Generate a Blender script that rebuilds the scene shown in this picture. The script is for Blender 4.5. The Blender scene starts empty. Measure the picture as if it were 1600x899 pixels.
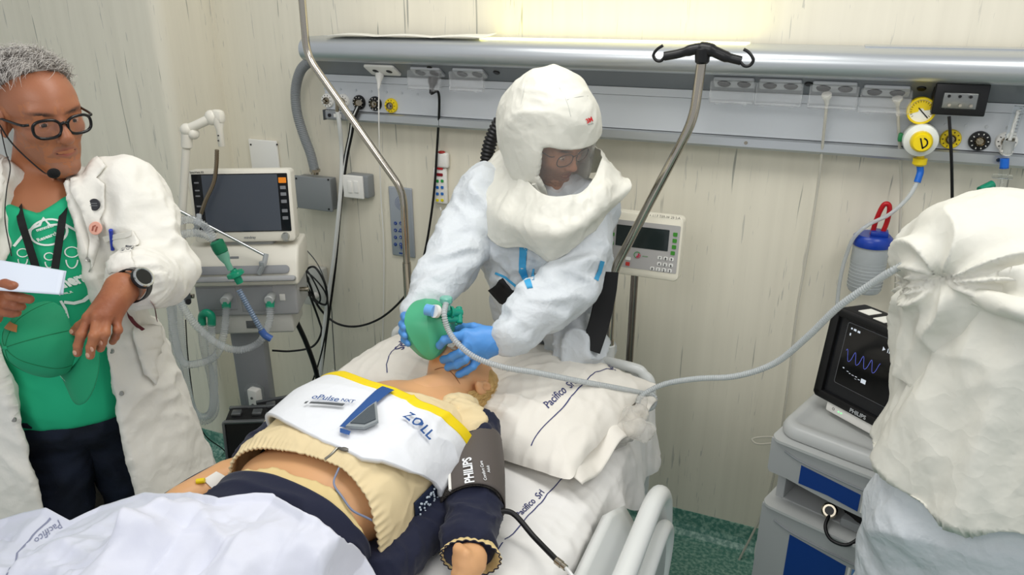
import bpy, bmesh, math, random
import numpy as np
from mathutils import Vector, Matrix
from mathutils.bvhtree import BVHTree

# ---------------------------------------------------------------- camera
SC = bpy.context.scene
COL = SC.collection
CAM = Vector((0.0, -2.52, 2.0))
YAW, PITCH, FPX = math.radians(23.2), math.radians(21.1), 1155.0
cd = bpy.data.cameras.new('camera'); cam = bpy.data.objects.new('camera', cd); COL.objects.link(cam)
cam.location = CAM; cam.rotation_euler = (math.pi/2-PITCH, 0, YAW)
cd.sensor_width = 36; cd.lens = FPX/1600*36; cd.clip_start = 0.02
SC.camera = cam
# ---------------------------------------------------------------- world, lights, exposure
w = bpy.data.worlds.new('world'); SC.world = w; w.use_nodes = True
w.node_tree.nodes['Background'].inputs[0].default_value = (0.93, 0.96, 1.0, 1)
w.node_tree.nodes['Background'].inputs[1].default_value = 0.55
def area(name, loc, aim, sx, sy, power, col):
    l = bpy.data.lights.new(name, 'AREA'); l.shape = 'RECTANGLE'; l.size = sx; l.size_y = sy
    l.energy = power; l.color = col
    o = bpy.data.objects.new(name, l); COL.objects.link(o); o.location = loc
    o.rotation_euler = (Vector(aim)-Vector(loc)).to_track_quat('-Z', 'Y').to_euler()
    return o
area('overhead_area_light', (-0.75, -1.05, 2.95), (-0.75, -0.75, 0), 1.2, 0.7, 16.5, (1, 0.985, 0.94))
area('overhead_area_light', (0.9, -1.35, 2.95), (0.5, -0.9, 0.3), 0.9, 0.6, 13, (1, 0.985, 0.94))
area('overhead_area_light', (-0.8, -3.4, 2.9), (-0.9, -0.4, 1.0), 1.5, 0.6, 17, (1, 0.99, 0.96))  # unseen fill lamp added on the camera side to brighten the wall
SC.view_settings.view_transform = 'Standard'; SC.view_settings.look = 'None'
SC.view_settings.exposure = 0.0; SC.view_settings.gamma = 1.0; SC.view_settings.use_curve_mapping = False
# ---------------------------------------------------------------- helpers
PI = math.pi
def V3(*a): return Vector(a)
_cf = Vector((-math.sin(YAW)*math.cos(PITCH), math.cos(YAW)*math.cos(PITCH), -math.sin(PITCH)))
_cr = Vector((math.cos(YAW), math.sin(YAW), 0)); _cu = _cr.cross(_cf)
def ray(px, py): return _cf*FPX + _cr*(px-800) + _cu*(449.5-py)
def atx(px, py, x): d = ray(px, py); return CAM + d*((x-CAM.x)/d.x)
def aty(px, py, y): d = ray(px, py); return CAM + d*((y-CAM.y)/d.y)
def atz(px, py, z): d = ray(px, py); return CAM + d*((z-CAM.z)/d.z)
def atd(px, py, dep): return CAM + ray(px, py)*(dep/FPX)

def setp(o, label=None, cat=None, group=None, kind=None):
    if label: o['label'] = label
    if cat: o['category'] = cat
    if group: o['group'] = group
    if kind: o['kind'] = kind
    return o
def thing(name, label, cat, loc=(0, 0, 0), group=None, kind=None):
    o = bpy.data.objects.new(name, None); COL.objects.link(o); o.location = loc
    o.empty_display_size = 0.05
    return setp(o, label, cat, group, kind)
def link(name, me, parent=None):
    o = bpy.data.objects.new(name, me); COL.objects.link(o)
    if parent is not None:
        o.parent = parent
        if parent.type == 'EMPTY': o.matrix_parent_inverse = Matrix.Translation(-Vector(parent.location))
    return o
def kids(o): return [c for c in bpy.data.objects if c.parent == o]
def dup(root, delta, label=None, group=None):
    r = root.copy(); COL.objects.link(r); r.location = Vector(root.location)+Vector(delta)
    if label: r['label'] = label
    if group: r['group'] = group
    for ch in kids(root):
        c = ch.copy(); COL.objects.link(c); c.parent = r
        for g in kids(ch):
            d = g.copy(); COL.objects.link(d); d.parent = c
    return r

# ---------------------------------------------------------------- materials
MATS = {}
def s2l(c): return tuple((x/12.92 if x <= 0.04045 else ((x+0.055)/1.055)**2.4) for x in c)
def hexc(h): return s2l(tuple(int(h[i:i+2], 16)/255 for i in (0, 2, 4)))
def mat(name, col, rough=0.5, metal=0.0, bump=None, vary=None, trans=0.0, emit=0.0, spec=0.5, coat=0.0, vcol=False, sss=0.0, ior=1.45, alpha=1.0, sheen=0.0):
    """bump=(kind, scale, strength, dist)  vary=(scale, colour2, lo, hi)"""
    if name in MATS: return MATS[name]
    m = bpy.data.materials.new(name); m.use_nodes = True; nt = m.node_tree; N = nt.nodes; L = nt.links
    b = N['Principled BSDF']
    if isinstance(col, str): col = hexc(col)
    c4 = (*col, 1); b.inputs['Base Color'].default_value = c4
    b.inputs['Roughness'].default_value = rough; b.inputs['Metallic'].default_value = metal
    b.inputs['Transmission Weight'].default_value = trans; b.inputs['IOR'].default_value = ior
    b.inputs['Specular IOR Level'].default_value = spec; b.inputs['Coat Weight'].default_value = coat
    b.inputs['Alpha'].default_value = alpha; b.inputs['Sheen Weight'].default_value = sheen
    if sss: b.inputs['Subsurface Weight'].default_value = sss; b.inputs['Subsurface Radius'].default_value = (0.012, 0.005, 0.003); b.inputs['Subsurface Scale'].default_value = 1
    if emit: b.inputs['Emission Color'].default_value = c4; b.inputs['Emission Strength'].default_value = emit
    tc = N.new('ShaderNodeTexCoord')
    src = None
    if vcol:
        a = N.new('ShaderNodeVertexColor'); a.layer_name = 'Col'; src = a.outputs[0]
    if vary:
        nz = N.new('ShaderNodeTexNoise'); nz.inputs['Scale'].default_value = vary[0]; nz.inputs['Detail'].default_value = 6
        L.new(tc.outputs['Object'], nz.inputs['Vector'])
        mr = N.new('ShaderNodeMapRange'); mr.inputs[1].default_value = vary[2]; mr.inputs[2].default_value = vary[3]
        L.new(nz.outputs[0], mr.inputs[0])
        mx = N.new('ShaderNodeMixRGB'); c2 = hexc(vary[1]) if isinstance(vary[1], str) else vary[1]
        mx.inputs[1].default_value = c4; mx.inputs[2].default_value = (*c2, 1)
        if src: L.new(src, mx.inputs[1]); mx.blend_type = 'MULTIPLY'
        L.new(mr.outputs[0], mx.inputs[0]); src = mx.outputs[0]
    if src: L.new(src, b.inputs['Base Color'])
    if bump:
        kind, sc, st, dist = bump
        prev = None
        for kd in kind.split('+'):
            if kd == 'noise':
                t = N.new('ShaderNodeTexNoise'); t.inputs['Scale'].default_value = sc; t.inputs['Detail'].default_value = 5; out = t.outputs[0]
            elif kd == 'crumple':
                t = N.new('ShaderNodeTexVoronoi'); t.inputs['Scale'].default_value = sc; t.feature = 'F1'; t.distance = 'EUCLIDEAN'
                nz = N.new('ShaderNodeTexNoise'); nz.inputs['Scale'].default_value = sc*0.8; nz.inputs['Detail'].default_value = 3
                L.new(tc.outputs['Object'], nz.inputs['Vector'])
                vm = N.new('ShaderNodeVectorMath'); vm.operation = 'MULTIPLY_ADD'; L.new(nz.outputs[1], vm.inputs[0]); vm.inputs[1].default_value = (0.1,)*3
                L.new(tc.outputs['Object'], vm.inputs[2]); L.new(vm.outputs[0], t.inputs['Vector']); out = t.outputs[0]
            elif kd == 'weave':
                t = N.new('ShaderNodeTexWave'); t.inputs['Scale'].default_value = sc*8; out = t.outputs[1]
            if kd != 'crumple': L.new(tc.outputs['Object'], t.inputs['Vector'])
            bp = N.new('ShaderNodeBump'); bp.inputs['Strength'].default_value = st; bp.inputs['Distance'].default_value = dist
            L.new(out, bp.inputs['Height'])
            if prev: L.new(prev, bp.inputs['Normal'])
            prev = bp.outputs[0]
        L.new(prev, b.inputs['Normal'])
    MATS[name] = m
    return m

# ---------------------------------------------------------------- mesh builder
def interp(pts, n=8):
    """Catmull-Rom through pts"""
    P = [Vector(p) for p in pts if p is not None]
    if len(P) < 3: return [P[0].lerp(P[-1], i/n) for i in range(n+1)]
    Q = [P[0]*2-P[1]]+P+[P[-1]*2-P[-2]]; out = []
    for i in range(1, len(Q)-2):
        a, b, c, d = Q[i-1:i+3]
        for k in range(n):
            t = k/n
            out.append(0.5*((2*b)+(c-a)*t+(2*a-5*b+4*c-d)*t*t+(3*b-a-3*c+d)*t**3))
    out.append(P[-1]); return out
def frame_axes(d):
    d = Vector(d).normalized(); u = d.orthogonal().normalized(); return u, d.cross(u)
class MB:
    def __init__(s, M=None): s.v = []; s.f = []; s.m = []; s.M = M or Matrix(); s.mi = 0
    def add(s, vs, fs):
        o = len(s.v); s.v += [s.M @ Vector(v) for v in vs]; s.f += [tuple(i+o for i in f) for f in fs]; s.m += [s.mi]*len(fs); return s
    def bm(s, b):
        b.verts.index_update(); s.add([v.co.copy() for v in b.verts], [[v.index for v in f.verts] for f in b.faces]); b.free(); return s
    def box(s, c, size, bev=0.0, R=None, seg=2, fn=None):
        b = bmesh.new(); bmesh.ops.create_cube(b, size=1)
        for v in b.verts: v.co = Vector((v.co.x*size[0], v.co.y*size[1], v.co.z*size[2]))
        if bev: bmesh.ops.bevel(b, geom=list(b.edges), offset=min(bev, min(size)*0.49), segments=seg, affect='EDGES', profile=0.5)
        for v in b.verts:
            if R: v.co = R @ v.co
            v.co += Vector(c)
            if fn: v.co = fn(v.co)
        return s.bm(b)
    def ring(s, pts, rads, seg=12, cap=True, closed=False, flat=None):
        P = [Vector(p) for p in pts]; n = len(P)
        if not hasattr(rads, '__len__'): rads = [rads]*n
        u = None; vs = []; fs = []
        for i in range(n):
            d = (P[(i+1) % n]-P[i-1]) if closed else (P[min(i+1, n-1)]-P[max(i-1, 0)])
            if d.length < 1e-9: d = Vector((0, 0, 1))
            d.normalize()
            if u is None: u = d.orthogonal()
            u = (u-d*u.dot(d)); u = u.normalized() if u.length > 1e-6 else d.orthogonal().normalized()
            w = d.cross(u)
            for k in range(seg):
                a = 2*PI*k/seg; vs.append(P[i]+(u*math.cos(a)+w*math.sin(a))*rads[i])
        for i in range(n if closed else n-1):
            for k in range(seg):
                a = i*seg+k; b = i*seg+(k+1) % seg; j = ((i+1) % n)*seg
                fs.append((a, b, j+(k+1) % seg, j+k))
        if cap and not closed:
            fs.append(tuple(range(seg-1, -1, -1))); fs.append(tuple((n-1)*seg+k for k in range(seg)))
        return s.add(vs, fs)
    def tube(s, pts, r, seg=10, n=8, closed=False):
        if closed: P = interp(list(pts)+[pts[0]], n)[:-1]
        else: P = interp(pts, n)
        return s.ring(P, r, seg, True, closed)
    def cyl(s, a, b, r, r2=None, seg=20, bev=0.0):
        a = Vector(a); b = Vector(b); r2 = r if r2 is None else r2
        if bev:
            d = (b-a).normalized()
            return s.ring([a, a+d*1e-5, a+d*bev, b-d*bev, b-d*1e-5, b], [r*0.01, r-bev, r, r2, r2-bev, r2*0.01], seg)
        return s.ring([a, b], [r, r2], seg)
    def lathe(s, prof, o, ax, seg=24):
        """prof: (radius, height) along axis"""
        ax = Vector(ax).normalized(); o = Vector(o); u, w = frame_axes(ax); vs = []; fs = []; n = len(prof)
        for r, h in prof:
            for k in range(seg):
                a = 2*PI*k/seg; vs.append(o+ax*h+(u*math.cos(a)+w*math.sin(a))*max(r, 1e-5))
        for i in range(n-1):
            for k in range(seg): fs.append((i*seg+k, i*seg+(k+1) % seg, (i+1)*seg+(k+1) % seg, (i+1)*seg+k))
        return s.add(vs, fs)
    def ell(s, c, r, R=None, seg=16):
        vs = []; fs = []; h = seg//2
        for i in range(h+1):
            for k in range(seg):
                th = PI*i/h; a = 2*PI*k/seg
                p = Vector((r[0]*math.sin(th)*math.cos(a), r[1]*math.sin(th)*math.sin(a), r[2]*math.cos(th)))
                vs.append((R @ p if R else p)+Vector(c))
        for i in range(h):
            for k in range(seg): fs.append((i*seg+k, i*seg+(k+1) % seg, (i+1)*seg+(k+1) % seg, (i+1)*seg+k))
        return s.add(vs, fs)
    def prism(s, poly, d):
        n = len(poly); P = [Vector(p) for p in poly]; d = Vector(d)
        return s.add(P+[p+d for p in P], [tuple(range(n-1, -1, -1)), tuple(range(n, 2*n))]+[(i, (i+1) % n, n+(i+1) % n, n+i) for i in range(n)])
    def rprism(s, c, ux, uy, w, h, d, r, seg=5, edge=0.0):
        """rounded rectangle plate, centre c, in-plane axes ux, uy; depth d along ux x uy; front edge softened"""
        ux = Vector(ux).normalized(); uy = Vector(uy).normalized(); nz = ux.cross(uy); c = Vector(c)
        def outline(w, h, r):
            o = []
            for cx, cy, a0 in ((w/2-r, h/2-r, 0), (-w/2+r, h/2-r, 90), (-w/2+r, -h/2+r, 180), (w/2-r, -h/2+r, 270)):
                for k in range(seg+1):
                    a = math.radians(a0+90*k/seg); o.append((cx+r*math.cos(a), cy+r*math.sin(a)))
            return o
        lv = [(0, 0), (d, 0)] if not edge else [(0, 0), (d-edge, 0), (d-edge*0.3, edge*0.3), (d, edge)]
        vs = []; fs = []; n = 4*(seg+1)
        for z, ins in lv:
            for x, y in outline(w-2*ins, h-2*ins, max(r-ins, 1e-4)): vs.append(c+ux*x+uy*y+nz*z)
        for i in range(len(lv)-1):
            for k in range(n): fs.append((i*n+k, i*n+(k+1) % n, (i+1)*n+(k+1) % n, (i+1)*n+k))
        fs.append(tuple(range(n-1, -1, -1))); fs.append(tuple((len(lv)-1)*n+k for k in range(n)))
        return s.add(vs, fs)
    def grid(s, fn, nu, nv, flip=False, thick=0.0):
        vs = [fn(i/nu, j/nv) for i in range(nu+1) for j in range(nv+1)]; w = nv+1
        fs = [(i*w+j, (i+1)*w+j, (i+1)*w+j+1, i*w+j+1) for i in range(nu) for j in range(nv)]
        if flip: fs = [f[::-1] for f in fs]
        return s.add(vs, fs)
    def build(s, name, material, parent=None, smooth=True, angle=40, solid=0.0, sub=0):
        me = bpy.data.meshes.new(name); me.from_pydata([tuple(v) for v in s.v], [], s.f)
        for m in (material if isinstance(material, (list, tuple)) else [material]): me.materials.append(m)
        if any(s.m): me.polygons.foreach_set('material_index', s.m)
        b = bmesh.new(); b.from_mesh(me)
        if not solid: bmesh.ops.recalc_face_normals(b, faces=b.faces)
        if smooth:
            for f in b.faces: f.smooth = True
            ca = math.radians(angle)
            for e in b.edges:
                if len(e.link_faces) == 2 and e.calc_face_angle(0) > ca: e.smooth = False
        b.to_mesh(me); b.free()
        o = link(name, me, parent)
        if sub: md = o.modifiers.new('sub', 'SUBSURF'); md.levels = md.render_levels = sub
        if solid: md = o.modifiers.new('solid', 'SOLIDIFY'); md.thickness = solid; md.offset = 0
        return o

# ---------------------------------------------------------------- vector noise
_rs = np.random.RandomState(7)
_G = _rs.normal(size=(256, 3)); _G /= np.linalg.norm(_G, axis=1)[:, None]; _PM = _rs.permutation(256)
def perlin(P):
    P = np.asarray(P, float); I = np.floor(P).astype(int); F = P-I; U = F*F*F*(F*(F*6-15)+10); r = 0
    for a in (0, 1):
        for b in (0, 1):
            for c in (0, 1):
                h = _PM[(_PM[(_PM[(I[:, 0]+a) & 255]+I[:, 1]+b) & 255]+I[:, 2]+c) & 255]
                g = _G[h]; d = g[:, 0]*(F[:, 0]-a)+g[:, 1]*(F[:, 1]-b)+g[:, 2]*(F[:, 2]-c)
                r = r+d*(U[:, 0] if a else 1-U[:, 0])*(U[:, 1] if b else 1-U[:, 1])*(U[:, 2] if c else 1-U[:, 2])
    return r
def ridged(P, sc, warp=0.6):
    Q = np.asarray(P)*sc; W = np.stack([perlin(Q*0.7+9), perlin(Q*0.7+31), perlin(Q*0.7+57)], 1)*warp
    Q = Q+W; return 1-np.clip(np.abs(perlin(Q))*3.2, 0, 1)   # ~1 on the crease line
def creases(P, sc, seed=0, warp=1.1, st=(1, 1, 1)):
    """sharp-edged facets as in crumpled fabric: 0..1, ridge lines at 1"""
    Q = np.asarray(P)*np.array(st, float)*sc+seed; W = np.stack([perlin(Q*0.55+9), perlin(Q*0.55+31), perlin(Q*0.55+57)], 1)*warp
    a = 1-np.abs(perlin(Q+W))*2.1; b = np.abs(perlin((Q+W)*1.9+11))*2.1
    return np.clip(0.65*a+0.35*(1-b), 0, 1)
# ---------------------------------------------------------------- implicit surfaces
A = lambda v: np.array(v, float)
def cap(P, a, b, ra, rb=None):
    rb = ra if rb is None else rb; a = A(a); b = A(b); ba = b-a; pa = P-a
    h = np.clip(pa @ ba/max(ba @ ba, 1e-12), 0, 1)
    return np.linalg.norm(pa-h[:, None]*ba, axis=1)-(ra+(rb-ra)*h)
def ellip(P, c, r, R=None):
    q = P-A(c)
    if R is not None: q = q @ R
    r = A(r); k0 = np.linalg.norm(q/r, axis=1); k1 = np.linalg.norm(q/(r*r), axis=1)
    return k0*(k0-1)/np.maximum(k1, 1e-9)
def rbox(P, c, hf, r=0.0, R=None):
    q = P-A(c)
    if R is not None: q = q @ R
    q = np.abs(q)-A(hf)+r
    return np.linalg.norm(np.maximum(q, 0), axis=1)+np.minimum(q.max(axis=1), 0)-r
def smin(a, b, k):
    h = np.clip(0.5+0.5*(b-a)/k, 0, 1); return b*(1-h)+a*h-k*h*(1-h)
def smax(a, b, k): return -smin(-a, -b, k)
def chain(P, pts, rads, k=0.02):
    d = None
    for i in range(len(pts)-1):
        c = cap(P, pts[i], pts[i+1], rads[i], rads[i+1]); d = c if d is None else np.minimum(d, c)
    return d
def basis(fwd, up):
    """columns: right, forward, up  (local x, y, z)"""
    f = Vector(fwd).normalized(); u = Vector(up); u = (u-f*u.dot(f)).normalized(); r = f.cross(u)
    return np.array([[r.x, f.x, u.x], [r.y, f.y, u.y], [r.z, f.z, u.z]])
def surface(f, lo, hi, h):
    lo = A(lo); hi = A(hi); B = 8; nb = np.ceil((hi-lo)/(h*B)).astype(int)+1; n = nb*B
    ci = np.stack(np.meshgrid(*[np.arange(k) for k in nb], indexing='ij'), -1).reshape(-1, 3)
    dc = f(lo+(ci*B+B/2)*h); D = np.empty(tuple(n), np.float32)
    Dv = D.reshape(nb[0], B, nb[1], B, nb[2], B)
    Dv[...] = np.where(dc < 0, -1, 1).reshape(nb)[:, None, :, None, :, None]
    act = ci[np.abs(dc) < h*B*0.87*1.6+h]
    loc = np.stack(np.meshgrid(*[np.arange(B)]*3, indexing='ij'), -1).reshape(-1, 3)
    for s0 in range(0, len(act), 400):
        a = act[s0:s0+400]; pts = (a[:, None]*B+loc[None]).reshape(-1, 3)
        d = f(lo+pts*h); D[pts[:, 0], pts[:, 1], pts[:, 2]] = d
    S = D < 0; c = S[:-1, :-1, :-1].astype(np.int8)
    offs = [(0, 0, 0), (1, 0, 0), (0, 1, 0), (1, 1, 0), (0, 0, 1), (1, 0, 1), (0, 1, 1), (1, 1, 1)]
    tot = np.zeros(c.shape, np.int8)
    for a, b, e in offs: tot += S[a:n[0]-1+a, b:n[1]-1+b, e:n[2]-1+e]
    I = np.argwhere((tot > 0) & (tot < 8))
    val = np.stack([D[I[:, 0]+a, I[:, 1]+b, I[:, 2]+e] for a, b, e in offs], 1)
    sm = np.zeros((len(I), 3)); cnt = np.zeros(len(I)); O = np.array(offs, float)
    for p in range(8):
        for q in range(p+1, 8):
            if abs(O[p]-O[q]).sum() != 1: continue
            x = (val[:, p] < 0) != (val[:, q] < 0); t = np.where(x, val[:, p]/(val[:, p]-val[:, q]+1e-12), 0)
            sm += np.where(x[:, None], O[p]+(O[q]-O[p])*t[:, None], 0); cnt += x
    Vt = lo+(I+sm/cnt[:, None])*h
    idx = np.full(c.shape, -1, np.int32); idx[I[:, 0], I[:, 1], I[:, 2]] = np.arange(len(I)); Q = []
    for ax in range(3):
        s1 = [slice(1, None)]*3; s0 = [slice(1, None)]*3; s0[ax] = slice(0, -1); s1[ax] = slice(1, None)
        b, d = [(1, 2), (2, 0), (0, 1)][ax]
        for sgn in (0, 1):
            a0 = S[tuple(slice(0, -1) if i == ax else slice(1, -1) for i in range(3))]
            a1 = S[tuple(slice(1, None) if i == ax else slice(1, -1) for i in range(3))]
            E = np.argwhere((a0 & ~a1) if sgn == 0 else (~a0 & a1))
            E = E+np.array([0 if i == ax else 1 for i in range(3)])
            eb = np.eye(3, dtype=int)[b]; ed = np.eye(3, dtype=int)[d]
            cs = [E-eb-ed, E-ed, E, E-eb]
            q = np.stack([idx[k[:, 0], k[:, 1], k[:, 2]] for k in cs], 1)
            Q.append(q if sgn == 0 else q[:, ::-1])
    Q = np.concatenate(Q); Q = Q[(Q >= 0).all(1)]
    for _ in range(2):
        e = h*0.4; d0 = f(Vt); g = np.stack([f(Vt+np.eye(3)[i]*e)-d0 for i in range(3)], 1)/e
        gn = np.linalg.norm(g, axis=1)+1e-9
        Vt = Vt-g/gn[:, None]*np.clip(d0/gn, -h*0.6, h*0.6)[:, None]
    return Vt, Q, g/gn[:, None]
def npmesh(name, Vt, Q, material, parent=None, cols=None, drop=None, mi=None, solid=0):
    if drop is not None:
        Q = Q[~drop[Q].any(1)]; used = np.unique(Q); mp = np.full(len(Vt), -1); mp[used] = np.arange(len(used)); Vt = Vt[used]; Q = mp[Q]
        if cols is not None: cols = cols[used]
    me = bpy.data.meshes.new(name); me.vertices.add(len(Vt)); me.vertices.foreach_set('co', Vt.astype(np.float32).ravel())
    k = Q.shape[1]; me.loops.add(len(Q)*k); me.loops.foreach_set('vertex_index', Q.astype(np.int32).ravel())
    me.polygons.add(len(Q)); me.polygons.foreach_set('loop_start', np.arange(0, len(Q)*k, k, dtype=np.int32))
    me.polygons.foreach_set('use_smooth', np.ones(len(Q), bool))
    for m in (material if isinstance(material, (list, tuple)) else [material]): me.materials.append(m)
    if mi is not None: me.polygons.foreach_set('material_index', mi.astype(np.int32))
    me.update(calc_edges=True); me.validate()
    if cols is not None:
        at = me.color_attributes.new('Col', 'FLOAT_COLOR', 'POINT')
        at.data.foreach_set('color', np.concatenate([cols, np.ones((len(cols), 1))], 1).astype(np.float32).ravel())
    o = link(name, me, parent)
    if solid: md = o.modifiers.new('solid', 'SOLIDIFY'); md.thickness = solid; md.offset = -1
    return o
def blob(name, f, lo, hi, h, material, parent=None, disp=None, col=None, drop=None, solid=0):
    """disp(P, N) -> offsets, col(P) -> rgb per vertex, drop(P) -> bool: vertices cut away"""
    Vt, Q, Nn = surface(f, lo, hi, h); P0 = Vt.copy()
    if disp: Vt = Vt+disp(Vt, Nn)
    return npmesh(name, Vt, Q, material, parent, col(P0) if col else None, drop(P0) if drop else None, solid=solid)
def bvh(o):
    me = o.data; return BVHTree.FromPolygons([v.co.copy() for v in me.vertices], [tuple(p.vertices) for p in me.polygons])

# ---------------------------------------------------------------- flat print laid onto a surface
def text_shape(txt, size=1.0, shear=0.0, align='LEFT', bold=0.0, space=1.0):
    c = bpy.data.curves.new('t', 'FONT'); c.body = txt; c.size = size; c.shear = shear; c.align_x = align; c.offset = bold; c.space_character = space
    c.resolution_u = 3
    o = bpy.data.objects.new('t', c); COL.objects.link(o)
    dg = bpy.context.evaluated_depsgraph_get(); me = bpy.data.meshes.new_from_object(o.evaluated_get(dg))
    v = [(p.co.x, p.co.y) for p in me.vertices]; f = [tuple(p.vertices) for p in me.polygons]
    bpy.data.objects.remove(o); bpy.data.curves.remove(c); bpy.data.meshes.remove(me); return v, f
def fit_text(txt, L, shear=0.0, bold=0.0, space=1.0, tall=1.0):
    """text scaled so that its width is L"""
    v, f = text_shape(txt, 1.0, shear, bold=bold, space=space); x0 = min(a for a, _ in v); x1 = max(a for a, _ in v); k = L/(x1-x0)
    return [((a-x0)*k, b*k*tall) for a, b in v], f
def hit(tree, px, py, off=0.0, exact=False):
    """where the sight line through this pixel meets a surface"""
    for rr in ((0,) if exact else (0, 3, 7, 12, 18, 26)):
        for k in range(8 if rr else 1):
            d = ray(px+rr*math.cos(k*PI/4), py+rr*math.sin(k*PI/4)).normalized(); h = tree.ray_cast(CAM, d)
            if h[0] is not None: return h[0]-d*off
    return None
def hit_text(txt, tree, p0, p1, m, parent, nrm, off=0.0015, **k):
    a = hit(tree, *p0); b = hit(tree, *p1)
    if a is None or b is None: return None
    n = Vector(nrm).normalized(); d = b-a; d -= n*d.dot(n); v = n.cross(d)
    return decal('lettering', fit_text(txt, d.length, **k), a, d, v, m, parent, tree, off, 0.012, nrm=n)
def hit_line(tree, pxs, w, m, parent, nrm, off=0.0012, name='printed_line'):
    P = [q for q in (hit(tree, *p) for p in pxs) if q is not None]; n = Vector(nrm).normalized(); u = n.orthogonal().normalized(); v = n.cross(u)
    if len(P) < 2: print('MISS', name, pxs[0]); return None
    return decal(name, line_shape([((q-P[0]).dot(u), (q-P[0]).dot(v)) for q in P], w), P[0], u, v, m, parent, tree, off, nrm=n)
def hit_poly(tree, pxs, m, parent, nrm, off=0.003, name='patch', maxlen=0.02):
    P = [q for q in (hit(tree, *p) for p in pxs) if q is not None]; n = Vector(nrm).normalized(); u = n.orthogonal().normalized(); v = n.cross(u)
    if len(P) < 3: return None
    return decal(name, poly_shape([((q-P[0]).dot(u), (q-P[0]).dot(v)) for q in P]), P[0], u, v, m, parent, tree, off, maxlen, nrm=n)
def poly_shape(pts): return list(pts), [tuple(range(len(pts)))]
def ring_shape(rx, ry, t, n=40, a0=0, a1=360, c=(0, 0)):
    v = []; f = []
    for i in range(n+1):
        a = math.radians(a0+(a1-a0)*i/n)
        v += [(c[0]+rx*math.cos(a), c[1]+ry*math.sin(a)), (c[0]+(rx-t)*math.cos(a), c[1]+(ry-t)*math.sin(a))]
    for i in range(n): f.append((2*i, 2*i+2, 2*i+3, 2*i+1))
    return v, f
def line_shape(pts, w):
    """polyline of width w"""
    v = []; f = []; n = len(pts)
    for i, p in enumerate(pts):
        a = Vector(pts[max(i-1, 0)]); b = Vector(pts[min(i+1, n-1)]); d = (b-a); d = d.normalized() if d.length else Vector((1, 0))
        nn = Vector((-d.y, d.x))*w/2; v += [(p[0]+nn.x, p[1]+nn.y), (p[0]-nn.x, p[1]-nn.y)]
    for i in range(n-1): f.append((2*i, 2*i+1, 2*i+3, 2*i+2))
    return v, f
def merge(*sh):
    v = []; f = []
    for a, b in sh:
        o = len(v); v += a; f += [tuple(i+o for i in q) for q in b]
    return v, f
def shift(sh, dx, dy, s=1.0, rot=0.0):
    c, n = math.cos(rot), math.sin(rot); return [(dx+s*(x*c-y*n), dy+s*(x*n+y*c)) for x, y in sh[0]], sh[1]
def decal(name, shape, o, u, v, material, parent=None, tree=None, off=0.0012, maxlen=0.02, reach=0.15, nrm=None, bend=None):
    """lays a 2-D shape (metres) onto the surface 'tree'; o origin, u/v in-plane axes"""
    u = Vector(u).normalized(); v = Vector(v); v = (v-u*v.dot(u)).normalized(); nz = u.cross(v) if nrm is None else Vector(nrm).normalized(); o = Vector(o)
    b = bmesh.new(); vs = [b.verts.new((x, y, 0)) for x, y in shape[0]]
    for q in shape[1]:
        try: b.faces.new([vs[i] for i in q])
        except ValueError: pass
    if tree:
        bmesh.ops.triangulate(b, faces=b.faces)
        for _ in range(6):
            es = [e for e in b.edges if e.calc_length() > maxlen]
            if not es: break
            bmesh.ops.subdivide_edges(b, edges=es, cuts=1); bmesh.ops.triangulate(b, faces=[f for f in b.faces if len(f.verts) > 3])
    bad = []
    for w_ in b.verts:
        x, y = w_.co.x, w_.co.y
        if bend: x, y = bend(x, y)
        p = o+u*x+v*y
        if tree:
            h = tree.ray_cast(p+nz*reach, -nz, reach*2)
            if h[0] is None: bad.append(w_); w_.co = p; continue
            n2 = h[1]; n2 = n2 if n2.dot(nz) > 0 else -n2
            w_.co = h[0]+n2*off
        else: w_.co = p+nz*off
    if bad: bmesh.ops.delete(b, geom=bad, context='VERTS')
    for f in b.faces: f.smooth = True
    me = bpy.data.meshes.new(name); b.to_mesh(me); b.free(); me.materials.append(material)
    return link(name, me, parent)
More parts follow.
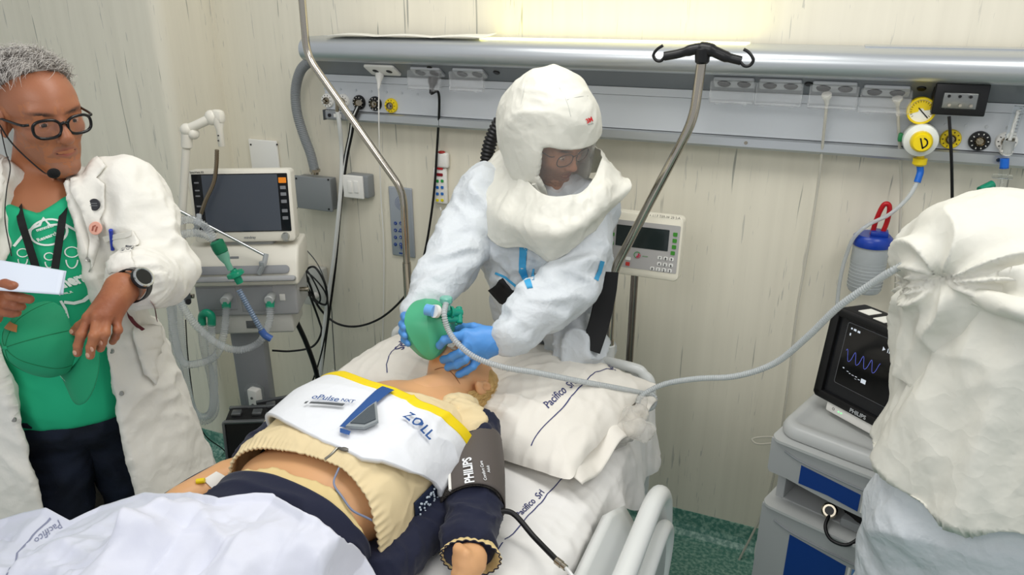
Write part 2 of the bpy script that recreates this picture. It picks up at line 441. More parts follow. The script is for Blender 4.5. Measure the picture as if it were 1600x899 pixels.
# ---------------------------------------------------------------- the setting
def wall_material():
    m = mat('wall_vinyl', 'd6d2c3', rough=0.5, spec=0.3); nt = m.node_tree; N, L = nt.nodes, nt.links; b = N['Principled BSDF']
    tc = N.new('ShaderNodeTexCoord')
    def noise(sc, s, det=3, dist=0.0):
        mp = N.new('ShaderNodeMapping'); mp.inputs['Scale'].default_value = sc; L.new(tc.outputs['Object'], mp.inputs[0])
        n = N.new('ShaderNodeTexNoise'); n.inputs['Scale'].default_value = s; n.inputs['Detail'].default_value = det; n.inputs['Distortion'].default_value = dist
        L.new(mp.outputs[0], n.inputs['Vector']); return n.outputs[0]
    def ramp(x, lo, hi):
        r = N.new('ShaderNodeMapRange'); r.inputs[1].default_value = lo; r.inputs[2].default_value = hi; L.new(x, r.inputs[0]); return r.outputs[0]
    def mul(a, c):
        r = N.new('ShaderNodeMath'); r.operation = 'MULTIPLY'; L.new(a, r.inputs[0])
        if isinstance(c, float): r.inputs[1].default_value = c
        else: L.new(c, r.inputs[1])
        return r.outputs[0]
    def mix(fac, c1, c2):
        r = N.new('ShaderNodeMixRGB'); L.new(fac, r.inputs[0])
        if isinstance(c1, tuple): r.inputs[1].default_value = (*c1, 1)
        else: L.new(c1, r.inputs[1])
        r.inputs[2].default_value = (*c2, 1); return r.outputs[0]
    grain = mix(mul(ramp(noise((26, 26, 0.5), 1.0, 4), 0.35, 0.7), 0.45), hexc('e8e2d0'), hexc('dad4c2'))
    st = mul(ramp(noise((62, 62, 2.3), 1.0, 2, 0.5), 0.675, 0.71), ramp(noise((7, 7, 1.6), 1.0, 2), 0.49, 0.54))
    st2 = mul(ramp(noise((85, 85, 6.0), 1.3, 2, 0.8), 0.66, 0.70), ramp(noise((9, 9, 2.0), 1.0, 2), 0.48, 0.53))
    c = mix(mul(st2, 0.4), grain, hexc('8f9190')); c = mix(mul(st, 0.62), c, hexc('6b706c'))
    L.new(c, b.inputs['Base Color']); return m
WALLM = wall_material()
fl = mat('floor_vinyl', '54897a', rough=0.38, vary=(75, '98bcab', 0.42, 0.66))
def struct(name, mb, m, **k): return setp(mb.build(name, m, None, **k), kind='structure')
struct('floor', MB().box((-0.6, -1.6, -0.02), (7, 4.6, 0.04)), fl, smooth=False)
struct('wall_back', MB().box((-0.5, 0.05, 1.5), (5.4, 0.1, 3.0)), WALLM, smooth=False)
# pillar at the left, with a rounded outer corner and a curved inner one
def pillar():
    pts = [(-2.43, 0.02)]
    r = 0.05
    for k in range(9):
        a = math.radians(90*k/8); pts.append((-2.43-r+r*math.cos(a), -0.245-r*math.sin(a)))
    pts += [(-3.42, -0.295), (-3.42, 0.02)]
    m = MB(); m.prism([(x, y, 0) for x, y in pts], (0, 0, 3.0)); return m
struct('wall_left', pillar(), WALLM, angle=30)
struct('wall_left', MB().box((-3.62, -1.3, 1.5), (0.12, 2.8, 3.0)), mat('side_wall_paint', 'e6e8ea', 0.5), smooth=False)
# coved green skirting running up the wall
def cove(x0, x1, y0):
    pr = [(0.0, 0.10), (-0.004, 0.10), (-0.006, 0.04), (-0.014, 0.018), (-0.035, 0.004), (-0.06, 0.001), (0, 0.0)]
    return MB().prism([(x0, y0+a, b) for a, b in pr], (x1-x0, 0, 0))
struct('baseboard_back', cove(-2.43, 2.2, 0), fl, smooth=False)
struct('baseboard_left', cove(-3.42, -2.43, -0.295), fl, smooth=False)

# ---------------------------------------------------------------- bed head unit
alu = mat('satin_aluminium', 'c3c7ca', rough=0.32, metal=0.75, spec=0.5)
alu2 = mat('grey_painted_panel', 'c9cdd1', rough=0.4, metal=0.15)
dark = mat('black_plastic', '0d0d0f', rough=0.35)
blackrub = mat('black_rubber', '0b0b0d', rough=0.45)
white = mat('white_plastic', 'eceae4', rough=0.35)
steel = mat('polished_steel', 'b9b2a6', rough=0.16, metal=1.0)
brass = mat('nickel_fitting', 'a79f90', rough=0.2, metal=1.0)
clear = mat('clear_plastic', 'f4f7f8', rough=0.06, trans=1.0, ior=1.25, spec=0.5)
yellow = mat('yellow_plastic', 'f2d414', rough=0.35)
bluep = mat('blue_plastic', '1766c8', rough=0.35)
X0, X1 = -1.845, 1.35
U = thing('bed_head_unit', 'long grey aluminium bed head service unit on the wall with gas outlets and sockets', 'wall unit', (X0, 0, 1.56))
def extr(prof, x0=X0, x1=X1): return MB().prism([(x0, y, z) for y, z in prof], (x1-x0, 0, 0))
lip = [(-0.02, 1.80), (-0.15, 1.795)]
for k in range(13):
    a = math.radians(-70-220*k/12*0.82); lip.append((-0.185+0.038*math.sin(a+PI/2-PI/2)*1.0, 1.838+0.038*math.cos(a+PI)))
lip = [(-0.02, 1.79), (-0.165, 1.797)]+[(-0.17-0.04*math.sin(math.radians(t)), 1.837-0.04*math.cos(math.radians(t))) for t in range(0, 171, 14)]+[(-0.14, 1.882), (-0.02, 1.882)]
extr(lip).build('canopy_profile', alu, U, angle=25)
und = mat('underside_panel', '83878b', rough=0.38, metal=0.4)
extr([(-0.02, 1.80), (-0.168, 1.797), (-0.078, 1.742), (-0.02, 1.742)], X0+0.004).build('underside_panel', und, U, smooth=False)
extr([(-0.001, 1.742), (-0.079, 1.741), (-0.079, 1.716), (-0.001, 1.716)]).build('upper_strip', alu2, U, smooth=False)
extr([(-0.001, 1.7145), (-0.074, 1.7145), (-0.074, 1.607), (-0.001, 1.607)]).build('front_panel', alu2, U, smooth=False)
XJ = aty(687, 200, -0.08).x
for a, b in ((X0, XJ-0.001), (XJ+0.001, X1)):
    extr([(-0.001, 1.605), (-0.080, 1.605), (-0.086, 1.600), (-0.086, 1.575), (-0.078, 1.567), (-0.001, 1.567)], a, b).build('bottom_rail', alu, U, smooth=False)
MB().box((X0-0.002, -0.05, 1.587), (0.004, 0.09, 0.04), 0.001).build('end_cap', mat('dark_grey_plastic', '4a4d50', 0.4), U)
o0 = aty(527, 182, -0.087)
MB().box((o0.x-0.005, -0.088, 1.587), (0.085, 0.004, 0.026), 0.001).build('switch_plate', mat('mid_grey_plastic', '8d9094', 0.4), U)
MB().cyl((o0.x-0.033, -0.089, 1.587), (o0.x-0.033, -0.094, 1.587), 0.007).build('switch_button', dark, U)
MB().box((o0.x+0.004, -0.091, 1.587), (0.035, 0.003, 0.014), 0.001).build('name_tag', white, U)
# indirect lamp in the top of the unit, throwing light up the wall
gl = mat('lit_tube', (1.0, 0.98, 0.55), emit=1.3)
xl, xr = aty(745, 66, -0.15).x, aty(1165, 75, -0.15).x
MB().box(((xl+xr)/2, -0.085, 1.884), (xr-xl, 0.095, 0.006), 0.002).build('light_diffuser', gl, U)
MB().box(((xr+X1)/2+0.16, -0.085, 1.884), (X1-xr-0.32, 0.10, 0.004)).build('top_cover', alu, U)
L_ = bpy.data.lights.new('up_light', 'AREA'); L_.shape = 'RECTANGLE'; L_.size = xr-xl; L_.size_y = 0.09; L_.energy = 0.6; L_.color = (1, 0.95, 0.2)
lo_ = bpy.data.objects.new('up_light', L_); COL.objects.link(lo_); lo_.location = ((xl+xr)/2, -0.085, 1.892); lo_.rotation_euler = (PI, 0, 0)
for px, py in ((1165, 228), (1560, 248)):
    p = aty(px, py, -0.086); MB().cyl((p.x, -0.084, 1.588), (p.x, -0.089, 1.588), 0.0055, seg=14).build('screw', brass, U)
# round holes and mounting buttons on the sloped underside
def on_slope(px, py):
    # point of the underside slope seen at px,py
    n = Vector((0, 0.055, 0.09)).cross(Vector((1, 0, 0))); p0 = Vector((0, -0.168, 1.797)); d = ray(px, py)
    n = Vector((0, -0.055, -0.09)).cross(Vector((1, 0, 0))); n = Vector((1, 0, 0)).cross(Vector((0, 0.09, -0.055))).normalized()
    t = (p0-CAM).dot(n)/d.dot(n); return CAM+d*t, (n if n.z < 0 else -n)
SLV = Vector((0, 0.09, -0.055)).normalized()
for px, py in ((672, 106), (776, 113), (1264, 131), (1440, 138)):
    p, n = on_slope(px, py); MB().lathe([(0, 0.004), (0.010, 0.004), (0.012, 0.002), (0.012, 0)], p, n, 18).build('knockout_plug', dark, U)
# double socket outlets with hinged clear covers
flap = mat('clear_cover', 'ffffff', rough=0.05, trans=0.9, ior=1.12, spec=0.8, alpha=0.55)
for i, (px, py) in enumerate(((671, 118), (737, 120), (1148, 135), (1220, 138), (1304, 142), (1384, 148))):
    p, n = on_slope(px, py-5); c = p+SLV*(-0.012)
    ux = Vector((1, 0, 0)); s = MB()
    s.rprism(c+n*0.001, ux, n.cross(ux), 0.118, 0.055, 0.008, 0.006, edge=0.002)
    so = s.build('socket_outlet', mat('socket_grey', 'b9bcbf', 0.35), U)
    for dx in (-0.029, 0.029):
        MB().lathe([(0, 0.0015), (0.014, 0.0015), (0.018, 0.003), (0.02, 0.0005)], c+ux*dx+n*0.009, n, 18).build('socket_well', dark if i > 1 else mat('socket_dark', '3c3f42', 0.4), so)
    # cover: hinge bar, hanging tray with rim
    s = MB(); tp = c-SLV*0.022+n*0.012; dn = Vector((0, -0.12, -1)).normalized(); W, H = 0.128, 0.062
    for dx in (-1, 1):
        s.box(tp+ux*dx*(W/2)+dn*H/2, (0.0035, 0.016, H), 0.001)
    s.box(tp+dn*H, (W, 0.018, 0.0035), 0.001); s.box(tp, (W, 0.012, 0.004), 0.001)
    s.box(tp+dn*H/2+Vector((0, -0.008, 0)), (W, 0.002, H), 0.0005)
    s.box(tp+dn*H*0.93+Vector((0, -0.011, 0)), (W*0.86, 0.003, 0.004), 0.001)
    for dx in (-0.04, 0.04): s.box(tp+ux*dx+dn*(H+0.003)+Vector((0, -0.008, 0)), (0.012, 0.004, 0.007), 0.001)
    s.build('clear_cover', flap, U)
# plain white double outlet plate
p, n = on_slope(598, 108); ux = Vector((1, 0, 0))
q = MB().rprism(p+n*0.001, ux, n.cross(ux), 0.128, 0.07, 0.008, 0.01, edge=0.003).build('outlet_plate', white, U)
for dx in (-0.028, 0.03):
    MB().lathe([(0, 0.0015), (0.009, 0.0015), (0.012, 0.0005)], p+ux*dx+n*0.009, n, 18).build('outlet_hole', dark, q)
def plug_cord(name, label, plug, body, path, r, m, pm, grp=None):
    t = thing(name, label, 'cable', path[0], grp)
    MB().tube(path, r, 8, 10).build('cord', m, t); s = MB()
    a = Vector(plug[0]); b_ = Vector(plug[1]); s.ring([a, a.lerp(b_, 0.25), a.lerp(b_, 0.55), b_], [body, body, body*0.55, r*1.3], 10); s.build('plug', pm, t); return t
def pth(*a): return [aty(*q) for q in a]
# gas outlets
def gas(px, py, ringm, core, nozzle=0.0):
    c = aty(px, py, -0.074); d = Vector((0, -1, 0))
    g = MB().lathe([(0, 0.008), (0.013, 0.008), (0.0145, 0.012), (0.025, 0.011), (0.0275, 0.006), (0.0275, 0)], c, d, 28).build('gas_outlet', ringm, U)
    MB().lathe([(0, 0.02), (0.005, 0.02), (0.006, 0.014), (0.009, 0.014), (0.0125, 0.02), (0.014, 0.016), (0.0145, 0.008)], c, d, 20).build('quick_coupler', brass, g)
    m2 = dark if ringm is not dark else white; s = MB()
    for k in range(10):
        a = k*PI/5; s.box(c+Vector((0.0205*math.cos(a), -0.0125, 0.0205*math.sin(a))), (0.004, 0.001, 0.0025), R=Matrix.Rotation(-a, 3, 'Y'))
    s.build('ring_marking', m2, g)
    if nozzle: MB().cyl(c+d*0.014, c+d*nozzle, 0.006).build('probe', brass, g)
    return c
for px, py, m_ in ((513, 157, white), (537, 158, white), (562, 160, dark), (587, 162, dark), (612, 165, yellow), (1485, 217, yellow), (1530, 220, dark), (1572, 221, white)): gas(px, py, m_, 0, 0.03 if px == 513 else 0)
s = MB()
for x0, n_, y_ in ((508, 7, 138), (508, 7, 178), (1478, 4, 195), (1478, 4, 242)):
    for k in range(n_):
        c = aty(x0+k*(24 if x0 < 1000 else 32), y_+k*1.5, -0.0742); s.cyl(c, c+Vector((0, -0.0025, 0)), 0.0045, seg=10)
setp(s.build('blanking_stud', alu, U), kind='stuff')
# ---------------------------------------------------------------- things on and around the unit
paper = mat('white_paper', 'eeece2', rough=0.7)
pa = aty(640, 62, -0.12)
def pg(u, v):
    return Vector((-1.74+0.62*u, -0.19+0.14*v+0.02*u, 1.887+0.006*abs(math.sin(9*u+v))+0.012*max(0, u-0.75)*4*v))
setp(MB().grid(pg, 30, 6).build('paper_sheet', paper, solid=0.0012), 'long creased sheet of paper lying on top of the wall unit, left end', 'paper')
p, n = on_slope(594, 112)
plug_cord('charger_cable', 'white charger plug and thin cable hanging from the plain white outlet plate', (p+n*0.004, p+n*0.012+Vector((0, -0.012, -0.05))), 0.016,
          [p+n*0.012+Vector((0, -0.012, -0.048))]+pth((592, 150, -0.12), (592, 190, -0.11), (595, 300, -0.03), (600, 400, -0.02), (598, 540, -0.02)), 0.0026, white, white)
p, n = on_slope(682, 117)
plug_cord('power_cord', 'long black power cord with black plug, looping down the wall from the second clear cover', (p+n*0.01+Vector((0, -0.02, 0)), p+n*0.03+Vector((0, -0.03, -0.035))), 0.018,
          [p+n*0.03+Vector((0, -0.03, -0.035))]+pth((686, 150, -0.12), (683, 230, -0.05), (676, 320, -0.04), (660, 410, -0.04), (638, 456, -0.05), (600, 494, -0.06), (560, 510, -0.07), (525, 505, -0.08), (498, 480, -0.1), (486, 450, -0.12), (478, 425, -0.12), (492, 418, -0.13), (508, 445, -0.13), (510, 475, -0.12), (492, 468, -0.12), (474, 437, -0.12), (484, 462, -0.1), (498, 500, -0.09), (502, 520, -0.10), (488, 542, -0.12), (455, 549, -0.15), (425, 548, -0.2)), 0.0048, blackrub, dark)
plug_cord('cream_cable', 'cream cable hanging from the clear cover left of the suction jar', (on_slope(1293, 140)[0]+Vector((0, -0.03, -0.01)), aty(1292, 163, -0.125)), 0.014,
          pth((1292, 160, -0.125), (1288, 200, -0.11), (1278, 290, -0.04), (1262, 390, -0.03), (1246, 480, -0.03), (1236, 560, -0.03), (1226, 640, -0.04), (1212, 730, -0.05), (1192, 800, -0.06), (1150, 885, -0.09), (1130, 930, -0.12)), 0.0042, mat('cream_rubber', 'c9c5b7', 0.45), mat('cream_plug', 'e4e1d6', 0.4))
plug_cord('cream_cable', 'cream cable hanging behind the suction jar from the rightmost clear socket cover', (on_slope(1402, 146)[0]+Vector((0, -0.03, -0.01)), aty(1402, 165, -0.125)), 0.014,
          pth((1402, 162, -0.125), (1404, 200, -0.11), (1408, 280, -0.04), (1406, 360, -0.03), (1400, 440, -0.03), (1402, 520, -0.03), (1408, 600, -0.03)), 0.0042, MATS['cream_rubber'], MATS['cream_plug'])
# white hose pair at the left
tub = mat('white_hose', 'dedfdc', 0.35)
t = thing('gas_hose', 'thick white gas hose hanging from the second gas outlet from the left', 'hose', aty(527, 170, -0.1))
c = aty(528, 163, -0.10)
MB().cyl(aty(537, 158, -0.08), aty(527, 160, -0.125), 0.011).cyl(aty(527, 156, -0.125), aty(527, 174, -0.12), 0.008).build('connector', brass, t)
MB().tube(pth((527, 172, -0.12), (531, 200, -0.10), (534, 240, -0.06), (532, 300, -0.06), (522, 400, -0.08), (508, 500, -0.10), (498, 620, -0.14)), 0.0085, 12, 10).build('hose', tub, t)
t = thing('gas_hose', 'black hose striped with white hanging from the left black gas outlet beside the white hose', 'hose', aty(550, 182, -0.1))
a_ = pth((560, 166, -0.10), (552, 185, -0.10), (548, 210, -0.08), (540, 250, -0.055), (531, 320, -0.05), (522, 420, -0.07), (510, 510, -0.09), (496, 620, -0.13))
MB().cyl(aty(562, 160, -0.08), aty(561, 161, -0.12), 0.011).build('connector', brass, t)
MB().tube([q+Vector((-0.006, 0, 0)) for q in a_], 0.005, 10).build('black_tube', blackrub, t)
MB().tube([q+Vector((0.006, 0, 0)) for q in a_], 0.005, 10).build('black_tube', blackrub, t)
MB().tube([q+Vector((0, -0.004, 0)) for q in a_], 0.0028, 8).build('white_tube', tub, t)
# conduit, junction box, switch box
gp = mat('grey_pvc', '85898b', rough=0.42)
t = thing('flexible_conduit', 'ribbed grey flexible conduit curving from the unit end down to the grey junction box', 'conduit', aty(493, 268, -0.05))
P_ = interp(pth((486, 94, -0.07), (470, 110, -0.07), (462, 140, -0.06), (464, 175, -0.06), (474, 210, -0.06), (485, 240, -0.06), (492, 268, -0.06)), 24)
MB().ring(P_, [0.0185+0.0018*(i % 2) for i in range(len(P_))], 14).build('ribbed_hose', gp, t)
MB().cyl(aty(492, 262, -0.06), aty(492, 272, -0.06), 0.016).cyl(aty(492, 264, -0.06), aty(492, 268, -0.06), 0.022, seg=6).build('gland', brass, t)
def wbox(px0, py0, px1, py1, y, dep, m, name, parent=None, bev=0.004, solid=True):
    """box against the wall whose front face (at y) spans these two pixels at mid-depth"""
    a = aty(px0, py0, y); b = aty(px1, py1, y); zc = (a.z+b.z)/2
    return MB().box(((a.x+b.x)/2, y+dep/2, zc), (abs(b.x-a.x), dep, abs(a.z-b.z)), bev, seg=3).build(name, m, parent)
t = thing('junction_box', 'square dark grey junction box on the wall right of the ventilator screen', 'junction box', aty(490, 300, -0.06))
wbox(461, 276, 516, 331, -0.062, 0.06, gp, 'housing', t); wbox(459, 274, 519, 332, -0.075, 0.012, gp, 'lid', t)
for a_, b_ in ((463, 279), (513, 281), (464, 325), (514, 327)):
    c = aty(a_, b_, -0.075); MB().cyl(c, c+Vector((0, -0.002, 0)), 0.004, seg=10).build('screw', dark, t)
t = thing('switch_box', 'small white fronted double light switch in a grey box beside the junction box', 'switch', aty(553, 290, -0.04))
wbox(540, 272, 576, 311, -0.05, 0.05, gp, 'housing', t, 0.006); wbox(534, 273, 568, 312, -0.058, 0.012, white, 'front_plate', t, 0.004)
for a_ in (546, 556): wbox(a_-4, 283, a_+4, 302, -0.062, 0.006, white, 'rocker', t, 0.002)
# intercom panel with keypad
t = thing('intercom_panel', 'tall grey wall intercom with blue keypad behind the left IV pole', 'intercom', aty(627, 350, -0.01))
ip = mat('intercom_grey', 'a7adb5', 0.35, 0.3); blu = mat('navy_print', '1d3f86', 0.5)
wbox(606, 291, 648, 404, -0.012, 0.011, ip, 'panel', t, 0.008)
c = aty(627, 318, -0.0125); s = MB()
for rr, n_ in ((0.014, 14), (0.021, 20), (0.028, 26)):
    for k in range(n_):
        a_ = 2*PI*k/n_; q = c+Vector((rr*math.cos(a_), 0, rr*math.sin(a_))); s.cyl(q, q+Vector((0, -0.0006, 0)), 0.0016, seg=6)
s.prism([c+Vector((-0.008, 0, -0.006)), c+Vector((0.008, 0, -0.006)), c+Vector((0.005, 0, 0.003)), c+Vector((0, 0, 0.007)), c+Vector((-0.005, 0, 0.003))], (0, -0.0006, 0)); setp(s.build('speaker_holes', blu, t), kind='stuff')
for r_ in range(4):
    for q_ in range(3):
        c = aty(618+q_*8.5, 349+r_*11, -0.0122)
        k = MB().lathe([(0, 0.003), (0.0062, 0.003), (0.0075, 0.0015), (0.0075, 0)], c, (0, -1, 0), 14).build('key', blu, t)
        decal('key_digit', text_shape('123456789*0#'[r_*3+q_], 0.009, align='CENTER'), c+Vector((0, -0.0032, -0.003)), (1, 0, 0), (0, 0, 1), white, k, off=0.0002)
c = aty(628, 387, -0.0125); s = MB()
for k in range(12):
    a_ = k*PI/6; s.box(c+Vector((0.011*math.cos(a_), 0, 0.011*math.sin(a_))), (0.005, 0.001, 0.0014), R=Matrix.Rotation(-a_, 3, 'Y'))
s.cyl(c, c+Vector((0, -0.001, 0)), 0.006, seg=14); s.box(c+Vector((0, 0, -0.026)), (0.03, 0.0008, 0.006)); s.box(c+Vector((0, 0, 0.068)), (0.028, 0.0008, 0.004)); setp(s.build('light_symbol', blu, t), kind='stuff')
# nurse call handset
t = thing('call_handset', 'white nurse call handset with red, green, blue and yellow keys on the wall', 'remote', aty(687, 280, -0.02))
wbox(676, 262, 698, 320, -0.022, 0.018, white, 'body', t, 0.006); wbox(678, 238, 699, 264, -0.030, 0.026, white, 'head', t, 0.009)
MB().ell(aty(690, 238, -0.02), (0.016, 0.012, 0.006)).build('call_lamp', mat('dull_red', 'a5231c', 0.3), t)
pal = [('c4262b', 'red_key'), ('8a1520', 'red_key'), ('2f9c4a', 'green_key'), ('2a6fc0', 'blue_key'), ('2a6fc0', 'blue_key'), ('e8d820', 'yellow_key')]
for r_, (h_, nm) in enumerate(pal):
    for q_ in ((687,) if r_ < 2 else (683.5, 691)):
        c = aty(q_, 263+r_*10, -0.0225); MB().rprism(c, (1, 0, 0), (0, 0, 1), 0.028 if r_ < 2 else 0.012, 0.011, 0.002, 0.003).build('key', mat(nm+h_, h_, 0.35), t)
s = MB(); c = aty(688, 324, -0.02); s.tube([c, c+Vector((0.002, 0, -0.012))], 0.004).build('cable_end', white, t)
# white bracket plate above the ventilator screen
t = thing('bracket_plate', 'white rectangular bracket plate with two screws on the wall above the ventilator screen', 'bracket', aty(413, 240, -0.01))
wbox(387, 217, 440, 300, -0.014, 0.013, white, 'plate', t, 0.005)
for a_ in (392, 433): c = aty(a_, 226, -0.0145); MB().cyl(c, c+Vector((0, -0.002, 0)), 0.004, seg=10).build('screw', dark, t)
# socket strip low on the wall
t = thing('wall_socket', 'white wall socket with plugs among coiled black cords right of the ventilator', 'socket', aty(490, 448, -0.03))
wbox(468, 415, 510, 482, -0.035, 0.034, mat('grey_white', 'c9c8c2', 0.4), 'housing', t, 0.006)
for a_, b_ in ((479, 436), (494, 462)): c = aty(a_, b_, -0.036); MB().cyl(c, c+Vector((0, -0.03, 0)), 0.016, 0.012).build('plug', white if b_ > 450 else dark, t)
# black coiled cords near the socket
cp = pth((462, 425, -0.12), (472, 416, -0.13), (486, 432, -0.14), (500, 462, -0.13), (496, 474, -0.13), (480, 458, -0.13), (468, 436, -0.13), (474, 424, -0.14), (492, 436, -0.14), (510, 462, -0.13), (512, 500, -0.14), (500, 560, -0.16), (480, 620, -0.18))
setp(MB().tube(cp, 0.0035, 8, 10).build('coiled_cord', blackrub), 'thin black cord coiled in front of the wall socket', 'cable')
setp(MB().tube(pth((455, 370, -0.12), (478, 390, -0.08), (500, 420, -0.06), (516, 470, -0.05), (520, 520, -0.05), (524, 585, -0.05)), 0.0022, 6, 10).build('thin_cable', mat('thin_grey', '55585a', 0.5)), 'thin grey cable curving from the ventilator screen past the socket', 'cable')
tg = MB().box(aty(522, 588, -0.06), (0.045, 0.003, 0.06), 0.002, R=Matrix.Rotation(0.5, 3, 'Y')).build('paper_tag', paper); setp(tg, 'small white printed tag hanging on the thin grey cable behind the bed', 'tag')

# ---------------------------------------------------------------- right end of the unit
t = thing('suction_regulator', 'yellow and white suction regulator with round gauge on the wall unit', 'regulator', aty(1438, 218, -0.08))
c = aty(1438, 218, -0.13); g = aty(1440, 174, -0.15); D_ = Vector((0, -1, 0))
MB().lathe([(0, 0.03), (0.030, 0.03), (0.044, 0.022), (0.046, 0.012), (0.046, -0.03), (0.03, -0.05), (0.02, -0.056)], c, D_, 28).build('body', mat('regulator_white', 'e3e6df', 0.3), t)
MB().lathe([(0, 0.062), (0.022, 0.062), (0.027, 0.056), (0.029, 0.034), (0.029, 0.028)], c, D_, 24).build('knob', yellow, t)
decal('knob_mark', merge(ring_shape(0.015, 0.015, 0.004, 20, -80, 80), poly_shape([(-0.004, 0.013), (-0.008, 0.013), (0.002, -0.016), (0.006, -0.016)])), c+D_*0.062, (1, 0, 0), (0, 0, 1), dark, t, off=0.0008)
G = g+Vector((0, 0.02, 0))
MB().lathe([(0, -0.02), (0.036, -0.02), (0.038, 0.008), (0.036, 0.014), (0.031, 0.014), (0.031, 0.008), (0, 0.008)], G, D_, 32).build('gauge_case', yellow, t)
MB().lathe([(0, 0.0085), (0.031, 0.0085)], G, D_, 32).build('gauge_face', mat('dial_paper', 'f3f2e6', 0.5), t)
decal('gauge_yellow_zone', ring_shape(0.029, 0.029, 0.022, 24, 10, 200), G+D_*0.009, (1, 0, 0), (0, 0, 1), yellow, t, off=0.0004)
tk = [([(0.023*math.cos(a), 0.023*math.sin(a)), (0.028*math.cos(a), 0.028*math.sin(a)), (0.028*math.cos(a+.05), 0.028*math.sin(a+.05)), (0.023*math.cos(a+.05), 0.023*math.sin(a+.05))], [(0, 1, 2, 3)]) for a in np.linspace(-0.6, 3.8, 18)]
decal('gauge_scale', merge(*tk), G+D_*0.009, (1, 0, 0), (0, 0, 1), dark, t, off=0.0008)
decal('gauge_needle', line_shape([(-0.008, 0.008), (0.019, -0.019)], 0.003), G+D_*0.009, (1, 0, 0), (0, 0, 1), dark, t, off=0.0014)
MB().cyl(g+Vector((0, 0.03, -0.03)), c+Vector((0, 0.02, 0.04)), 0.009).build('stem', brass, t)
MB().box(c+Vector((-0.05, 0.02, 0)), (0.012, 0.022, 0.024), 0.003).build('green_lever', mat('green_plastic', '1f7d46', 0.4), t)
f_ = aty(1437, 253, -0.12)
MB().lathe([(0.008, 0.03), (0.010, 0.012), (0.019, 0.01), (0.019, -0.006), (0.012, -0.012), (0, -0.012)], f_, (0, 0, 1), 18).build('yellow_fitting', yellow, t)
MB().tube([aty(1437, 256, -0.12), aty(1438, 268, -0.12), aty(1436, 276, -0.125), aty(1433, 285, -0.13)], 0.0095, 12).build('blue_elbow', bluep, t)
vt = mat('clear_tubing', 'dfe3e4', rough=0.15, trans=0.45, ior=1.2)
setp(MB().tube(pth((1434, 284, -0.13), (1418, 310, -0.14), (1390, 335, -0.14), (1356, 352, -0.13), (1334, 372, -0.12), (1322, 400, -0.1), (1314, 430, -0.09), (1309, 465, -0.08), (1306, 510, -0.08)), 0.0058, 10).build('suction_tube', vt), 'translucent tube running from the suction regulator down past the suction jar', 'tube')
# black socket housing with clear window
t = thing('black_adapter', 'black adapter box with a clear studded window plugged under the wall unit', 'adapter', aty(1502, 155, -0.16))
wbox(1464, 129, 1538, 183, -0.17, 0.055, dark, 'housing', t, 0.004); wbox(1462, 127, 1543, 160, -0.150, 0.04, dark, 'upper_case', t, 0.004)
wbox(1474, 143, 1526, 173, -0.176, 0.006, clear, 'window', t, 0.002)
wbox(1476, 145, 1524, 171, -0.172, 0.003, mat('mirror_grey', '9c9c98', 0.2, 0.9), 'backing', t, 0.001)
for a_ in range(3):
    for b_ in range(2):
        c = aty(1483+a_*17, 150+b_*14+a_*0.8, -0.174); MB().cyl(c, c+Vector((0, -0.004, 0)), 0.0042, seg=10).build('stud', dark if b_ == 0 else steel, t)
setp(MB().tube(pth((1483, 182, -0.165), (1485, 215, -0.165), (1487, 260, -0.15), (1488, 330, -0.1), (1488, 420, -0.08)), 0.0042, 8).build('adapter_cable', blackrub), 'straight black cable hanging from the black adapter box behind the right hood', 'cable')
# flowmeter with humidifier
t = thing('oxygen_flowmeter', 'clear tube oxygen flowmeter on the white outlet at the far right', 'flowmeter', aty(1576, 230, -0.1))
a_ = aty(1577, 222, -0.125); b_ = aty(1590, 166, -0.125)
MB().cyl(a_, Vector((a_.x+0.004, a_.y, b_.z)), 0.0125, seg=16).build('flow_tube', clear, t)
MB().cyl(a_+Vector((0, 0, 0.005)), Vector((a_.x+0.004, a_.y, b_.z-0.01)), 0.004, seg=10).build('inner_tube', white, t)
s = MB()
for k in range(9): s.box(a_+Vector((0.006, -0.012, 0.02+k*0.009)), (0.006, 0.0008, 0.001))
s.build('scale_marking', dark, t)
MB().lathe([(0, 0.024), (0.012, 0.024), (0.015, 0.018), (0.015, -0.02), (0.01, -0.04)], aty(1572, 235, -0.11), D_, 18).build('valve_knob', white, t)
MB().tube([a_+Vector((0, 0, 0.002)), a_+Vector((0, 0, -0.03))], 0.015).build('valve_block', mat('smoked_clear', 'cfd2d0', 0.12, trans=0.6), t)
MB().cyl(aty(1570, 248, -0.125), aty(1569, 263, -0.125), 0.011).build('blue_nut', bluep, t)
MB().tube(pth((1569, 262, -0.125), (1567, 278, -0.13), (1562, 300, -0.14), (1556, 322, -0.15)), 0.012).box(aty(1566, 276, -0.13), (0.05, 0.01, 0.012), 0.003).build('outlet_tube', clear, t)
setp(MB().tube(pth((1551, 288, -0.15), (1541, 293, -0.16), (1531, 298, -0.17)), 0.0115, 12).build('tube_connector', mat('aqua_green', '1f9c78', 0.25, trans=0.3)), 'green tubing connector just above the right hood', 'connector')
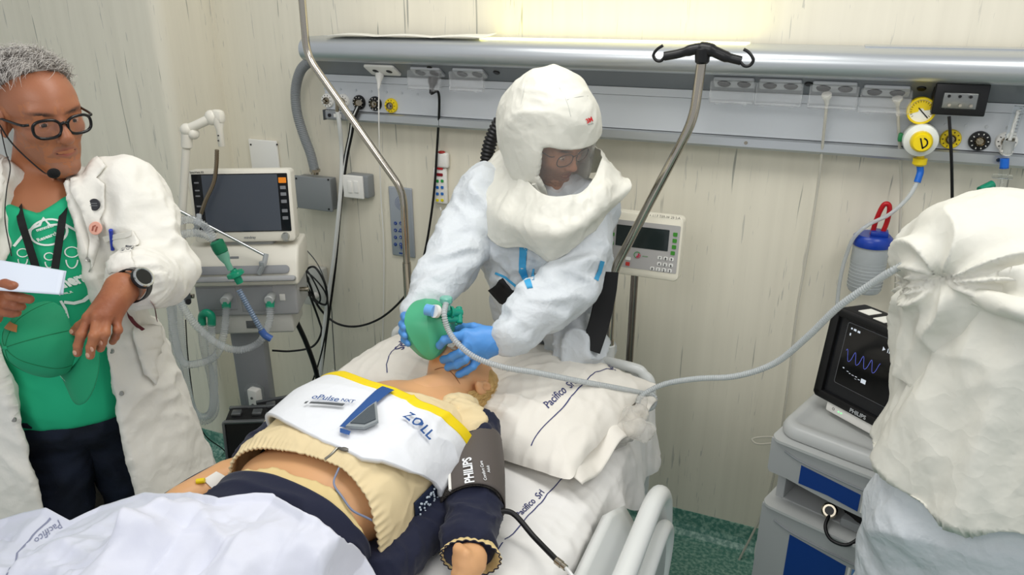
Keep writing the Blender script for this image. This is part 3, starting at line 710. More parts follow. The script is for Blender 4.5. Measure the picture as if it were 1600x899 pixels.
# suction canister
t = thing('suction_jar', 'clear suction jar with blue lid and red handle on the wall', 'jar', aty(1364, 450, -0.09))
cj = aty(1364, 372, -0.085); bj = aty(1359, 455, -0.085)
hz = cj.z-bj.z
MB().lathe([(0.052, hz-0.02), (0.053, hz-0.03), (0.050, 0.01), (0.045, 0), (0, 0), (0, 0.003), (0.043, 0.004), (0.048, 0.012), (0.050, hz-0.03)], (cj.x, cj.y, bj.z), (0, 0, 1), 32).build('jar', mat('frosted_clear', 'dde2e3', 0.2, trans=0.55, ior=1.15), t)
s = MB()
for k in range(9): s.lathe([(0.0515, 0), (0.0522, 0.0012), (0.0515, 0.0024)], (cj.x, cj.y, bj.z+0.02+k*0.011), (0, 0, 1), 32)
s.build('graduation', mat('graduation_grey', 'b3b8ba', 0.3), t)
MB().lathe([(0, hz+0.012), (0.048, hz+0.012), (0.056, hz+0.004), (0.058, hz-0.012), (0.056, hz-0.022), (0.05, hz-0.022)], (cj.x, cj.y, bj.z), (0, 0, 1), 32).box((cj.x+0.015, cj.y, cj.z+0.018), (0.05, 0.05, 0.016), 0.004).build('lid', mat('royal_blue', '173c9e', 0.3), t)
red = mat('red_rubber', 'b5121b', 0.3)
MB().tube([(cj.x-0.004, cj.y, cj.z+0.01), (cj.x+0.0, cj.y-0.005, cj.z+0.06), (cj.x+0.012, cj.y-0.01, cj.z+0.108), (cj.x+0.028, cj.y-0.01, cj.z+0.105), (cj.x+0.03, cj.y-0.005, cj.z+0.06), (cj.x+0.022, cj.y, cj.z+0.01)], 0.0075, 10).build('handle', red, t)
MB().box((cj.x, -0.02, cj.z-0.03), (0.05, 0.036, 0.03), 0.003).build('wall_bracket', alu2, t)
setp(MB().tube(pth((1238, 686, -0.10), (1200, 683, -0.12), (1176, 686, -0.13), (1184, 694, -0.14), (1215, 692, -0.12), (1250, 686, -0.1)), 0.0035, 8).build('looped_cable', MATS['cream_rubber']), 'cream cable loop sticking out beside the drawer trolley', 'cable')
setp(MB().tube(pth((1232, 760, -0.06), (1210, 800, -0.08), (1190, 830, -0.1), (1180, 870, -0.12), (1190, 930, -0.16)), 0.004, 8).build('white_cable', white), 'white cable dropping to the floor behind the trolley', 'cable')
setp(MB().tube(pth((1240, 740, -0.05), (1216, 775, -0.07), (1196, 805, -0.09), (1186, 850, -0.1), (1194, 905, -0.12)), 0.003, 8).build('navy_cable', mat('navy_rubber', '15203d', 0.5)), 'dark navy cable beside the white one behind the trolley', 'cable')
# scale read-out on its own post
t = thing('scale_display', 'cream bed scale read-out with number keys on a steel post behind the bed', 'display', (0, 0, 0))
YD = -0.30
a_ = aty(1005, 383, YD); ux = Vector((math.cos(0.0), math.sin(0.0), 0)); uy = Vector((0.0, 0.10, 1)).normalized(); nz = ux.cross(uy)
sc_ = (aty(1065, 385, YD).x-aty(945, 385, YD).x)/120.0
def dp(px, py): return a_+ux*((px-1005)*sc_)+uy*((383-py)*sc_*1.07)
crm = mat('cream_plastic', 'ece6d3', 0.35)
MB().rprism(a_-nz*0.03, ux, uy, 120*sc_, 100*sc_, 0.045, 0.018, edge=0.008).build('case', crm, t)
fa = a_+nz*0.0155
MB().rprism(dp(1006, 383)+nz*0.013, ux, uy, 110*sc_, 74*sc_, 0.003, 0.004).build('face_plate', mat('face_grey', 'b4b1ae', 0.4), t)
MB().rprism(dp(1004, 371)+nz*0.014, ux, uy, 82*sc_, 33*sc_, 0.003, 0.002).build('screen', mat('lcd_off', '272f2e', 0.12), t)
grn = mat('key_green', '3f8f2c', 0.4); wk = mat('key_white', 'f1f0ea', 0.4)
for i, (x_, y_) in enumerate(((957, 358), (957, 371), (957, 384), (1054, 361), (1054, 370), (1054, 379), (1053, 388))):
    MB().rprism(dp(x_, y_)+nz*0.015, ux, uy, 0.013, 0.012, 0.003, 0.002).build('key', wk if i == 0 else grn, t)
keys = [(1034, 397, '7'), (1043, 397, '8'), (1052, 397, '9'), (1034, 406, '4'), (1043, 406, '5'), (1052, 406, '6'), (1024, 414, '0'), (1033, 414, '1'), (1042, 414, '2'), (1051, 414, '3')]
for x_, y_, c_ in keys:
    k = MB().rprism(dp(x_, y_)+nz*0.015, ux, uy, 0.013, 0.0105, 0.003, 0.003).build('key', wk, t)
    decal('key_digit', text_shape(c_, 0.0105, align='CENTER', bold=0.0004), dp(x_, y_+1.9)+nz*0.0185, ux, uy, dark, k, off=0.0003)
for x_, y_ in ((957, 403), (957, 412), (985, 404)): MB().rprism(dp(x_, y_)+nz*0.015, ux, uy, 0.017, 0.010, 0.003, 0.002).build('key', wk, t)
MB().rprism(dp(985, 412)+nz*0.015, ux, uy, 0.013, 0.012, 0.003, 0.002).build('key', mat('key_red', 'c8403a', 0.4), t)
decal('round_logo', merge(ring_shape(0.011, 0.011, 0.0025, 24, 30, 250)), dp(999, 397)+nz*0.0165, ux, uy, mat('logo_green', '4f9a5f', 0.5), t)
decal('round_logo', merge(ring_shape(0.008, 0.008, 0.006, 20, -120, 60), ring_shape(0.011, 0.011, 0.0015, 20, -110, 20)), dp(999, 397)+nz*0.0165, ux, uy, mat('logo_red', 'c4445a', 0.5), t)
decal('logo_text', poly_shape([(0, 0), (0.018, 0), (0.018, 0.0015), (0, 0.0015)]), dp(1007, 398)+nz*0.0165, ux, uy, grn, t)
b_ = aty(993, 580, YD+0.03); MB().cyl((a_.x-0.028, YD+0.03, a_.z-0.09), (a_.x-0.028, YD+0.03, 0.1), 0.0125, seg=18).build('post', mat('dark_steel', '8a827b', 0.25, 1.0), t)
s = MB()
for k in range(4): s.cyl((a_.x-0.028, YD+0.03, 0.1), (a_.x-0.028+0.1*math.cos(k*PI/2+0.7), YD+0.03+0.1*math.sin(k*PI/2+0.7), 0.015), 0.012)
s.build('base', MATS['dark_steel'], t)
decal('serial_print', text_shape('+ 11:7 T09-W 29 5:A', 0.011), dp(1012, 339)+nz*0.0165, ux, uy, dark, t)
# ---------------------------------------------------------------- bed
BX0, BX1, BY0, BY1, BZ = -1.33, -0.41, -0.50, -2.50, 0.90
linen = mat('white_linen', 'eceae6', rough=0.75, bump=('noise', 60, 0.12, 0.004), sheen=0.2)
bedw = mat('bed_enamel', 'dfe1de', rough=0.28, coat=0.3)
bedg = mat('bed_grey', 'a9adab', rough=0.4)
print_blue = mat('linen_print', '3c4170', rough=0.8)
B = thing('hospital_bed', 'white hospital bed with tubular headboard and side rail, made up with white sheets', 'bed', (-0.87, -1.5, 0))
MB().box((-0.87, -1.5, 0.60), (0.86, 1.98, 0.08), 0.02).build('bed_frame', bedg, B)
MB().box((-0.87, -1.5, 0.66), (0.80, 1.94, 0.03), 0.01).build('mattress_base', bedw, B)
s = MB()
for y in (-0.75, -2.2): s.box((-0.87, y, 0.42), (0.5, 0.1, 0.32), 0.02)
s.box((-0.87, -1.5, 0.24), (0.6, 1.7, 0.08), 0.02); s.build('lift_column', bedg, B)
for x in (-1.2, -0.54):
    for y in (-0.6, -2.4):
        MB().cyl((x-0.02, y, 0.07), (x+0.02, y, 0.07), 0.07, bev=0.008).box((x, y, 0.15), (0.05, 0.06, 0.1), 0.01).build('castor', dark, B)
MB().tube([(-0.405, -0.47, 0.40), (-0.405, -0.47, 0.62), (-0.405, -0.47, 0.86), (-0.43, -0.47, 0.915), (-0.50, -0.47, 0.935), (-0.87, -0.47, 0.94), (-1.24, -0.47, 0.935), (-1.31, -0.47, 0.915), (-1.335, -0.47, 0.86), (-1.335, -0.47, 0.62), (-1.335, -0.47, 0.40)], 0.0165, 14, 6).build('headboard_tube', bedw, B)
MB().box((-0.87, -0.465, 0.74), (0.88, 0.018, 0.34), 0.008).build('headboard_panel', bedw, B)
MB().cyl((-0.385, -0.50, 0.63), (-0.365, -0.50, 0.63), 0.03, bev=0.006).build('corner_bumper', bedw, B)
for x, zt in ((-1.29, 0.985), (-0.556, 0.985)):
    MB().cyl((x, -0.44, 0.80), (x, -0.44, zt), 0.020, bev=0.004).box((x, -0.45, 0.86), (0.05, 0.05, 0.10), 0.008).build('pole_socket', bedw, B)
# side rail near the camera: moulded panel with two tubes


X_R = -0.262
rail = B
prof = []
def rp(y, z): return (X_R, y, z)
out = [rp(-0.90, 0.28), rp(-0.86, 0.45), rp(-0.87, 0.66), rp(-0.92, 0.80), rp(-1.0, 0.875), rp(-1.12, 0.90), rp(-2.05, 0.90), rp(-2.2, 0.82), rp(-2.25, 0.6), rp(-2.2, 0.30)]
pan = MB().prism([Vector(p) for p in [rp(-0.92, 0.28), rp(-0.875, 0.45), rp(-0.885, 0.66), rp(-0.95, 0.76), rp(-2.15, 0.76), rp(-2.2, 0.6), rp(-2.2, 0.30)]], (0.022, 0, 0)).build('rail_panel', bedg, B, smooth=False)
MB().tube([rp(-0.885, 0.62), rp(-0.90, 0.74), rp(-0.955, 0.845), rp(-1.05, 0.893), rp(-1.2, 0.90), rp(-1.7, 0.90), rp(-2.0, 0.895), rp(-2.15, 0.82), rp(-2.2, 0.65)], 0.024, 16, 8).build('rail_tube', bedw, B)
MB().tube([(X_R+0.012, -0.93, 0.56), (X_R+0.018, -0.93, 0.68), (X_R+0.02, -0.97, 0.765), (X_R+0.02, -1.06, 0.80), (X_R+0.02, -1.3, 0.80), (X_R+0.02, -1.9, 0.80), (X_R+0.02, -2.1, 0.72)], 0.019, 14, 8).build('rail_tube', bedw, B)
MB().grid(lambda u, v: Vector((X_R-0.045-0.05*v, -0.98-1.0*u, 0.78+0.085*min(1, u*7)-0.06*(1-v)+0.02*v)), 20, 6).build('rail_inner_panel', bedw, B, solid=0.02)
# left side rail beyond the patient, lowered
MB().tube([(-1.44, -1.0, 0.62), (-1.44, -1.1, 0.68), (-1.44, -1.9, 0.68), (-1.44, -2.0, 0.62)], 0.018, 12).build('lowered_rail', bedw, B)
def npgrid(fn, nu, nv):
    u, v = np.meshgrid(np.linspace(0, 1, nu+1), np.linspace(0, 1, nv+1), indexing='ij')
    P = fn(u.ravel(), v.ravel()); w = nv+1; i, j = np.meshgrid(np.arange(nu), np.arange(nv), indexing='ij'); i = i.ravel(); j = j.ravel()
    return P, np.stack([i*w+j, (i+1)*w+j, (i+1)*w+j+1, i*w+j+1], 1)
def gnormals(P, nu, nv):
    G = P.reshape(nu+1, nv+1, 3); du = np.gradient(G, axis=0); dv = np.gradient(G, axis=1); n = np.cross(du, dv).reshape(-1, 3)
    return n/(np.linalg.norm(n, axis=1)[:, None]+1e-9)
def cloth(name, fn, nu, nv, m, parent=None, disp=None, solid=0.0, flip=1, post=None):
    P, Q = npgrid(fn, nu, nv); n = gnormals(P, nu, nv)*flip
    if disp is not None: P = P+disp(P, n)
    if post is not None: P = post(P)
    return npmesh(name, P, Q if flip > 0 else Q[:, ::-1], m, parent, solid=solid)
# mattress and bottom sheet (rounded cross-section, draped over the right side)
MB().box((-0.87, -1.5, 0.78), (0.88, 1.98, 0.21), 0.04, seg=4).build('mattress', mat('mattress_cover', 'dcd9d2', 0.6), B)
def lerpk(x, xs, ys): return np.interp(x, xs, ys)
def sheet_fn(u, v):
    # v across: left skirt, top, right skirt;  u along the bed from the head
    y = -0.50-1.98*u; s = v
    hang = 0.165+0.035*np.sin(u*21)+0.02*np.sin(u*47+1)
    x = np.interp(s, [0, .12, .18, .24, .76, .82, .86, 1], [BX0-.03, BX0-.025, BX0-.005, BX0+.05, BX1-.05, BX1-.003, BX1+.02, BX1+.048])
    z = np.interp(s, [0, .12, .18, .24, .76, .82, .86, 1], [.70, .80, .872, .893, .895, .872, .845, 0])
    z = np.where(s > .86, .845-(s-.86)/.14*hang, z)
    x = x+np.where(s > .86, (s-.86)/.14*0.012*np.sin(u*60), 0)
    return np.stack([x, y, z], 1)
def sheet_disp(P, n):
    a = (creases(P, 4.5, 0, st=(.8, 2.0, 1))-.5)*0.016+(creases(P, 10, 4, st=(.6, 1.6, 1))-.5)*0.005+perlin(P*7)*0.003
    sd = np.clip((P[:, 0]-(BX1-.03))/.03, 0, 1); a = a+sd*(0.012*np.abs(perlin(P*np.array([4, 26, 4]))))
    return np.abs(n)*np.sign(n)*a[:, None]
SH = cloth('bottom_sheet', sheet_fn, 240, 170, linen, None, sheet_disp, 0, 1)
setp(SH, 'white bottom sheet stretched over the mattress and hanging over the right edge', 'sheet')
SHT = bvh(SH)

UPZ = (0, 0, 1)
hit_text('Pacifico  Srl', SHT, (812, 810), (853, 769), print_blue, SH, UPZ, shear=0.35, bold=0.012, tall=1.1)
hit_line(SHT, [(770, 868), (820, 813), (860, 768), (900, 722)], 0.003, print_blue, SH, UPZ)

# ---------------------------------------------------------------- pillow
PC = Vector((-0.835, -0.79, 0.925)); pu = Vector((0.985, -0.155, 0)).normalized(); pv = Vector((0.155, 0.985, 0)).normalized()
HEADC = Vector((-0.835, -0.925, 1.02))
def pil(side):
    def f(a, b):
        u = a*2-1; v = b*2-1
        e = np.clip((1-np.abs(u)**3.2), 0, 1)*np.clip((1-np.abs(v)**2.6), 0, 1)
        hw = 0.408*(1+0.02*np.sign(u)); hv = 0.262-0.02*np.cos(u*1.5)
        ear = 1+0.05*np.abs(u)**6*np.abs(v)**6
        x = PC.x+(pu.x*u*hw+pv.x*v*hv)*ear; y = PC.y+(pu.y*u*hw+pv.y*v*hv)*ear
        z = PC.z+0.012+0.02*v*(1-u*u)+(0.115*e**0.55 if side > 0 else -0.035*e**0.5)+0.012*np.abs(u)**4
        if side > 0: z = z-0.055*np.exp(-(((x-HEADC.x)/0.11)**2+((y-HEADC.y-.01)/0.10)**2))
        return np.stack([x, y, z], 1)
    return f
def pil_disp(P, n):
    q = P-np.array(HEADC); r = np.hypot(q[:, 0], q[:, 1]); th = np.arctan2(q[:, 1], q[:, 0])
    rad = (1-np.abs(perlin(np.stack([th*4.5, r*2, r*0+3], 1)))*3).clip(0, 1)**2*np.exp(-((r-0.16)/0.09)**2)*0.012
    edge = (1-np.abs(perlin(P*np.array([24, 9, 1])))*3).clip(0, 1)**2*0.004
    a = rad+edge+(creases(P, 6, 2)-.5)*0.012+perlin(P*6)*0.005
    return n*a[:, None]
PT, Qp = npgrid(pil(1), 150, 90); n_ = gnormals(PT, 150, 90); PT = PT+pil_disp(PT, n_)*1.0
PB, Qb = npgrid(pil(-1), 150, 90)
w_ = 91
for i in range(151):
    for j in range(91):
        if i in (0, 150) or j in (0, 90): PB[i*w_+j] = PT[i*w_+j]
PL = npmesh('pillow', np.concatenate([PT, PB]), np.concatenate([Qp, Qb[:, ::-1]+len(PT)]), mat('pillow_linen', 'e9e4da', rough=0.75, bump=('noise', 70, 0.1, 0.004)))
setp(PL, 'plump white pillow with blue printed lines under the training manikin head', 'pillow'); PLT = bvh(PL)
# loose hem of the pillowcase at the right end
def hemf(u, v):

    return np.stack([(PC.x+pu.x*0.395+pv.x*(-0.25+0.47*u))+pu.x*0.06*v, (PC.y+pu.y*0.395+pv.y*(-0.25+0.47*u))+pu.y*0.06*v, 0.952-0.03*v+0.014*np.sin(u*13+v*2)], 1)
cloth('pillowcase_hem', hemf, 60, 10, MATS['pillow_linen'], PL, lambda P, n: n*(perlin(P*22)*0.008)[:, None], 0.002)
hit_line(PLT, [(830, 697), (845, 672), (872, 645), (900, 612), (930, 582), (958, 560)], 0.003, print_blue, PL, UPZ)
hit_text('Pacifico  Srl', PLT, (857, 639), (903, 598), print_blue, PL, UPZ, shear=0.35, bold=0.012, tall=1.1)
hit_text('Pac', PLT, (944, 568), (956, 553), print_blue, PL, UPZ, shear=0.35, bold=0.012, tall=1.1)
hit_line(PLT, [(605, 583), (604, 570), (612, 550), (630, 533)], 0.003, print_blue, PL, UPZ)
hit_text('Srl', PLT, (630, 547), (640, 532), print_blue, PL, UPZ, shear=0.3, bold=0.012)

# ---------------------------------------------------------------- IV poles on the bed corners
def iv(px, y, r=0.0125): return [aty(*q, y) for q in px]
def bendpath(P, r=0.05):
    out = [P[0]]
    for i in range(1, len(P)-1):
        a = (P[i-1]-P[i]).normalized(); b_ = (P[i+1]-P[i]).normalized()
        for k in range(7):
            t = k/6; out.append(P[i]+a*r*(1-t)**2+b_*r*t**2)
    return out+[P[-1]]
t = thing('iv_pole', 'bent steel pole rising from the left corner of the bed head out of the frame', 'IV pole', (-1.29, -0.44, 0.9))
P_ = [Vector((-1.29, -0.44, 0.93)), Vector((-1.286, -0.44, 1.41)), Vector((-1.628, -0.44, 1.835)), Vector((-1.622, -0.44, 2.35))]
MB().ring(bendpath(P_), 0.0125, 16).build('bent_tube', steel, t)
MB().cyl((-1.29, -0.44, 0.93), (-1.2885, -0.44, 1.16), 0.0150, seg=16).build('lower_sleeve', steel, t)
t = thing('iv_pole', 'bent steel pole with black double hook crossbar at the right bed head corner', 'IV pole', (-0.555, -0.44, 0.9))
P_ = [Vector((-0.556, -0.44, 0.93)), Vector((-0.556, -0.44, 1.225)), Vector((-0.352, -0.44, 1.70)), Vector((-0.343, -0.44, 1.865))]
MB().ring(bendpath(P_), 0.0135, 16).build('bent_tube', steel, t)
MB().cyl((-0.556, -0.44, 0.93), (-0.556, -0.44, 1.0), 0.0165, seg=16).build('lower_sleeve', steel, t)
def hq(px, py): return aty(px, py, -0.45)
s = MB()
s.ring(interp([hq(1038, 88), hq(1060, 84), hq(1085, 77), hq(1098, 76), hq(1112, 79), hq(1135, 89), hq(1158, 95)], 5), [0.012]*8+[0.0145]*6+[0.0175]*7+[0.0145]*5+[0.012]*5, 14)
s.cyl(hq(1098, 74), hq(1097, 100), 0.021, 0.0185, seg=18, bev=0.005)
s.build('hook_crossbar', dark, t)
MB().tube([hq(1040, 87), hq(1033, 95), hq(1025, 94), hq(1021, 86), hq(1027, 77), hq(1036, 71)], 0.0042, 10).build('drip_hook', dark, t)
MB().tube([hq(1155, 95), hq(1163, 103), hq(1172, 102), hq(1177, 93), hq(1170, 82), hq(1162, 77)], 0.0042, 10).build('drip_hook', dark, t)
# ---------------------------------------------------------------- anatomy as implicit surfaces
def head_sdf(P, c, R, s=1.0, ears=True, neck=0.16, open_=0.0, neckr=0.056, nose=1.0, neckdir=(0, -0.25, -1)):
    q = ((P-A(c)) @ R)/s; q = q.copy(); ax = q.copy(); ax[:, 0] = np.abs(q[:, 0])
    d = ellip(q, (0, -0.018, 0.040), (0.076, 0.096, 0.084))
    d = smin(d, ellip(q, (0, 0.022, 0.028), (0.066, 0.072, 0.070)), 0.02)
    d = smin(d, ellip(q, (0, 0.028, -0.035), (0.056, 0.060, 0.070)), 0.03)
    d = smin(d, cap(ax, (0.046, -0.005, -0.058), (0.012, 0.062, -0.100), 0.017, 0.018), 0.03)
    d = smin(d, cap(q, (-0.008, 0.070, -0.101), (0.008, 0.070, -0.101), 0.016), 0.02)
    d = smin(d, ellip(ax, (0.036, 0.058, -0.016), (0.024, 0.022, 0.020)), 0.018)
    d = smin(d, cap(ax, (0.0, 0.082, 0.030), (0.044, 0.068, 0.030), 0.0105, 0.009), 0.016)
    d = smax(d, -ellip(ax, (0.031, 0.098, 0.008), (0.018, 0.017, 0.012)), 0.012)
    d = smin(d, cap(q, (0, 0.082, 0.020), (0, 0.084+0.018*nose, -0.024), 0.0065, 0.0095), 0.012)
    d = smin(d, ellip(q, (0, 0.084+0.019*nose, -0.028), (0.0115, 0.011, 0.0095)), 0.006)
    d = smin(d, ellip(ax, (0.0125, 0.092, -0.031), (0.0075, 0.010, 0.0075)), 0.006)
    d = smax(d, -ellip(ax, (0.0062, 0.097, -0.0385), (0.0032, 0.005, 0.003)), 0.002)
    d = smin(d, ellip(q, (0, 0.073, -0.060), (0.026, 0.016, 0.020)), 0.015)
    g = 0.002+open_*0.5
    d = smin(d, cap(ax, (0.0, 0.0885, -0.0555+g), (0.021, 0.078, -0.0590+g*0.3), 0.0042, 0.0022), 0.005)
    d = smin(d, cap(ax, (0.0, 0.0865, -0.0660-g), (0.018, 0.078, -0.0615-g*0.3), 0.0052, 0.0025), 0.006)
    d = smax(d, -ellip(q, (0, 0.093, -0.0605), (0.022, 0.012, 0.0013+open_)), 0.002)
    eye = np.linalg.norm(ax-A((0.031, 0.0745, 0.0065)), axis=1)-0.0128
    d = smin(d, eye, 0.003)
    lid = smax(np.linalg.norm(ax-A((0.031, 0.0745, 0.0065)), axis=1)-0.0142, -(q[:, 2]-0.0105), 0.002)
    d = smin(d, lid, 0.002)
    lid = smax(np.linalg.norm(ax-A((0.031, 0.0745, 0.0065)), axis=1)-0.0138, (q[:, 2]+0.0005), 0.002)
    d = smin(d, lid, 0.002)
    if ears:
        er = ellip(ax, (0.079, -0.010, 0.000), (0.0085, 0.019, 0.031), np.array(Matrix.Rotation(-0.25, 3, 'X')))
        er = smax(er, -ellip(ax, (0.088, -0.007, 0.003), (0.008, 0.011, 0.020)), 0.004)
        er = smin(er, ellip(ax, (0.080, -0.004, -0.026), (0.006, 0.009, 0.010)), 0.008)
        d = smin(d, er, 0.006)
    if neck:
        nd = A(neckdir); nd = nd/np.linalg.norm(nd); a0 = A((0, -0.022, -0.045))
        d = smin(d, cap(q, a0, a0+nd*neck/s, neckr, neckr*1.05), 0.03)
    return d*s
def hcol(P, c, R, s, skin, lip=None, brow=None, stub=None):
    q = ((P-A(c)) @ R)/s; ax = np.abs(q[:, 0]); col = np.tile(A(skin), (len(q), 1))
    def blend(m, cc): nonlocal col; m = np.clip(m, 0, 1)[:, None]; col = col*(1-m)+A(cc)*m
    if stub is not None: blend((0.6+0.4*perlin(P*260))*np.clip((-0.030-q[:, 2])/0.02, 0, 1)*np.clip((q[:, 1]-0.0)/0.03, 0, 1)*np.clip((q[:, 2]+0.13)/0.01, 0, 1)*stub[1], stub[0])
    if lip is not None: blend(1.7-np.sqrt((q[:, 0]/0.021)**2+((q[:, 2]+0.0608)/0.0095)**2)*1.35-(q[:, 1] < 0.07)*9, lip)
    if lip is not None: blend(1.5-np.sqrt((q[:, 0]/0.0215)**2+((q[:, 2]+0.0602)/0.0020)**2)*1.1-(q[:, 1] < 0.07)*9, A(lip)*0.18)  # dark line between the lips: shade of the gap painted in
    if brow is not None: blend((1.35-np.sqrt(((ax-0.033)/0.022)**2+((q[:, 2]-0.0275-0.12*(ax-0.03))/0.0052)**2)-(q[:, 1] < 0.05)*9)*(0.9+0.5*perlin(P*400)), brow)
    return col
def eyes(parent, c, R, s, iris, look=(0, 1, 0)):
    for sx in (-1, 1):
        e = A(c)+R @ (A((sx*0.031, 0.0745, 0.0065))*s); lk = R @ (A(look)/np.linalg.norm(look)); E_ = Vector(e); D = Vector(lk)
        o = MB().ell(E_, (0.0129*s,)*3, seg=20).build('eyeball', mat('eye_white', 'e4ded6', 0.15, coat=0.4), parent)
        MB().lathe([(0, 0.0134*s), (0.0055*s, 0.0122*s), (0.0058*s, 0.0115*s)], E_, D, 20).build('iris', mat(iris, {'iris_brown': '3a2416', 'iris_dark': '1d120c', 'iris_blue': '4c6f8c'}[iris], 0.1, coat=0.8), o)
        MB().lathe([(0, 0.01385*s), (0.0026*s, 0.0132*s)], E_, D, 14).build('pupil', dark, o)
def fingers(P, palm, chains, k=0.008, kp=0.014):
    """palm: list of (wrist_pt, knuckle_pt, r0, r1); chains: (points, r0, r1)"""
    d = None
    for a, b, r0, r1 in palm:
        c = cap(P, a, b, r0, r1); d = c if d is None else smin(d, c, kp)
    for pts, r0, r1 in chains:
        f = None; n = len(pts)-1
        for i in range(n):
            c = cap(P, pts[i], pts[i+1], r0+(r1-r0)*i/n, r0+(r1-r0)*(i+1)/n); f = c if f is None else smin(f, c, 0.003)
        d = smin(d, f, k)
    return d

# ---------------------------------------------------------------- training manikin on the bed
skinm = mat('manikin_skin', 'dca878', rough=0.42, sss=0.06, spec=0.4)
MK = thing('training_manikin', 'supine medical training manikin with blonde hair, dark navy tracksuit and cream jacket', 'manikin', (-0.87, -1.3, 0.92))
HR = basis((-0.16, 0.60, 0.80), (0.28, 0.74, -0.60))     # face direction, crown direction
HR_up = HR[:, 2]
SX = -0.895
TY = [-0.98, -1.04, -1.10, -1.20, -1.30, -1.40, -1.50, -1.60, -1.72, -1.90]
TA = [0.09, 0.155, 0.186, 0.196, 0.198, 0.191, 0.183, 0.175, 0.170, 0.168]
TT = [1.03, 1.055, 1.085, 1.130, 1.148, 1.142, 1.128, 1.108, 1.080, 1.04]
def torso(y, th, off=0.0):
    a = np.interp(y, TY[::-1], TA[::-1])+off; zt = np.interp(y, TY[::-1], TT[::-1])+off; zc = 1.01
    c = np.cos(th); s_ = np.sin(th); e = 0.82
    x = SX+a*np.sign(c)*np.abs(c)**e
    z = zc+np.where(s_ > 0, (zt-zc)*np.abs(s_)**e, -(0.095+off)*np.abs(s_)**e)
    return np.stack([x, y+0*th, z], 1)
ShL = (-0.715, -1.13, 1.03); ElL = (-0.600, -1.335, 0.965); WrL = (-0.545, -1.455, 0.968)
ShR = (-1.085, -1.16, 1.03); ElR = (-1.125, -1.42, 0.985); WrR = (-1.205, -1.67, 0.978)
NB = (-0.865, -1.085, 1.035)
def mk_body(P):
    d = head_sdf(P, HEADC, HR, 0.98, neck=0)
    q0 = A(HEADC)+HR @ A((0, -0.025, -0.055))
    d = smin(d, cap(P, q0, NB, 0.058, 0.066), 0.02)
    t_ = None
    for i in range(len(TY)-1):
        ym = (TY[i]+TY[i+1])/2
    for y, a, zt in zip(TY[1:], TA[1:], TT[1:]):
        e = ellip(P, (SX, y, 0.5*(zt+0.925)), (a, 0.085, (zt-0.925)/2)); t_ = e if t_ is None else smin(t_, e, 0.05)
    d = smin(d, t_, 0.03)
    for S, E_, W in ((ShL, ElL, WrL), (ShR, ElR, WrR)):
        d = smin(d, cap(P, S, E_, 0.052, 0.042), 0.03); d = smin(d, cap(P, E_, W, 0.041, 0.027), 0.01)
    return d
# the fist on the right (patient's left hand): curled fingers, thumb laid across
hz = 0.975
def pz(px, py, z): return atz(px, py, z)
MH = [((WrL, pz(742, 872, .985), 0.024, 0.024)), (WrL, pz(722, 874, .985), 0.022, 0.020), (WrL, pz(730, 880, .99), 0.024, 0.024)]
MC = [([pz(748, 872, .985), pz(750, 886, .98), pz(741, 899, .972), pz(733, 893, .962)], 0.0115, 0.010),
      ([pz(738, 876, .99), pz(739, 890, .985), pz(730, 902, .975), pz(725, 895, .965)], 0.0115, 0.010),
      ([pz(728, 877, .99), pz(728, 891, .985), pz(720, 902, .974), pz(716, 895, .965)], 0.011, 0.0095),
      ([pz(718, 876, .985), pz(717, 888, .98), pz(711, 897, .972)], 0.010, 0.009),
      ([pz(722, 862, 1.0), pz(716, 858, 1.008), pz(728, 866, 1.014)], 0.012, 0.010)]
def mk_all(P): return np.minimum(mk_body(P), smin(fingers(P, MH, MC), 9e9, 1) if False else fingers(P, MH, MC))
bo = blob('body', mk_all, (-1.30, -2.0, 0.88), (-0.46, -0.72, 1.26), 0.0075, skinm, MK)
# detailed head skin laid at finer resolution
hd = blob('head', lambda P: smin(head_sdf(P, HEADC, HR, 0.985, neck=0), cap(P, A(HEADC)+HR @ A((0, -0.025, -0.055)), NB, 0.0585, 0.068), 0.02)-0.0012, (-1.00, -1.10, 0.92), (-0.70, -0.74, 1.24), 0.0035, mat('manikin_head_skin', (1, 1, 1), rough=0.42, vcol=True, sss=0.05), MK,
          col=lambda P: hcol(P, HEADC, HR, 0.985, hexc('dfaa7c'), hexc('b8705c'), hexc('a88a5c')))
eyes(hd, HEADC, HR, 0.985, 'iris_blue')
# mould seams on the neck and jaw
HT = bvh(hd)
seamm = mat('mould_seam', '8f6040', 0.6)
def seam(pxs, z):
    pts = []
    for px, py in pxs:
        d = ray(px, py).normalized(); h = HT.ray_cast(CAM, d)
        if h[0] is not None: pts.append(h[0]+h[1]*0.0002)
    if len(pts) > 2: MB().tube(pts, 0.0011, 6, 4).build('mould_seam', seamm, hd)
seam([(667, 585), (680, 578), (694, 575), (706, 583), (716, 596), (724, 612)], 0)
# ear of the visible side comes with the head; hair
hairm = mat('blonde_hair', 'd4b478', rough=0.5, bump=('noise', 120, 0.5, 0.003), vary=(30, 'b8955a', 0.4, 0.6))
def hair_f(P):
    q = ((P-A(HEADC)) @ HR)/0.985
    d = ellip(q, (0, -0.028, 0.040), (0.092, 0.106, 0.100))
    d = smin(d, ellip(q, (0, -0.070, -0.035), (0.080, 0.055, 0.075)), 0.03)
    face = q[:, 1]-(0.074+0.45*(q[:, 2]-0.075))
    d = smax(d, face-0.0, 0.012)
    side = -(q[:, 2]-0.022)+(np.abs(q[:, 0]) < 0.05)*-0.05-np.clip((-0.012-q[:, 1])*6, 0, 0.12)
    d = smax(d, side, 0.015)
    return d*0.985
def hair_disp(P, N):
    q = ((P-A(HEADC)) @ HR); return N*(0.004*perlin(q*np.array([110, 30, 30]))+0.006*perlin(q*np.array([45, 14, 14])))[:, None]
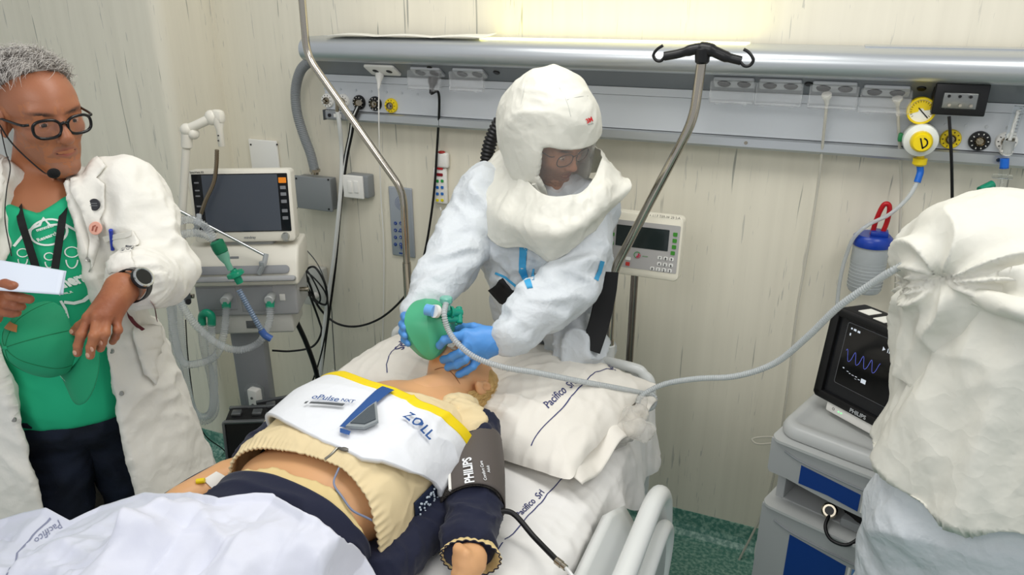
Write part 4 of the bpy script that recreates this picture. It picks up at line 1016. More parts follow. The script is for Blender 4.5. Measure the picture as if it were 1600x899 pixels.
hr = blob('hair', hair_f, (-1.0, -1.05, 0.88), (-0.66, -0.70, 1.2), 0.0035, hairm, MK, disp=hair_disp)
HBT = bvh(hr)
def strands(name, tree, c, R, s, n, m, parent, region, ln=0.05, r=0.0005, lift=0.004, seed=3, flow=None):
    rnd = random.Random(seed); S = MB(); k = 0; tries = 0
    while k < n and tries < n*8:
        tries += 1; v = Vector((rnd.gauss(0, 1), rnd.gauss(0, 1), rnd.gauss(0, 1))).normalized()
        if not region(v): continue
        d = Vector(R @ A(v)); o = Vector(c)+Vector(R @ A((0, -0.018*s, 0.03*s)))
        h = tree.ray_cast(o+d*0.3, -d)
        if h[0] is None: continue
        nn = h[1]; fl_ = flow(v) if flow else Vector((v.x*0.6, 0.5, 0.15)); f_ = Vector(R @ A(fl_)); f_ = (f_-nn*f_.dot(nn)).normalized()
        f_ = (f_+nn.cross(f_)*rnd.uniform(-0.45, 0.45)).normalized(); L_ = ln*rnd.uniform(0.5, 1.2); cv = rnd.uniform(-0.3, 0.3); pts = []
        for i in range(5):
            t_ = i/4; p = h[0]+f_*L_*t_+nn.cross(f_)*cv*L_*t_*t_+nn*(lift*math.sin(t_*2.6)*rnd.uniform(0.6, 1.4))
            g = tree.find_nearest(p)
            if g[0] is not None and (p-g[0]).dot(g[1]) < 0.0006: p = g[0]+g[1]*0.0006
            pts.append(p)
        S.ring(pts, [r, r, r*0.9, r*0.7, r*0.3], 4, cap=False); k += 1
    o = S.build(name, m, parent, angle=180); setp(o, kind='stuff'); return o
strands('hair_strands', HBT, HEADC, HR, 1, 900, mat('blonde_strand', 'd9b878', 0.4), MK, lambda v: v.y < 0.35, 0.045, 0.0007, 0.003, 5, flow=lambda v: Vector((0.1, -0.5, -0.8)))

# ---- clothing, as layers over the trunk
navy = mat('navy_cloth', '151a33', rough=0.85, bump=('noise', 120, 0.15, 0.003), sheen=0.1)
cream = mat('cream_cloth', 'e3cfa4', rough=0.8, bump=('noise', 90, 0.12, 0.003))
cream2 = mat('cream_shirt', 'e0c88f', rough=0.8)
whitec = mat('band_white', 'e9ebef', rough=0.6, bump=('crumple', 22, 0.15, 0.01))
def layer(name, m, parent, ytop, ybot, off, nu=90, nv=90, th0=-0.25, th1=PI+0.25, disp=None, solid=0.004, post=None, offv=None):
    def fn(u, v):
        th = th0+(th1-th0)*v; yt = ytop(th); yb = ybot(th); y = yt+(yb-yt)*u
        o = off if offv is None else offv(u, th)
        return torso(y, th, o)
    o = cloth(name, fn, nu, nv, m, parent, disp, solid, flip=-1, post=post); return o
def curve(*kv):
    xs = [math.radians(k) for k, _ in kv]; ys = [v for _, v in kv]; return lambda th: np.interp(th, xs, ys)
def tortree(off):
    PTO, PTQ = npgrid(lambda u, v: torso(-0.98-0.9*u, -0.4+3.94*v, off), 60, 80)
    return BVHTree.FromPolygons([tuple(p) for p in PTO], [tuple(int(k) for k in q) for q in PTQ])
def pxcurve(pts, dy=0.0, off=0.012):
    """a curve round the trunk through the given picture points: y as a function of the angle"""
    K = []; tt = tortree(off)
    for q in pts:
        h = hit(tt, *q, exact=True)
        if h is None: continue
        y = h.y; a = float(np.interp(y, TY[::-1], TA[::-1]))+off; zt = float(np.interp(y, TY[::-1], TT[::-1]))+off
        c = max(-1, min(1, (h.x-SX)/a)); s_ = max(-1, min(1, (h.z-1.01)/((zt-1.01) if h.z > 1.01 else 0.095+off)))
        K.append((math.atan2(math.copysign(abs(s_)**(1/.82), s_), math.copysign(abs(c)**(1/.82), c)), y))
    K = [k for k in K if k[0] < 2.85]; K.sort(); xs = [k for k, _ in K]; ys = [y+dy for _, y in K]
    return lambda th: np.interp(th, xs, ys)
# th: 0 = patient's left (picture right), 90 = top, 180 = picture left
tro_top = pxcurve([(399,738),(431,743),(463,755),(497,773),(526,794),(553,821),(578,852)])
layer('tracksuit_trousers', navy, MK, lambda th: tro_top(th), lambda th: 0*th-1.95, 0.012, 80, 100, -0.6, PI+0.6,
      disp=lambda P, n: n*(ridged(P*np.array([1, 2.5, 1]), 7, 0.5)**2*0.007+perlin(P*8)*0.005)[:, None])
in_top = pxcurve([(401,732),(433,728),(465,743),(497,751),(526,765),(546,792),(563,821),(575,846)])
layer('inner_shirt', cream2, MK, lambda th: in_top(th)+0.0, lambda th: tro_top(th)-0.03, 0.0065, 12, 90, -0.4, PI+0.4,
      disp=lambda P, n: n*(ridged(P*np.array([1.5, 1, 1]), 16, 0.5)**2*0.005)[:, None], solid=0.002)
hem = pxcurve([(441,705),(470,710),(504,720),(531,732),(556,755),(575,787),(584,821),(590,846)], off=0.02)
def jk_disp(P, n):
    # gathered elastic hem, soft folds above it
    th = np.arctan2(P[:, 2]-1.01, P[:, 0]-SX); h = hem(th); near = np.exp(-((P[:, 1]-h)/0.022)**2)
    a = near*(0.0028*np.sin(th*85)+0.004)+(1-near)*(creases(P, 8, 1.5, st=(1.6, .9, 1.2))*0.014*np.clip((-1.43-P[:, 1])/0.04, 0.12, 1)+ridged(P+5, 20, .6)**2*0.002)+perlin(P*7)*0.003
    return n*a[:, None]
jk = layer('cream_jacket', cream, MK, lambda th: np.interp(th, [-0.6, 0.0, 0.5, 1.2, 1.57, 2.0, 2.7, 3.14, 3.7], [-1.08, -1.07, -1.12, -1.20, -1.25, -1.23, -1.19, -1.17, -1.16]), lambda th: hem(th), 0.02, 130, 220, -0.55, PI+0.5, disp=jk_disp)
# open slit with zip in the middle of the hem
JT = bvh(jk)
def ontree(tree, px, py, off=0.001):
    d = ray(px, py).normalized(); h = tree.ray_cast(CAM, d); return None if h[0] is None else h[0]-d*off
zp = [ontree(JT, *q) for q in ((508, 718), (516, 712), (524, 704), (530, 697), (534, 690))]
zp = [p for p in zp if p]
if len(zp) > 2:
    MB().tube(zp, 0.003, 8, 6).build('zip', mat('zip_metal', '8d8a80', 0.35, 0.8), jk)
    a_ = ontree(JT, 537, 702, 0.004); MB().ell(a_, (0.014, 0.006, 0.004), seg=14).build('zip_pull', mat('zip_pull_grey', '6d6a64', 0.4, 0.5), jk)
# shoulders and sleeves
def sleeve(name, pts, rads, m, h=0.006, fold=0.006, seed=0, parent=MK, stretch=(1, 1, 1)):
    pts = [A(p) for p in pts]; al = np.concatenate([np.array(p)[None] for p in pts]); r = max(rads)+0.03
    f = lambda P: chain(P, pts, rads)
    d_ = (pts[-1]-pts[0]); d_ /= np.linalg.norm(d_)
    def disp(P, N):
        s1 = P @ d_; Q = P*1.0+(s1*1.1)[:, None]*d_
        a = ridged(Q+seed, 9, 0.8)**2*fold+ridged(Q+seed+3, 21, 0.5)**2*fold*0.4+perlin(P*11+seed)*fold*0.6; return N*a[:, None]
    return blob(name, f, al.min(0)-r, al.max(0)+r, h, m, parent, disp)
sleeve('jacket_shoulder', [(-0.765, -1.12, 1.035), (-0.725, -1.135, 1.035), (-0.695, -1.17, 1.02)], [0.052, 0.060, 0.062], cream, seed=4, fold=0.01)
sleeve('jacket_shoulder', [(-1.02, -1.21, 1.03), (-1.09, -1.25, 1.02), (-1.14, -1.29, 1.035)], [0.05, 0.05, 0.036], cream, seed=9)
sleeve('collar_point', [(-0.775, -1.09, 1.065), (-0.755, -1.05, 1.045), (-0.75, -1.02, 1.02)], [0.024, 0.024, 0.016], cream, seed=2, fold=0.004)
sleeve('navy_sleeve', [(-0.700, -1.13, 1.02), (-0.640, -1.26, 0.985), (-0.592, -1.35, 0.972), (-0.567, -1.425, 0.968)], [0.062, 0.058, 0.056, 0.054], navy, seed=1, fold=0.009)
sleeve('navy_sleeve', [(-1.10, -1.17, 1.01), (-1.135, -1.29, 0.995), (-1.125, -1.405, 0.985)], [0.068, 0.066, 0.056], navy, seed=6, fold=0.009)
sleeve('navy_side', [(-0.685, -1.28, 0.965), (-0.68, -1.42, 0.95), (-0.70, -1.55, 0.95)], [0.042, 0.048, 0.05], navy, seed=8, fold=0.007)
# open zipped forearm sleeve lying beside the arm
MB().tube([atz(352, 728, .98), atz(330, 738, .975), atz(300, 754, .97), atz(262, 778, .965), atz(225, 800, .96)], 0.013, 10).build('sleeve_edge', navy, MK)
sleeve('open_sleeve', [(-1.16, -1.42, 0.955), (-1.19, -1.52, 0.948), (-1.225, -1.7, 0.945)], [0.050, 0.046, 0.042], navy, seed=3, fold=0.004)
# forearm with infusion dressing
fa_ = blob('forearm', lambda P: chain(P, [A(ElR), A((-1.148, -1.48, 0.992)), A((-1.18, -1.58, 0.988)), A(WrR)], [0.040, 0.042, 0.038, 0.03]), (-1.27, -1.76, 0.9), (-1.09, -1.3, 1.08), 0.005, skinm, MK)
FT = bvh(fa_)
hit_poly(FT, [(317, 751), (338, 738), (366, 754), (352, 768), (338, 771)], mat('dressing_white', 'e8e6e1', 0.6), MK, (0.35, -0.45, 0.8), 0.0025, 'infusion_dressing', 0.01)
YP = hit(FT, 314, 755); MB().cyl(YP+Vector((-.008, -.004, .004)), YP+Vector((.008, .004, .006)), 0.006, bev=0.001).box(YP+Vector((0, 0, .006)), (0.018, 0.008, 0.006), 0.002, R=Matrix.Rotation(0.4, 3, 'Z')).build('yellow_port', yellow, MK)
# frilled cuff round the hand
cf = []
def cuff(u, v):
    th = v*2*PI; c0 = A(WrL)+A((-0.003, 0.012, 0)); ax_ = A((0.30, -0.95, 0.0)); ax_ /= np.linalg.norm(ax_); e1 = A((0.95, 0.30, 0)); e2 = A((0, 0, 1))
    r = 0.046+0.014*u+0.0022*np.sin(th*23)*u
    return c0+ax_*((u*0.028)+0.0*th)[:, None]+e1*(np.cos(th)*r)[:, None]+e2*(np.sin(th)*r*0.72)[:, None]
cloth('frilled_cuff', cuff, 8, 160, cream2, MK, None, 0.002)
P_ = cuff(np.ones(161), np.linspace(0, 1, 161)); MB().ring([Vector(p) for p in P_[:-1]], 0.0012, 6, closed=True).build('cuff_edge', navy, MK)
# beaded dark blue patch beside the chest
rnd = random.Random(5); s = MB(); pm = MB()
bead = layer('patterned_lining', mat('dark_blue_cloth', '16233f', 0.8), MK, lambda th: -1.27+0*th, lambda th: -1.44+0*th, 0.028, 20, 20, -0.28, 0.12, solid=0.003)
BTr = bvh(bead)
for k in range(150):
    y = rnd.uniform(-1.43, -1.28); th = rnd.uniform(-0.26, 0.08); p = Vector(torso(np.array([y]), np.array([th]), 0.031)[0]); s.ell(p, (0.0026, 0.0026, 0.0026), seg=6)
setp(s.build('white_spot_pattern', mat('spot_white', 'cfdbe6', 0.6), MK), kind='stuff')
# thin cable over the belly
def onT(y, deg, off=0.004): return Vector(torso(np.array([y]), np.array([math.radians(deg)]), off)[0])
MB().tube([onT(-1.515, 68, .020), onT(-1.545, 64, .014), onT(-1.56, 52, .013), onT(-1.568, 40, .014), onT(-1.556, 27, .015), onT(-1.54, 16, .016), onT(-1.525, 10, .020)], 0.0022, 8).build('lead_wire', mat('lead_grey_blue', '7c86a0', 0.4), MK)

# ---------------------------------------------------------------- load band across the chest
bt = curve((-10, -1.19), (10, -1.205), (35, -1.235), (60, -1.262), (90, -1.245), (115, -1.20), (140, -1.165), (170, -1.13))
bb = curve((-10, -1.35), (10, -1.38), (30, -1.435), (60, -1.487), (85, -1.482), (110, -1.45), (140, -1.40), (165, -1.36), (190, -1.34))
BD = thing('chest_compression_band', 'wide white and yellow chest compression band with blue stripe strapped over the manikin', 'chest band', (-0.9, -1.3, 1.2))
def bandoff(u, th): return 0.041-0.006*np.sin(u*PI)*0+0.004*np.sin(th*3)
def bd_disp(P, n):
    k = np.clip((P[:, 0]-(-0.86))/0.1, 0, 1)
    a = k*(ridged(P*np.array([2.2, 0.8, 1.2]), 9, 0.4)**2*0.006)+perlin(P*6)*0.004; return n*a[:, None]
bw = layer('white_band', whitec, BD, lambda th: bt(th)-0.018, bb, 0, 80, 130, math.radians(-12), math.radians(192), disp=bd_disp, solid=0.012, offv=bandoff)
yw = mat('band_yellow', 'f7d90a', 0.5)
layer('yellow_edge', yw, BD, lambda th: bt(th), lambda th: bt(th)-0.032, 0, 10, 130, math.radians(4), math.radians(180), disp=lambda P, n: bd_disp(P, n)+n*0.0015, solid=0.012, offv=bandoff)
BT_ = bvh(bw); bln = mat('band_blue', '1f4f8f', 0.5); bgr = mat('band_grey_patch', '4b5359', 0.7, bump=('noise', 160, 0.5, 0.003))
def onB(px, py, z=1.2): return atz(px, py, z)
def quad_decal(name, px, m, off=0.003, parent=BD, z=1.215, tree=None, maxlen=0.02):
    pts = [atz(a, b, z) for a, b in px]; o = pts[0]; sh = poly_shape([((p-o).x, (p-o).y) for p in pts])
    return decal(name, sh, Vector((o.x, o.y, z)), (1, 0, 0), (0, 1, 0), m, parent, tree or BT_, off, maxlen, nrm=(0, 0, 1))
CN = (-_cf.x*0.4, -_cf.y*0.4, 1)
hit_poly(BT_, [(597, 602), (615, 603), (549, 674), (531, 672)], bln, BD, CN, 0.0085, 'blue_stripe')
hit_poly(BT_, [(532, 674), (548, 679), (546, 685), (532, 681)], bln, BD, CN, 0.0085, 'blue_tab')
s = MB()
pg_ = [(576, 646), (589, 637), (592, 668), (570, 678), (541, 676)]
pt = [hit(BT_, *q)+Vector((0, 0, 0.008)) for q in pg_]
s.prism([p+Vector((0, 0, 0.002)) for p in pt], (0, 0, 0.006)); s.build('grey_buckle_frame', mat('buckle_frame', '8f9598', 0.4), BD, smooth=False)
cc = sum(pt, Vector())/5
MB().prism([cc+(p-cc)*0.78+Vector((0, 0, 0.0085)) for p in pt], (0, 0, 0.002)).build('grey_buckle_pad', bgr, BD, smooth=False)
hit_text('ZOLL', BT_, (628, 656), (668, 690), bln, BD, CN, 0.0085, bold=0.022, tall=1.35, space=1.12)
hit_text('.', BT_, (667, 688), (670, 690), bln, BD, CN, 0.0085)
hit_text('oPulse', BT_, (487, 628), (528, 633), bln, BD, CN, 0.0085, bold=0.012)
hit_text('NXT', BT_, (533, 632), (553, 635), bln, BD, CN, 0.0085, bold=0.02)
hit_poly(BT_, [(487, 633), (540, 636), (536, 640), (484, 636)], mat('stroke_grey', '55595c', 0.6), BD, CN, 0.0085, 'grey_stroke')
hit_poly(BT_, [(479, 633), (484, 632), (480, 636), (476, 636)], MATS['stroke_grey'], BD, CN, 0.0085, 'grey_stroke')

# ---------------------------------------------------------------- blood-pressure cuff
CF = thing('blood_pressure_cuff', 'grey-brown inflatable blood pressure cuff around the manikin navy sleeve', 'cuff', (-0.65, -1.24, 1.0))
cuffm = mat('cuff_taupe', '564f4b', rough=0.6, bump=('noise', 200, 0.1, 0.002))
ca, cb = A((-0.690, -1.165, 1.01)), A((-0.600, -1.340, 0.980)); cax = (cb-ca)/np.linalg.norm(cb-ca)
c1 = np.cross(cax, A((0, 0, 1))); c1 /= np.linalg.norm(c1); c2 = np.cross(c1, cax)
if c2[2] < 0: c2 = -c2
def cuf(r_, th0, th1, ext=0.0):
    def f(u, v):
        th = th0+(th1-th0)*v; r = r_+0.003*np.sin(th*3+u*2)+0.004*np.sin(u*PI)
        return ca+(cb-ca)*(u*(1+ext)-ext/2)[:, None]+np.outer(np.cos(th)*r, c1)+np.outer(np.sin(th)*r*0.92, c2)
    return f
cloth('cuff_underside', cuf(0.070, -PI, PI), 20, 60, mat('cuff_loop_pile', '3f3a36', 0.8, bump=('crumple', 70, 0.9, 0.01)), CF, None, 0.004)
cw = cloth('cuff_wrap', cuf(0.0755, math.radians(52), math.radians(225)), 20, 50, cuffm, CF, None, 0.003, flip=1)
CT = bvh(cw)
MB().tube([Vector(p) for p in cuf(0.0765, math.radians(52), math.radians(52.1))(np.linspace(0, 1, 9), np.zeros(9))], 0.0035, 8, 3).build('white_edge', white, CF)
wt = mat('print_white', 'eceef0', 0.5)
ax3 = Vector(-cax); cn = Vector(A((0.42, -0.3, 0.9)))
cn3 = (-_cf.x*0.5, -_cf.y*0.5, 0.7)
hit_text('PHILIPS', CT, (743, 757), (736, 716), wt, CF, cn3, 0.003, bold=0.03, tall=1.25)
hit_text('Comfort Care', CT, (760, 752), (753, 722), wt, CF, cn3, 0.003, bold=0.01)
hit_text('Adult', CT, (765, 740), (763, 729), wt, CF, cn3, 0.003, bold=0.01)
setp(MB().tube([Vector(cb)+Vector((0.045, 0.0, 0.0)), atz(800, 802, .97), atz(835, 840, .945), atz(872, 878, .945)], 0.0062, 10).build('cuff_hose', blackrub), 'black hose running from the blood pressure cuff across the sheet', 'hose')
t = thing('hose_connector', 'metal connector joining the cuff hose to a thin white tube near the side rail', 'connector', atz(877, 882, .945))
MB().cyl(atz(869, 876, .945), atz(878, 883, .945), 0.008, bev=0.001).cyl(atz(878, 883, .945), atz(884, 888, .945), 0.0065).build('metal_body', brass, t)
MB().tube([atz(884, 888, .945), atz(893, 899, .945), atz(910, 925, .93)], 0.004, 8).build('white_tube', tub, t)

# ---------------------------------------------------------------- top sheet over the legs
EP = [(-60, 840, .93), (20, 815, .95), (75, 803, .985), (112, 822, .96), (160, 800, .97), (228, 779, 1.02), (300, 780, 1.06), (345, 793, 1.075), (400, 783, 1.10), (430, 784, 1.145), (480, 812, 1.165), (530, 845, 1.14), (570, 880, 1.05), (582, 899, 0.99), (600, 935, 0.95)]
TT3 = tortree(0.026)
EW = np.array([list(h if (h := hit(TT3, p[0], p[1], exact=True)) is not None and h.z > p[2]-.05 else atz(*p)) for p in EP]); es = np.concatenate([[0], np.cumsum(np.linalg.norm(np.diff(EW, axis=0), axis=1))]); es /= es[-1]
def topsheet(u, v):
    ex = np.stack([np.interp(u, es, EW[:, i]) for i in range(3)], 1)
    x = ex[:, 0]+(ex[:, 0]+1.0)*0.10*v; y = ex[:, 1]-v*(0.75+0*u)
    y = y-0.05*np.sin(u*PI)*0
    leg = np.maximum(np.exp(-((x+0.80)/0.10)**2), np.exp(-((x+1.0)/0.10)**2))
    zb = 0.935+0.195*leg*(1-0.25*v)+0.03*np.exp(-((x+1.17)/0.12)**2)-0.12*np.clip((-1.34-x)/0.12, 0, 1)-0.14*np.clip((x+0.44)/0.1, 0, 1)
    k = np.clip(v/0.22, 0, 1); k = k*k*(3-2*k); z = ex[:, 2]*(1-k)+zb*k
    yy = np.clip(y, -1.9, -0.98); a_ = np.interp(yy, TY[::-1], TA[::-1])+.03; zt_ = np.interp(yy, TY[::-1], TT[::-1])+.032
    q_ = np.clip(1-(np.abs(x-SX)/a_)**2.4, 0, 1)**0.5; zt_ = 0.93+(zt_-0.93)*q_*(1-0.35*np.clip((-1.75-y)/0.4, 0, 1)); z = np.maximum(z, zt_)
    hemr = 0.010*np.exp(-(v/0.012)**2)
    return np.stack([x, y, z+hemr], 1)
def EDGE_Y(x): o = np.argsort(EW[:, 0]); return np.interp(x, EW[o, 0], EW[o, 1])
RIDGES = [([atz(*p, 1.05) for p in pts], am, wd) for pts, am, wd in (
    ([(96, 822), (139, 842), (201, 834)], 0.022, 0.022), ([(201, 834), (222, 862), (210, 910)], 0.028, 0.016), ([(190, 850), (150, 905)], -0.020, 0.016),
    ([(222, 845), (279, 824), (340, 822)], 0.020, 0.022), ([(304, 826), (335, 876), (360, 915)], 0.026, 0.020), ([(234, 790), (222, 815)], 0.012, 0.02),
    ([(400, 800), (330, 850), (240, 880)], 0.018, 0.024), ([(430, 815), (480, 860), (500, 910)], 0.016, 0.022), ([(60, 840), (100, 870), (120, 910)], 0.016, 0.024))]
def ts_disp(P, n):
    R1 = P.copy(); c, s_ = math.cos(0.5), math.sin(0.5); R1 = np.stack([P[:, 0]*c+P[:, 1]*s_, -P[:, 0]*s_+P[:, 1]*c, P[:, 2]], 1)
    a = (creases(R1, 3.6, 0, st=(.5, 1.6, 1))-.35)*0.060+(creases(P, 6.5, 8, st=(1.5, .7, 1))-.5)*0.034+(creases(R1, 12, 2, st=(1, 2, 1))-.5)*0.006+perlin(P*5)*0.008
    a = np.maximum(a, -0.008)
    for pts, am, wd in RIDGES:
        d = np.full(len(P), 9.0)
        for p, q in zip(pts, pts[1:]):
            p, q = A(p[:2]), A(q[:2]); b = q-p; t = np.clip(((P[:, :2]-p) @ b)/(b @ b), 0, 1); d = np.minimum(d, np.linalg.norm(P[:, :2]-p-t[:, None]*b, axis=1))
        a = a+am*np.exp(-(d/wd)**1.3)
    ed = np.clip((EDGE_Y(P[:, 0])-P[:, 1])/0.10, 0.12, 1); a = a*ed
    return np.array([[0, 0, 1.0]])*a[:, None]*np.clip(0.3+0.7*1, 0, 1)
TS = cloth('top_sheet', topsheet, 300, 190, mat('white_top_sheet', 'dcdeea', rough=0.7, bump=('crumple', 14, 0.25, 0.012), sheen=0.2), None, ts_disp, 0.003, flip=1)
setp(TS, 'rumpled white top sheet covering the manikin legs in the foreground', 'sheet'); TST = bvh(TS)
grp_ = mat('faded_print', '8c90a8', 0.8)
hit_text('Pacifico', TST, (92, 812), (52, 846), grp_, TS, UPZ, 0.004, shear=0.3, bold=0.01, tall=1.15)
hit_line(TST, [(80, 810), (52, 838), (28, 866), (14, 897), (8, 920)], 0.0035, grp_, TS, UPZ, 0.004)
sleeve('jacket_flap', [atz(452, 652, 1.04), atz(432, 664, 1.03), atz(424, 672, 1.015)], [0.030, 0.028, 0.018], cream, seed=12, fold=0.006)
# ---------------------------------------------------------------- ventilator on its stand, left of the bed
YV = -0.62
VT = thing('ventilator', 'cream and grey lung ventilator with wide dark screen on a wheeled grey stand', 'ventilator', (-1.9, YV, 0))
vc = mat('ventilator_cream', 'dedacd', rough=0.35); vg = mat('ventilator_grey', 'a4a5a6', rough=0.4); vg2 = mat('ventilator_mid_grey', '8d8f92', rough=0.4)
VPH = math.radians(27); VC = Vector((-1.66, YV, 0)); VUX = Vector((math.cos(VPH), math.sin(VPH), 0)); VNY = Vector((-math.sin(VPH), math.cos(VPH), 0)); VR = Matrix.Rotation(VPH, 3, 'Z')
def vpl(px, py, y):
    d = ray(px, py); return CAM+d*((VC+VNY*(y-YV)-CAM).dot(VNY)/d.dot(VNY))
def vp(px, py, y=YV): return vpl(px, py, y)
def vl(p): return Vector(((p-VC).dot(VUX), (p-VC).dot(VNY), p.z))
VM4 = Matrix.Translation(VC) @ Matrix.Rotation(VPH, 4, 'Z')
# screen, tilted slightly
S0, S1, S2, S3 = vp(296, 270), vp(456, 266), vp(464, 372), vp(300, 377)
sc = (S0+S1+S2+S3)/4; sux = VUX; suy = (VNY*0.12+Vector((0, 0, 1))).normalized(); snz = sux.cross(suy)
SW = (S1-S0).length*1.01; SHh = (S0-S3).length*1.03
def sp(a, b, z=0): return sc+sux*(a*SW/2)+suy*(b*SHh/2)+snz*z
MB().rprism(sp(0, 0, -0.05), sux, suy, SW, SHh, 0.055, 0.014, edge=0.006).build('screen_case', vc, VT)
sg = MB().rprism(sp(0.0, 0.09, 0.0045), sux, suy, SW*0.93, SHh*0.80, 0.0025, 0.003).build('screen_glass', mat('glass_black', '14161c', 0.12), VT)
MB().rprism(sp(-0.0, 0.09, 0.0068), sux, suy, SW*0.735, SHh*0.775, 0.001, 0.001).build('display', mat('display_grey', '4b515b', 0.22), VT)
MB().rprism(sp(0.83, 0.70, 0.007), sux, suy, SW*0.075, SHh*0.075, 0.0015, 0.002).build('alarm_key', mat('orange_key', 'f08a18', 0.4), VT)
for b_ in (0.50, 0.32, 0.12, -0.14, -0.34):
    MB().rprism(sp(0.83, b_, 0.007), sux, suy, SW*0.055, SHh*0.045, 0.001, 0.001).build('touch_key', mat('key_outline', '7a7c80', 0.4), VT)
for b_ in (0.66, 0.45, 0.30, 0.02): MB().rprism(sp(-0.84, b_, 0.007), sux, suy, SW*0.045, SHh*0.02, 0.001, 0.001).build('touch_key', MATS['key_outline'], VT)
MB().lathe([(0, 0.012), (0.011, 0.012), (0.013, 0.008), (0.0145, 0), (0.018, 0)], sp(0.80, -0.86, 0.004), snz, 24).build('rotary_knob', mat('knob_silver', 'b9bbb8', 0.25, 0.8), VT)
decal('brand_lettering', fit_text('mindray', 0.038, bold=0.02), sp(-0.02, -0.90, 0.006), sux, suy, mat('print_grey', '6e7378', 0.5), VT)
decal('brand_lettering', fit_text('SynoVent E5', 0.045, bold=0.015), sp(-0.95, 0.92, 0.006), sux, suy, dark, VT)
# neck under the screen and main body
def vbox(a, b, y0, dep, m, name, bev=0.01, parent=VT): # a,b pixel corners at plane y0 (front)
    p = vl(vpl(*a, y0)); q = vl(vpl(*b, y0)); return MB(VM4).box(((p.x+q.x)/2, y0-YV+dep/2, (p.z+q.z)/2), (abs(q.x-p.x), dep, abs(p.z-q.z)), bev, seg=3).build(name, m, parent)
vbox((340, 376), (430, 402), YV-0.0, 0.10, vg, 'neck', 0.01)
L, R_ = vl(vp(293, 430, YV-0.05)), vl(vp(467, 424, YV-0.05)); xc = (L.x+R_.x)/2; wd = (R_.x-L.x)
zt = vp(380, 381, YV).z; zb = vp(380, 445, YV-0.05).z
# sloping top shoulder with a hand-hold slot
pr = [(YV+0.12, zt), (YV-0.01, zt-0.004), (YV-0.05, zt-0.05), (YV-0.075, zb+0.03), (YV-0.075, zb+0.004), (YV-0.05, zb), (YV+0.12, zb)]
b_ = bmesh.new(); v0 = [b_.verts.new((xc-wd/2, y-YV, z)) for y, z in pr]; f_ = b_.faces.new(v0); r = bmesh.ops.extrude_face_region(b_, geom=[f_])
for v in r['geom']:
    if isinstance(v, bmesh.types.BMVert): v.co.x += wd
bmesh.ops.bevel(b_, geom=list(b_.edges), offset=0.010, segments=3, affect='EDGES', profile=0.5)
MB(VM4).bm(b_).build('upper_body', vc, VT)
dslot = Vector((0, -0.025, -(zt-zb)*0.42)).normalized(); p0_ = Vector((xc, -0.064, (zt+zb)/2-0.008))
nsl = Vector((1, 0, 0)).cross(-dslot)
MB(VM4).rprism(p0_+nsl*0.004, (1, 0, 0), -dslot, wd*0.86, 0.028, 0.004, 0.013, edge=0.001).build('grip_slot', vg2, VT)
MB(VM4).rprism(p0_-Vector((0, 0.012, 0.028)), (1, 0, 0), -dslot, wd*0.97, 0.018, 0.018, 0.008, edge=0.004).build('grip_bar', vg, VT)
MB(VM4).rprism(p0_+Vector((-0.015, 0.003, 0.042))+nsl*0.0145, (1, 0, 0), -dslot, 0.03, 0.008, 0.002, 0.002).build('name_badge', mat('badge_grey', '77797b', 0.3), VT)
zz = [zb, vp(380, 490, YV-0.06).z]
vbox((303, 447), (467, 492), YV-0.055, 0.18, vg, 'gas_block', 0.008)
vbox((321, 488), (460, 520), YV-0.045, 0.16, mat('block_light', 'c8c7c0', 0.4), 'lower_block', 0.008)
vbox((305, 451), (372, 484), YV-0.0575, 0.004, mat('block_inset', '9b9da0', 0.4), 'inset_panel', 0.002)
vbox((374, 449), (430, 486), YV-0.0570, 0.003, MATS['block_inset'], 'inset_panel', 0.002)
vbox((384, 502), (401, 513), YV-0.047, 0.003, mat('tag_dark', '5d5f60', 0.4), 'rating_label', 0.001)
vbox((436, 460), (446, 470), YV-0.0575, 0.004, white, 'button', 0.002)
MB(VM4).box(vl(vp(400, 600, YV+0.02)), (0.115, 0.07, 0.50), 0.012).build('column', vg2, VT)
zf = 0.09
s = MB(); _c = vp(400, 600, YV+0.02); cx, cy = _c.x, _c.y
MB().cyl((cx, cy, 0.10), (cx, cy, 0.75), 0.032).build('lower_column', vg2, VT)
for a in (0.4, 1.9, 3.5, 5.1): s.box((cx+0.15*math.cos(a), cy+0.15*math.sin(a), 0.10), (0.32, 0.06, 0.04), 0.012, R=Matrix.Rotation(a, 3, 'Z'))
s.build('wheeled_base', vg, VT)
for a in (0.4, 1.9, 3.5, 5.1):
    q = Vector((cx+0.29*math.cos(a), cy+0.29*math.sin(a), 0.045)); MB().cyl(q-Vector((0.015, 0, 0)), q+Vector((0.015, 0, 0)), 0.042, bev=0.006).build('castor', dark, VT)
# ports
gsm = mat('port_green', '1aa37c', 0.25, trans=0.2); cl2 = mat('port_clear', 'd5d8d6', 0.2, trans=0.4)
PA, PBp, PCc = vp(355, 466, YV-0.07), vp(423, 465, YV-0.07), vp(322, 492, YV-0.08)
for q in (PA, PBp):
    MB().cyl(q+VNY*0.03, q-VNY*0.03, 0.016, bev=0.003).build('port', cl2, VT)
    MB().cyl(q-VNY*0.016+Vector((0, 0, -0.006)), q-VNY*0.022+Vector((0, 0, -0.028)), 0.0155, 0.014).build('port_collar', gsm, VT)
# side handles
for a_, b_ in (((296, 463), (303, 463)), ((466, 452), (482, 452))): MB().cyl(vp(*a_), vp(*b_), 0.008).build('side_rod', brass, VT)
MB().box(vp(290, 462, YV-0.02), (0.018, 0.03, 0.05), 0.004).build('clamp', mat('clamp_grey', '8f9499', 0.3), VT)
MB().cyl(vp(294, 472, YV-0.04), vp(294, 472, YV-0.06), 0.010, bev=0.002).build('clamp_knob', dark, VT)
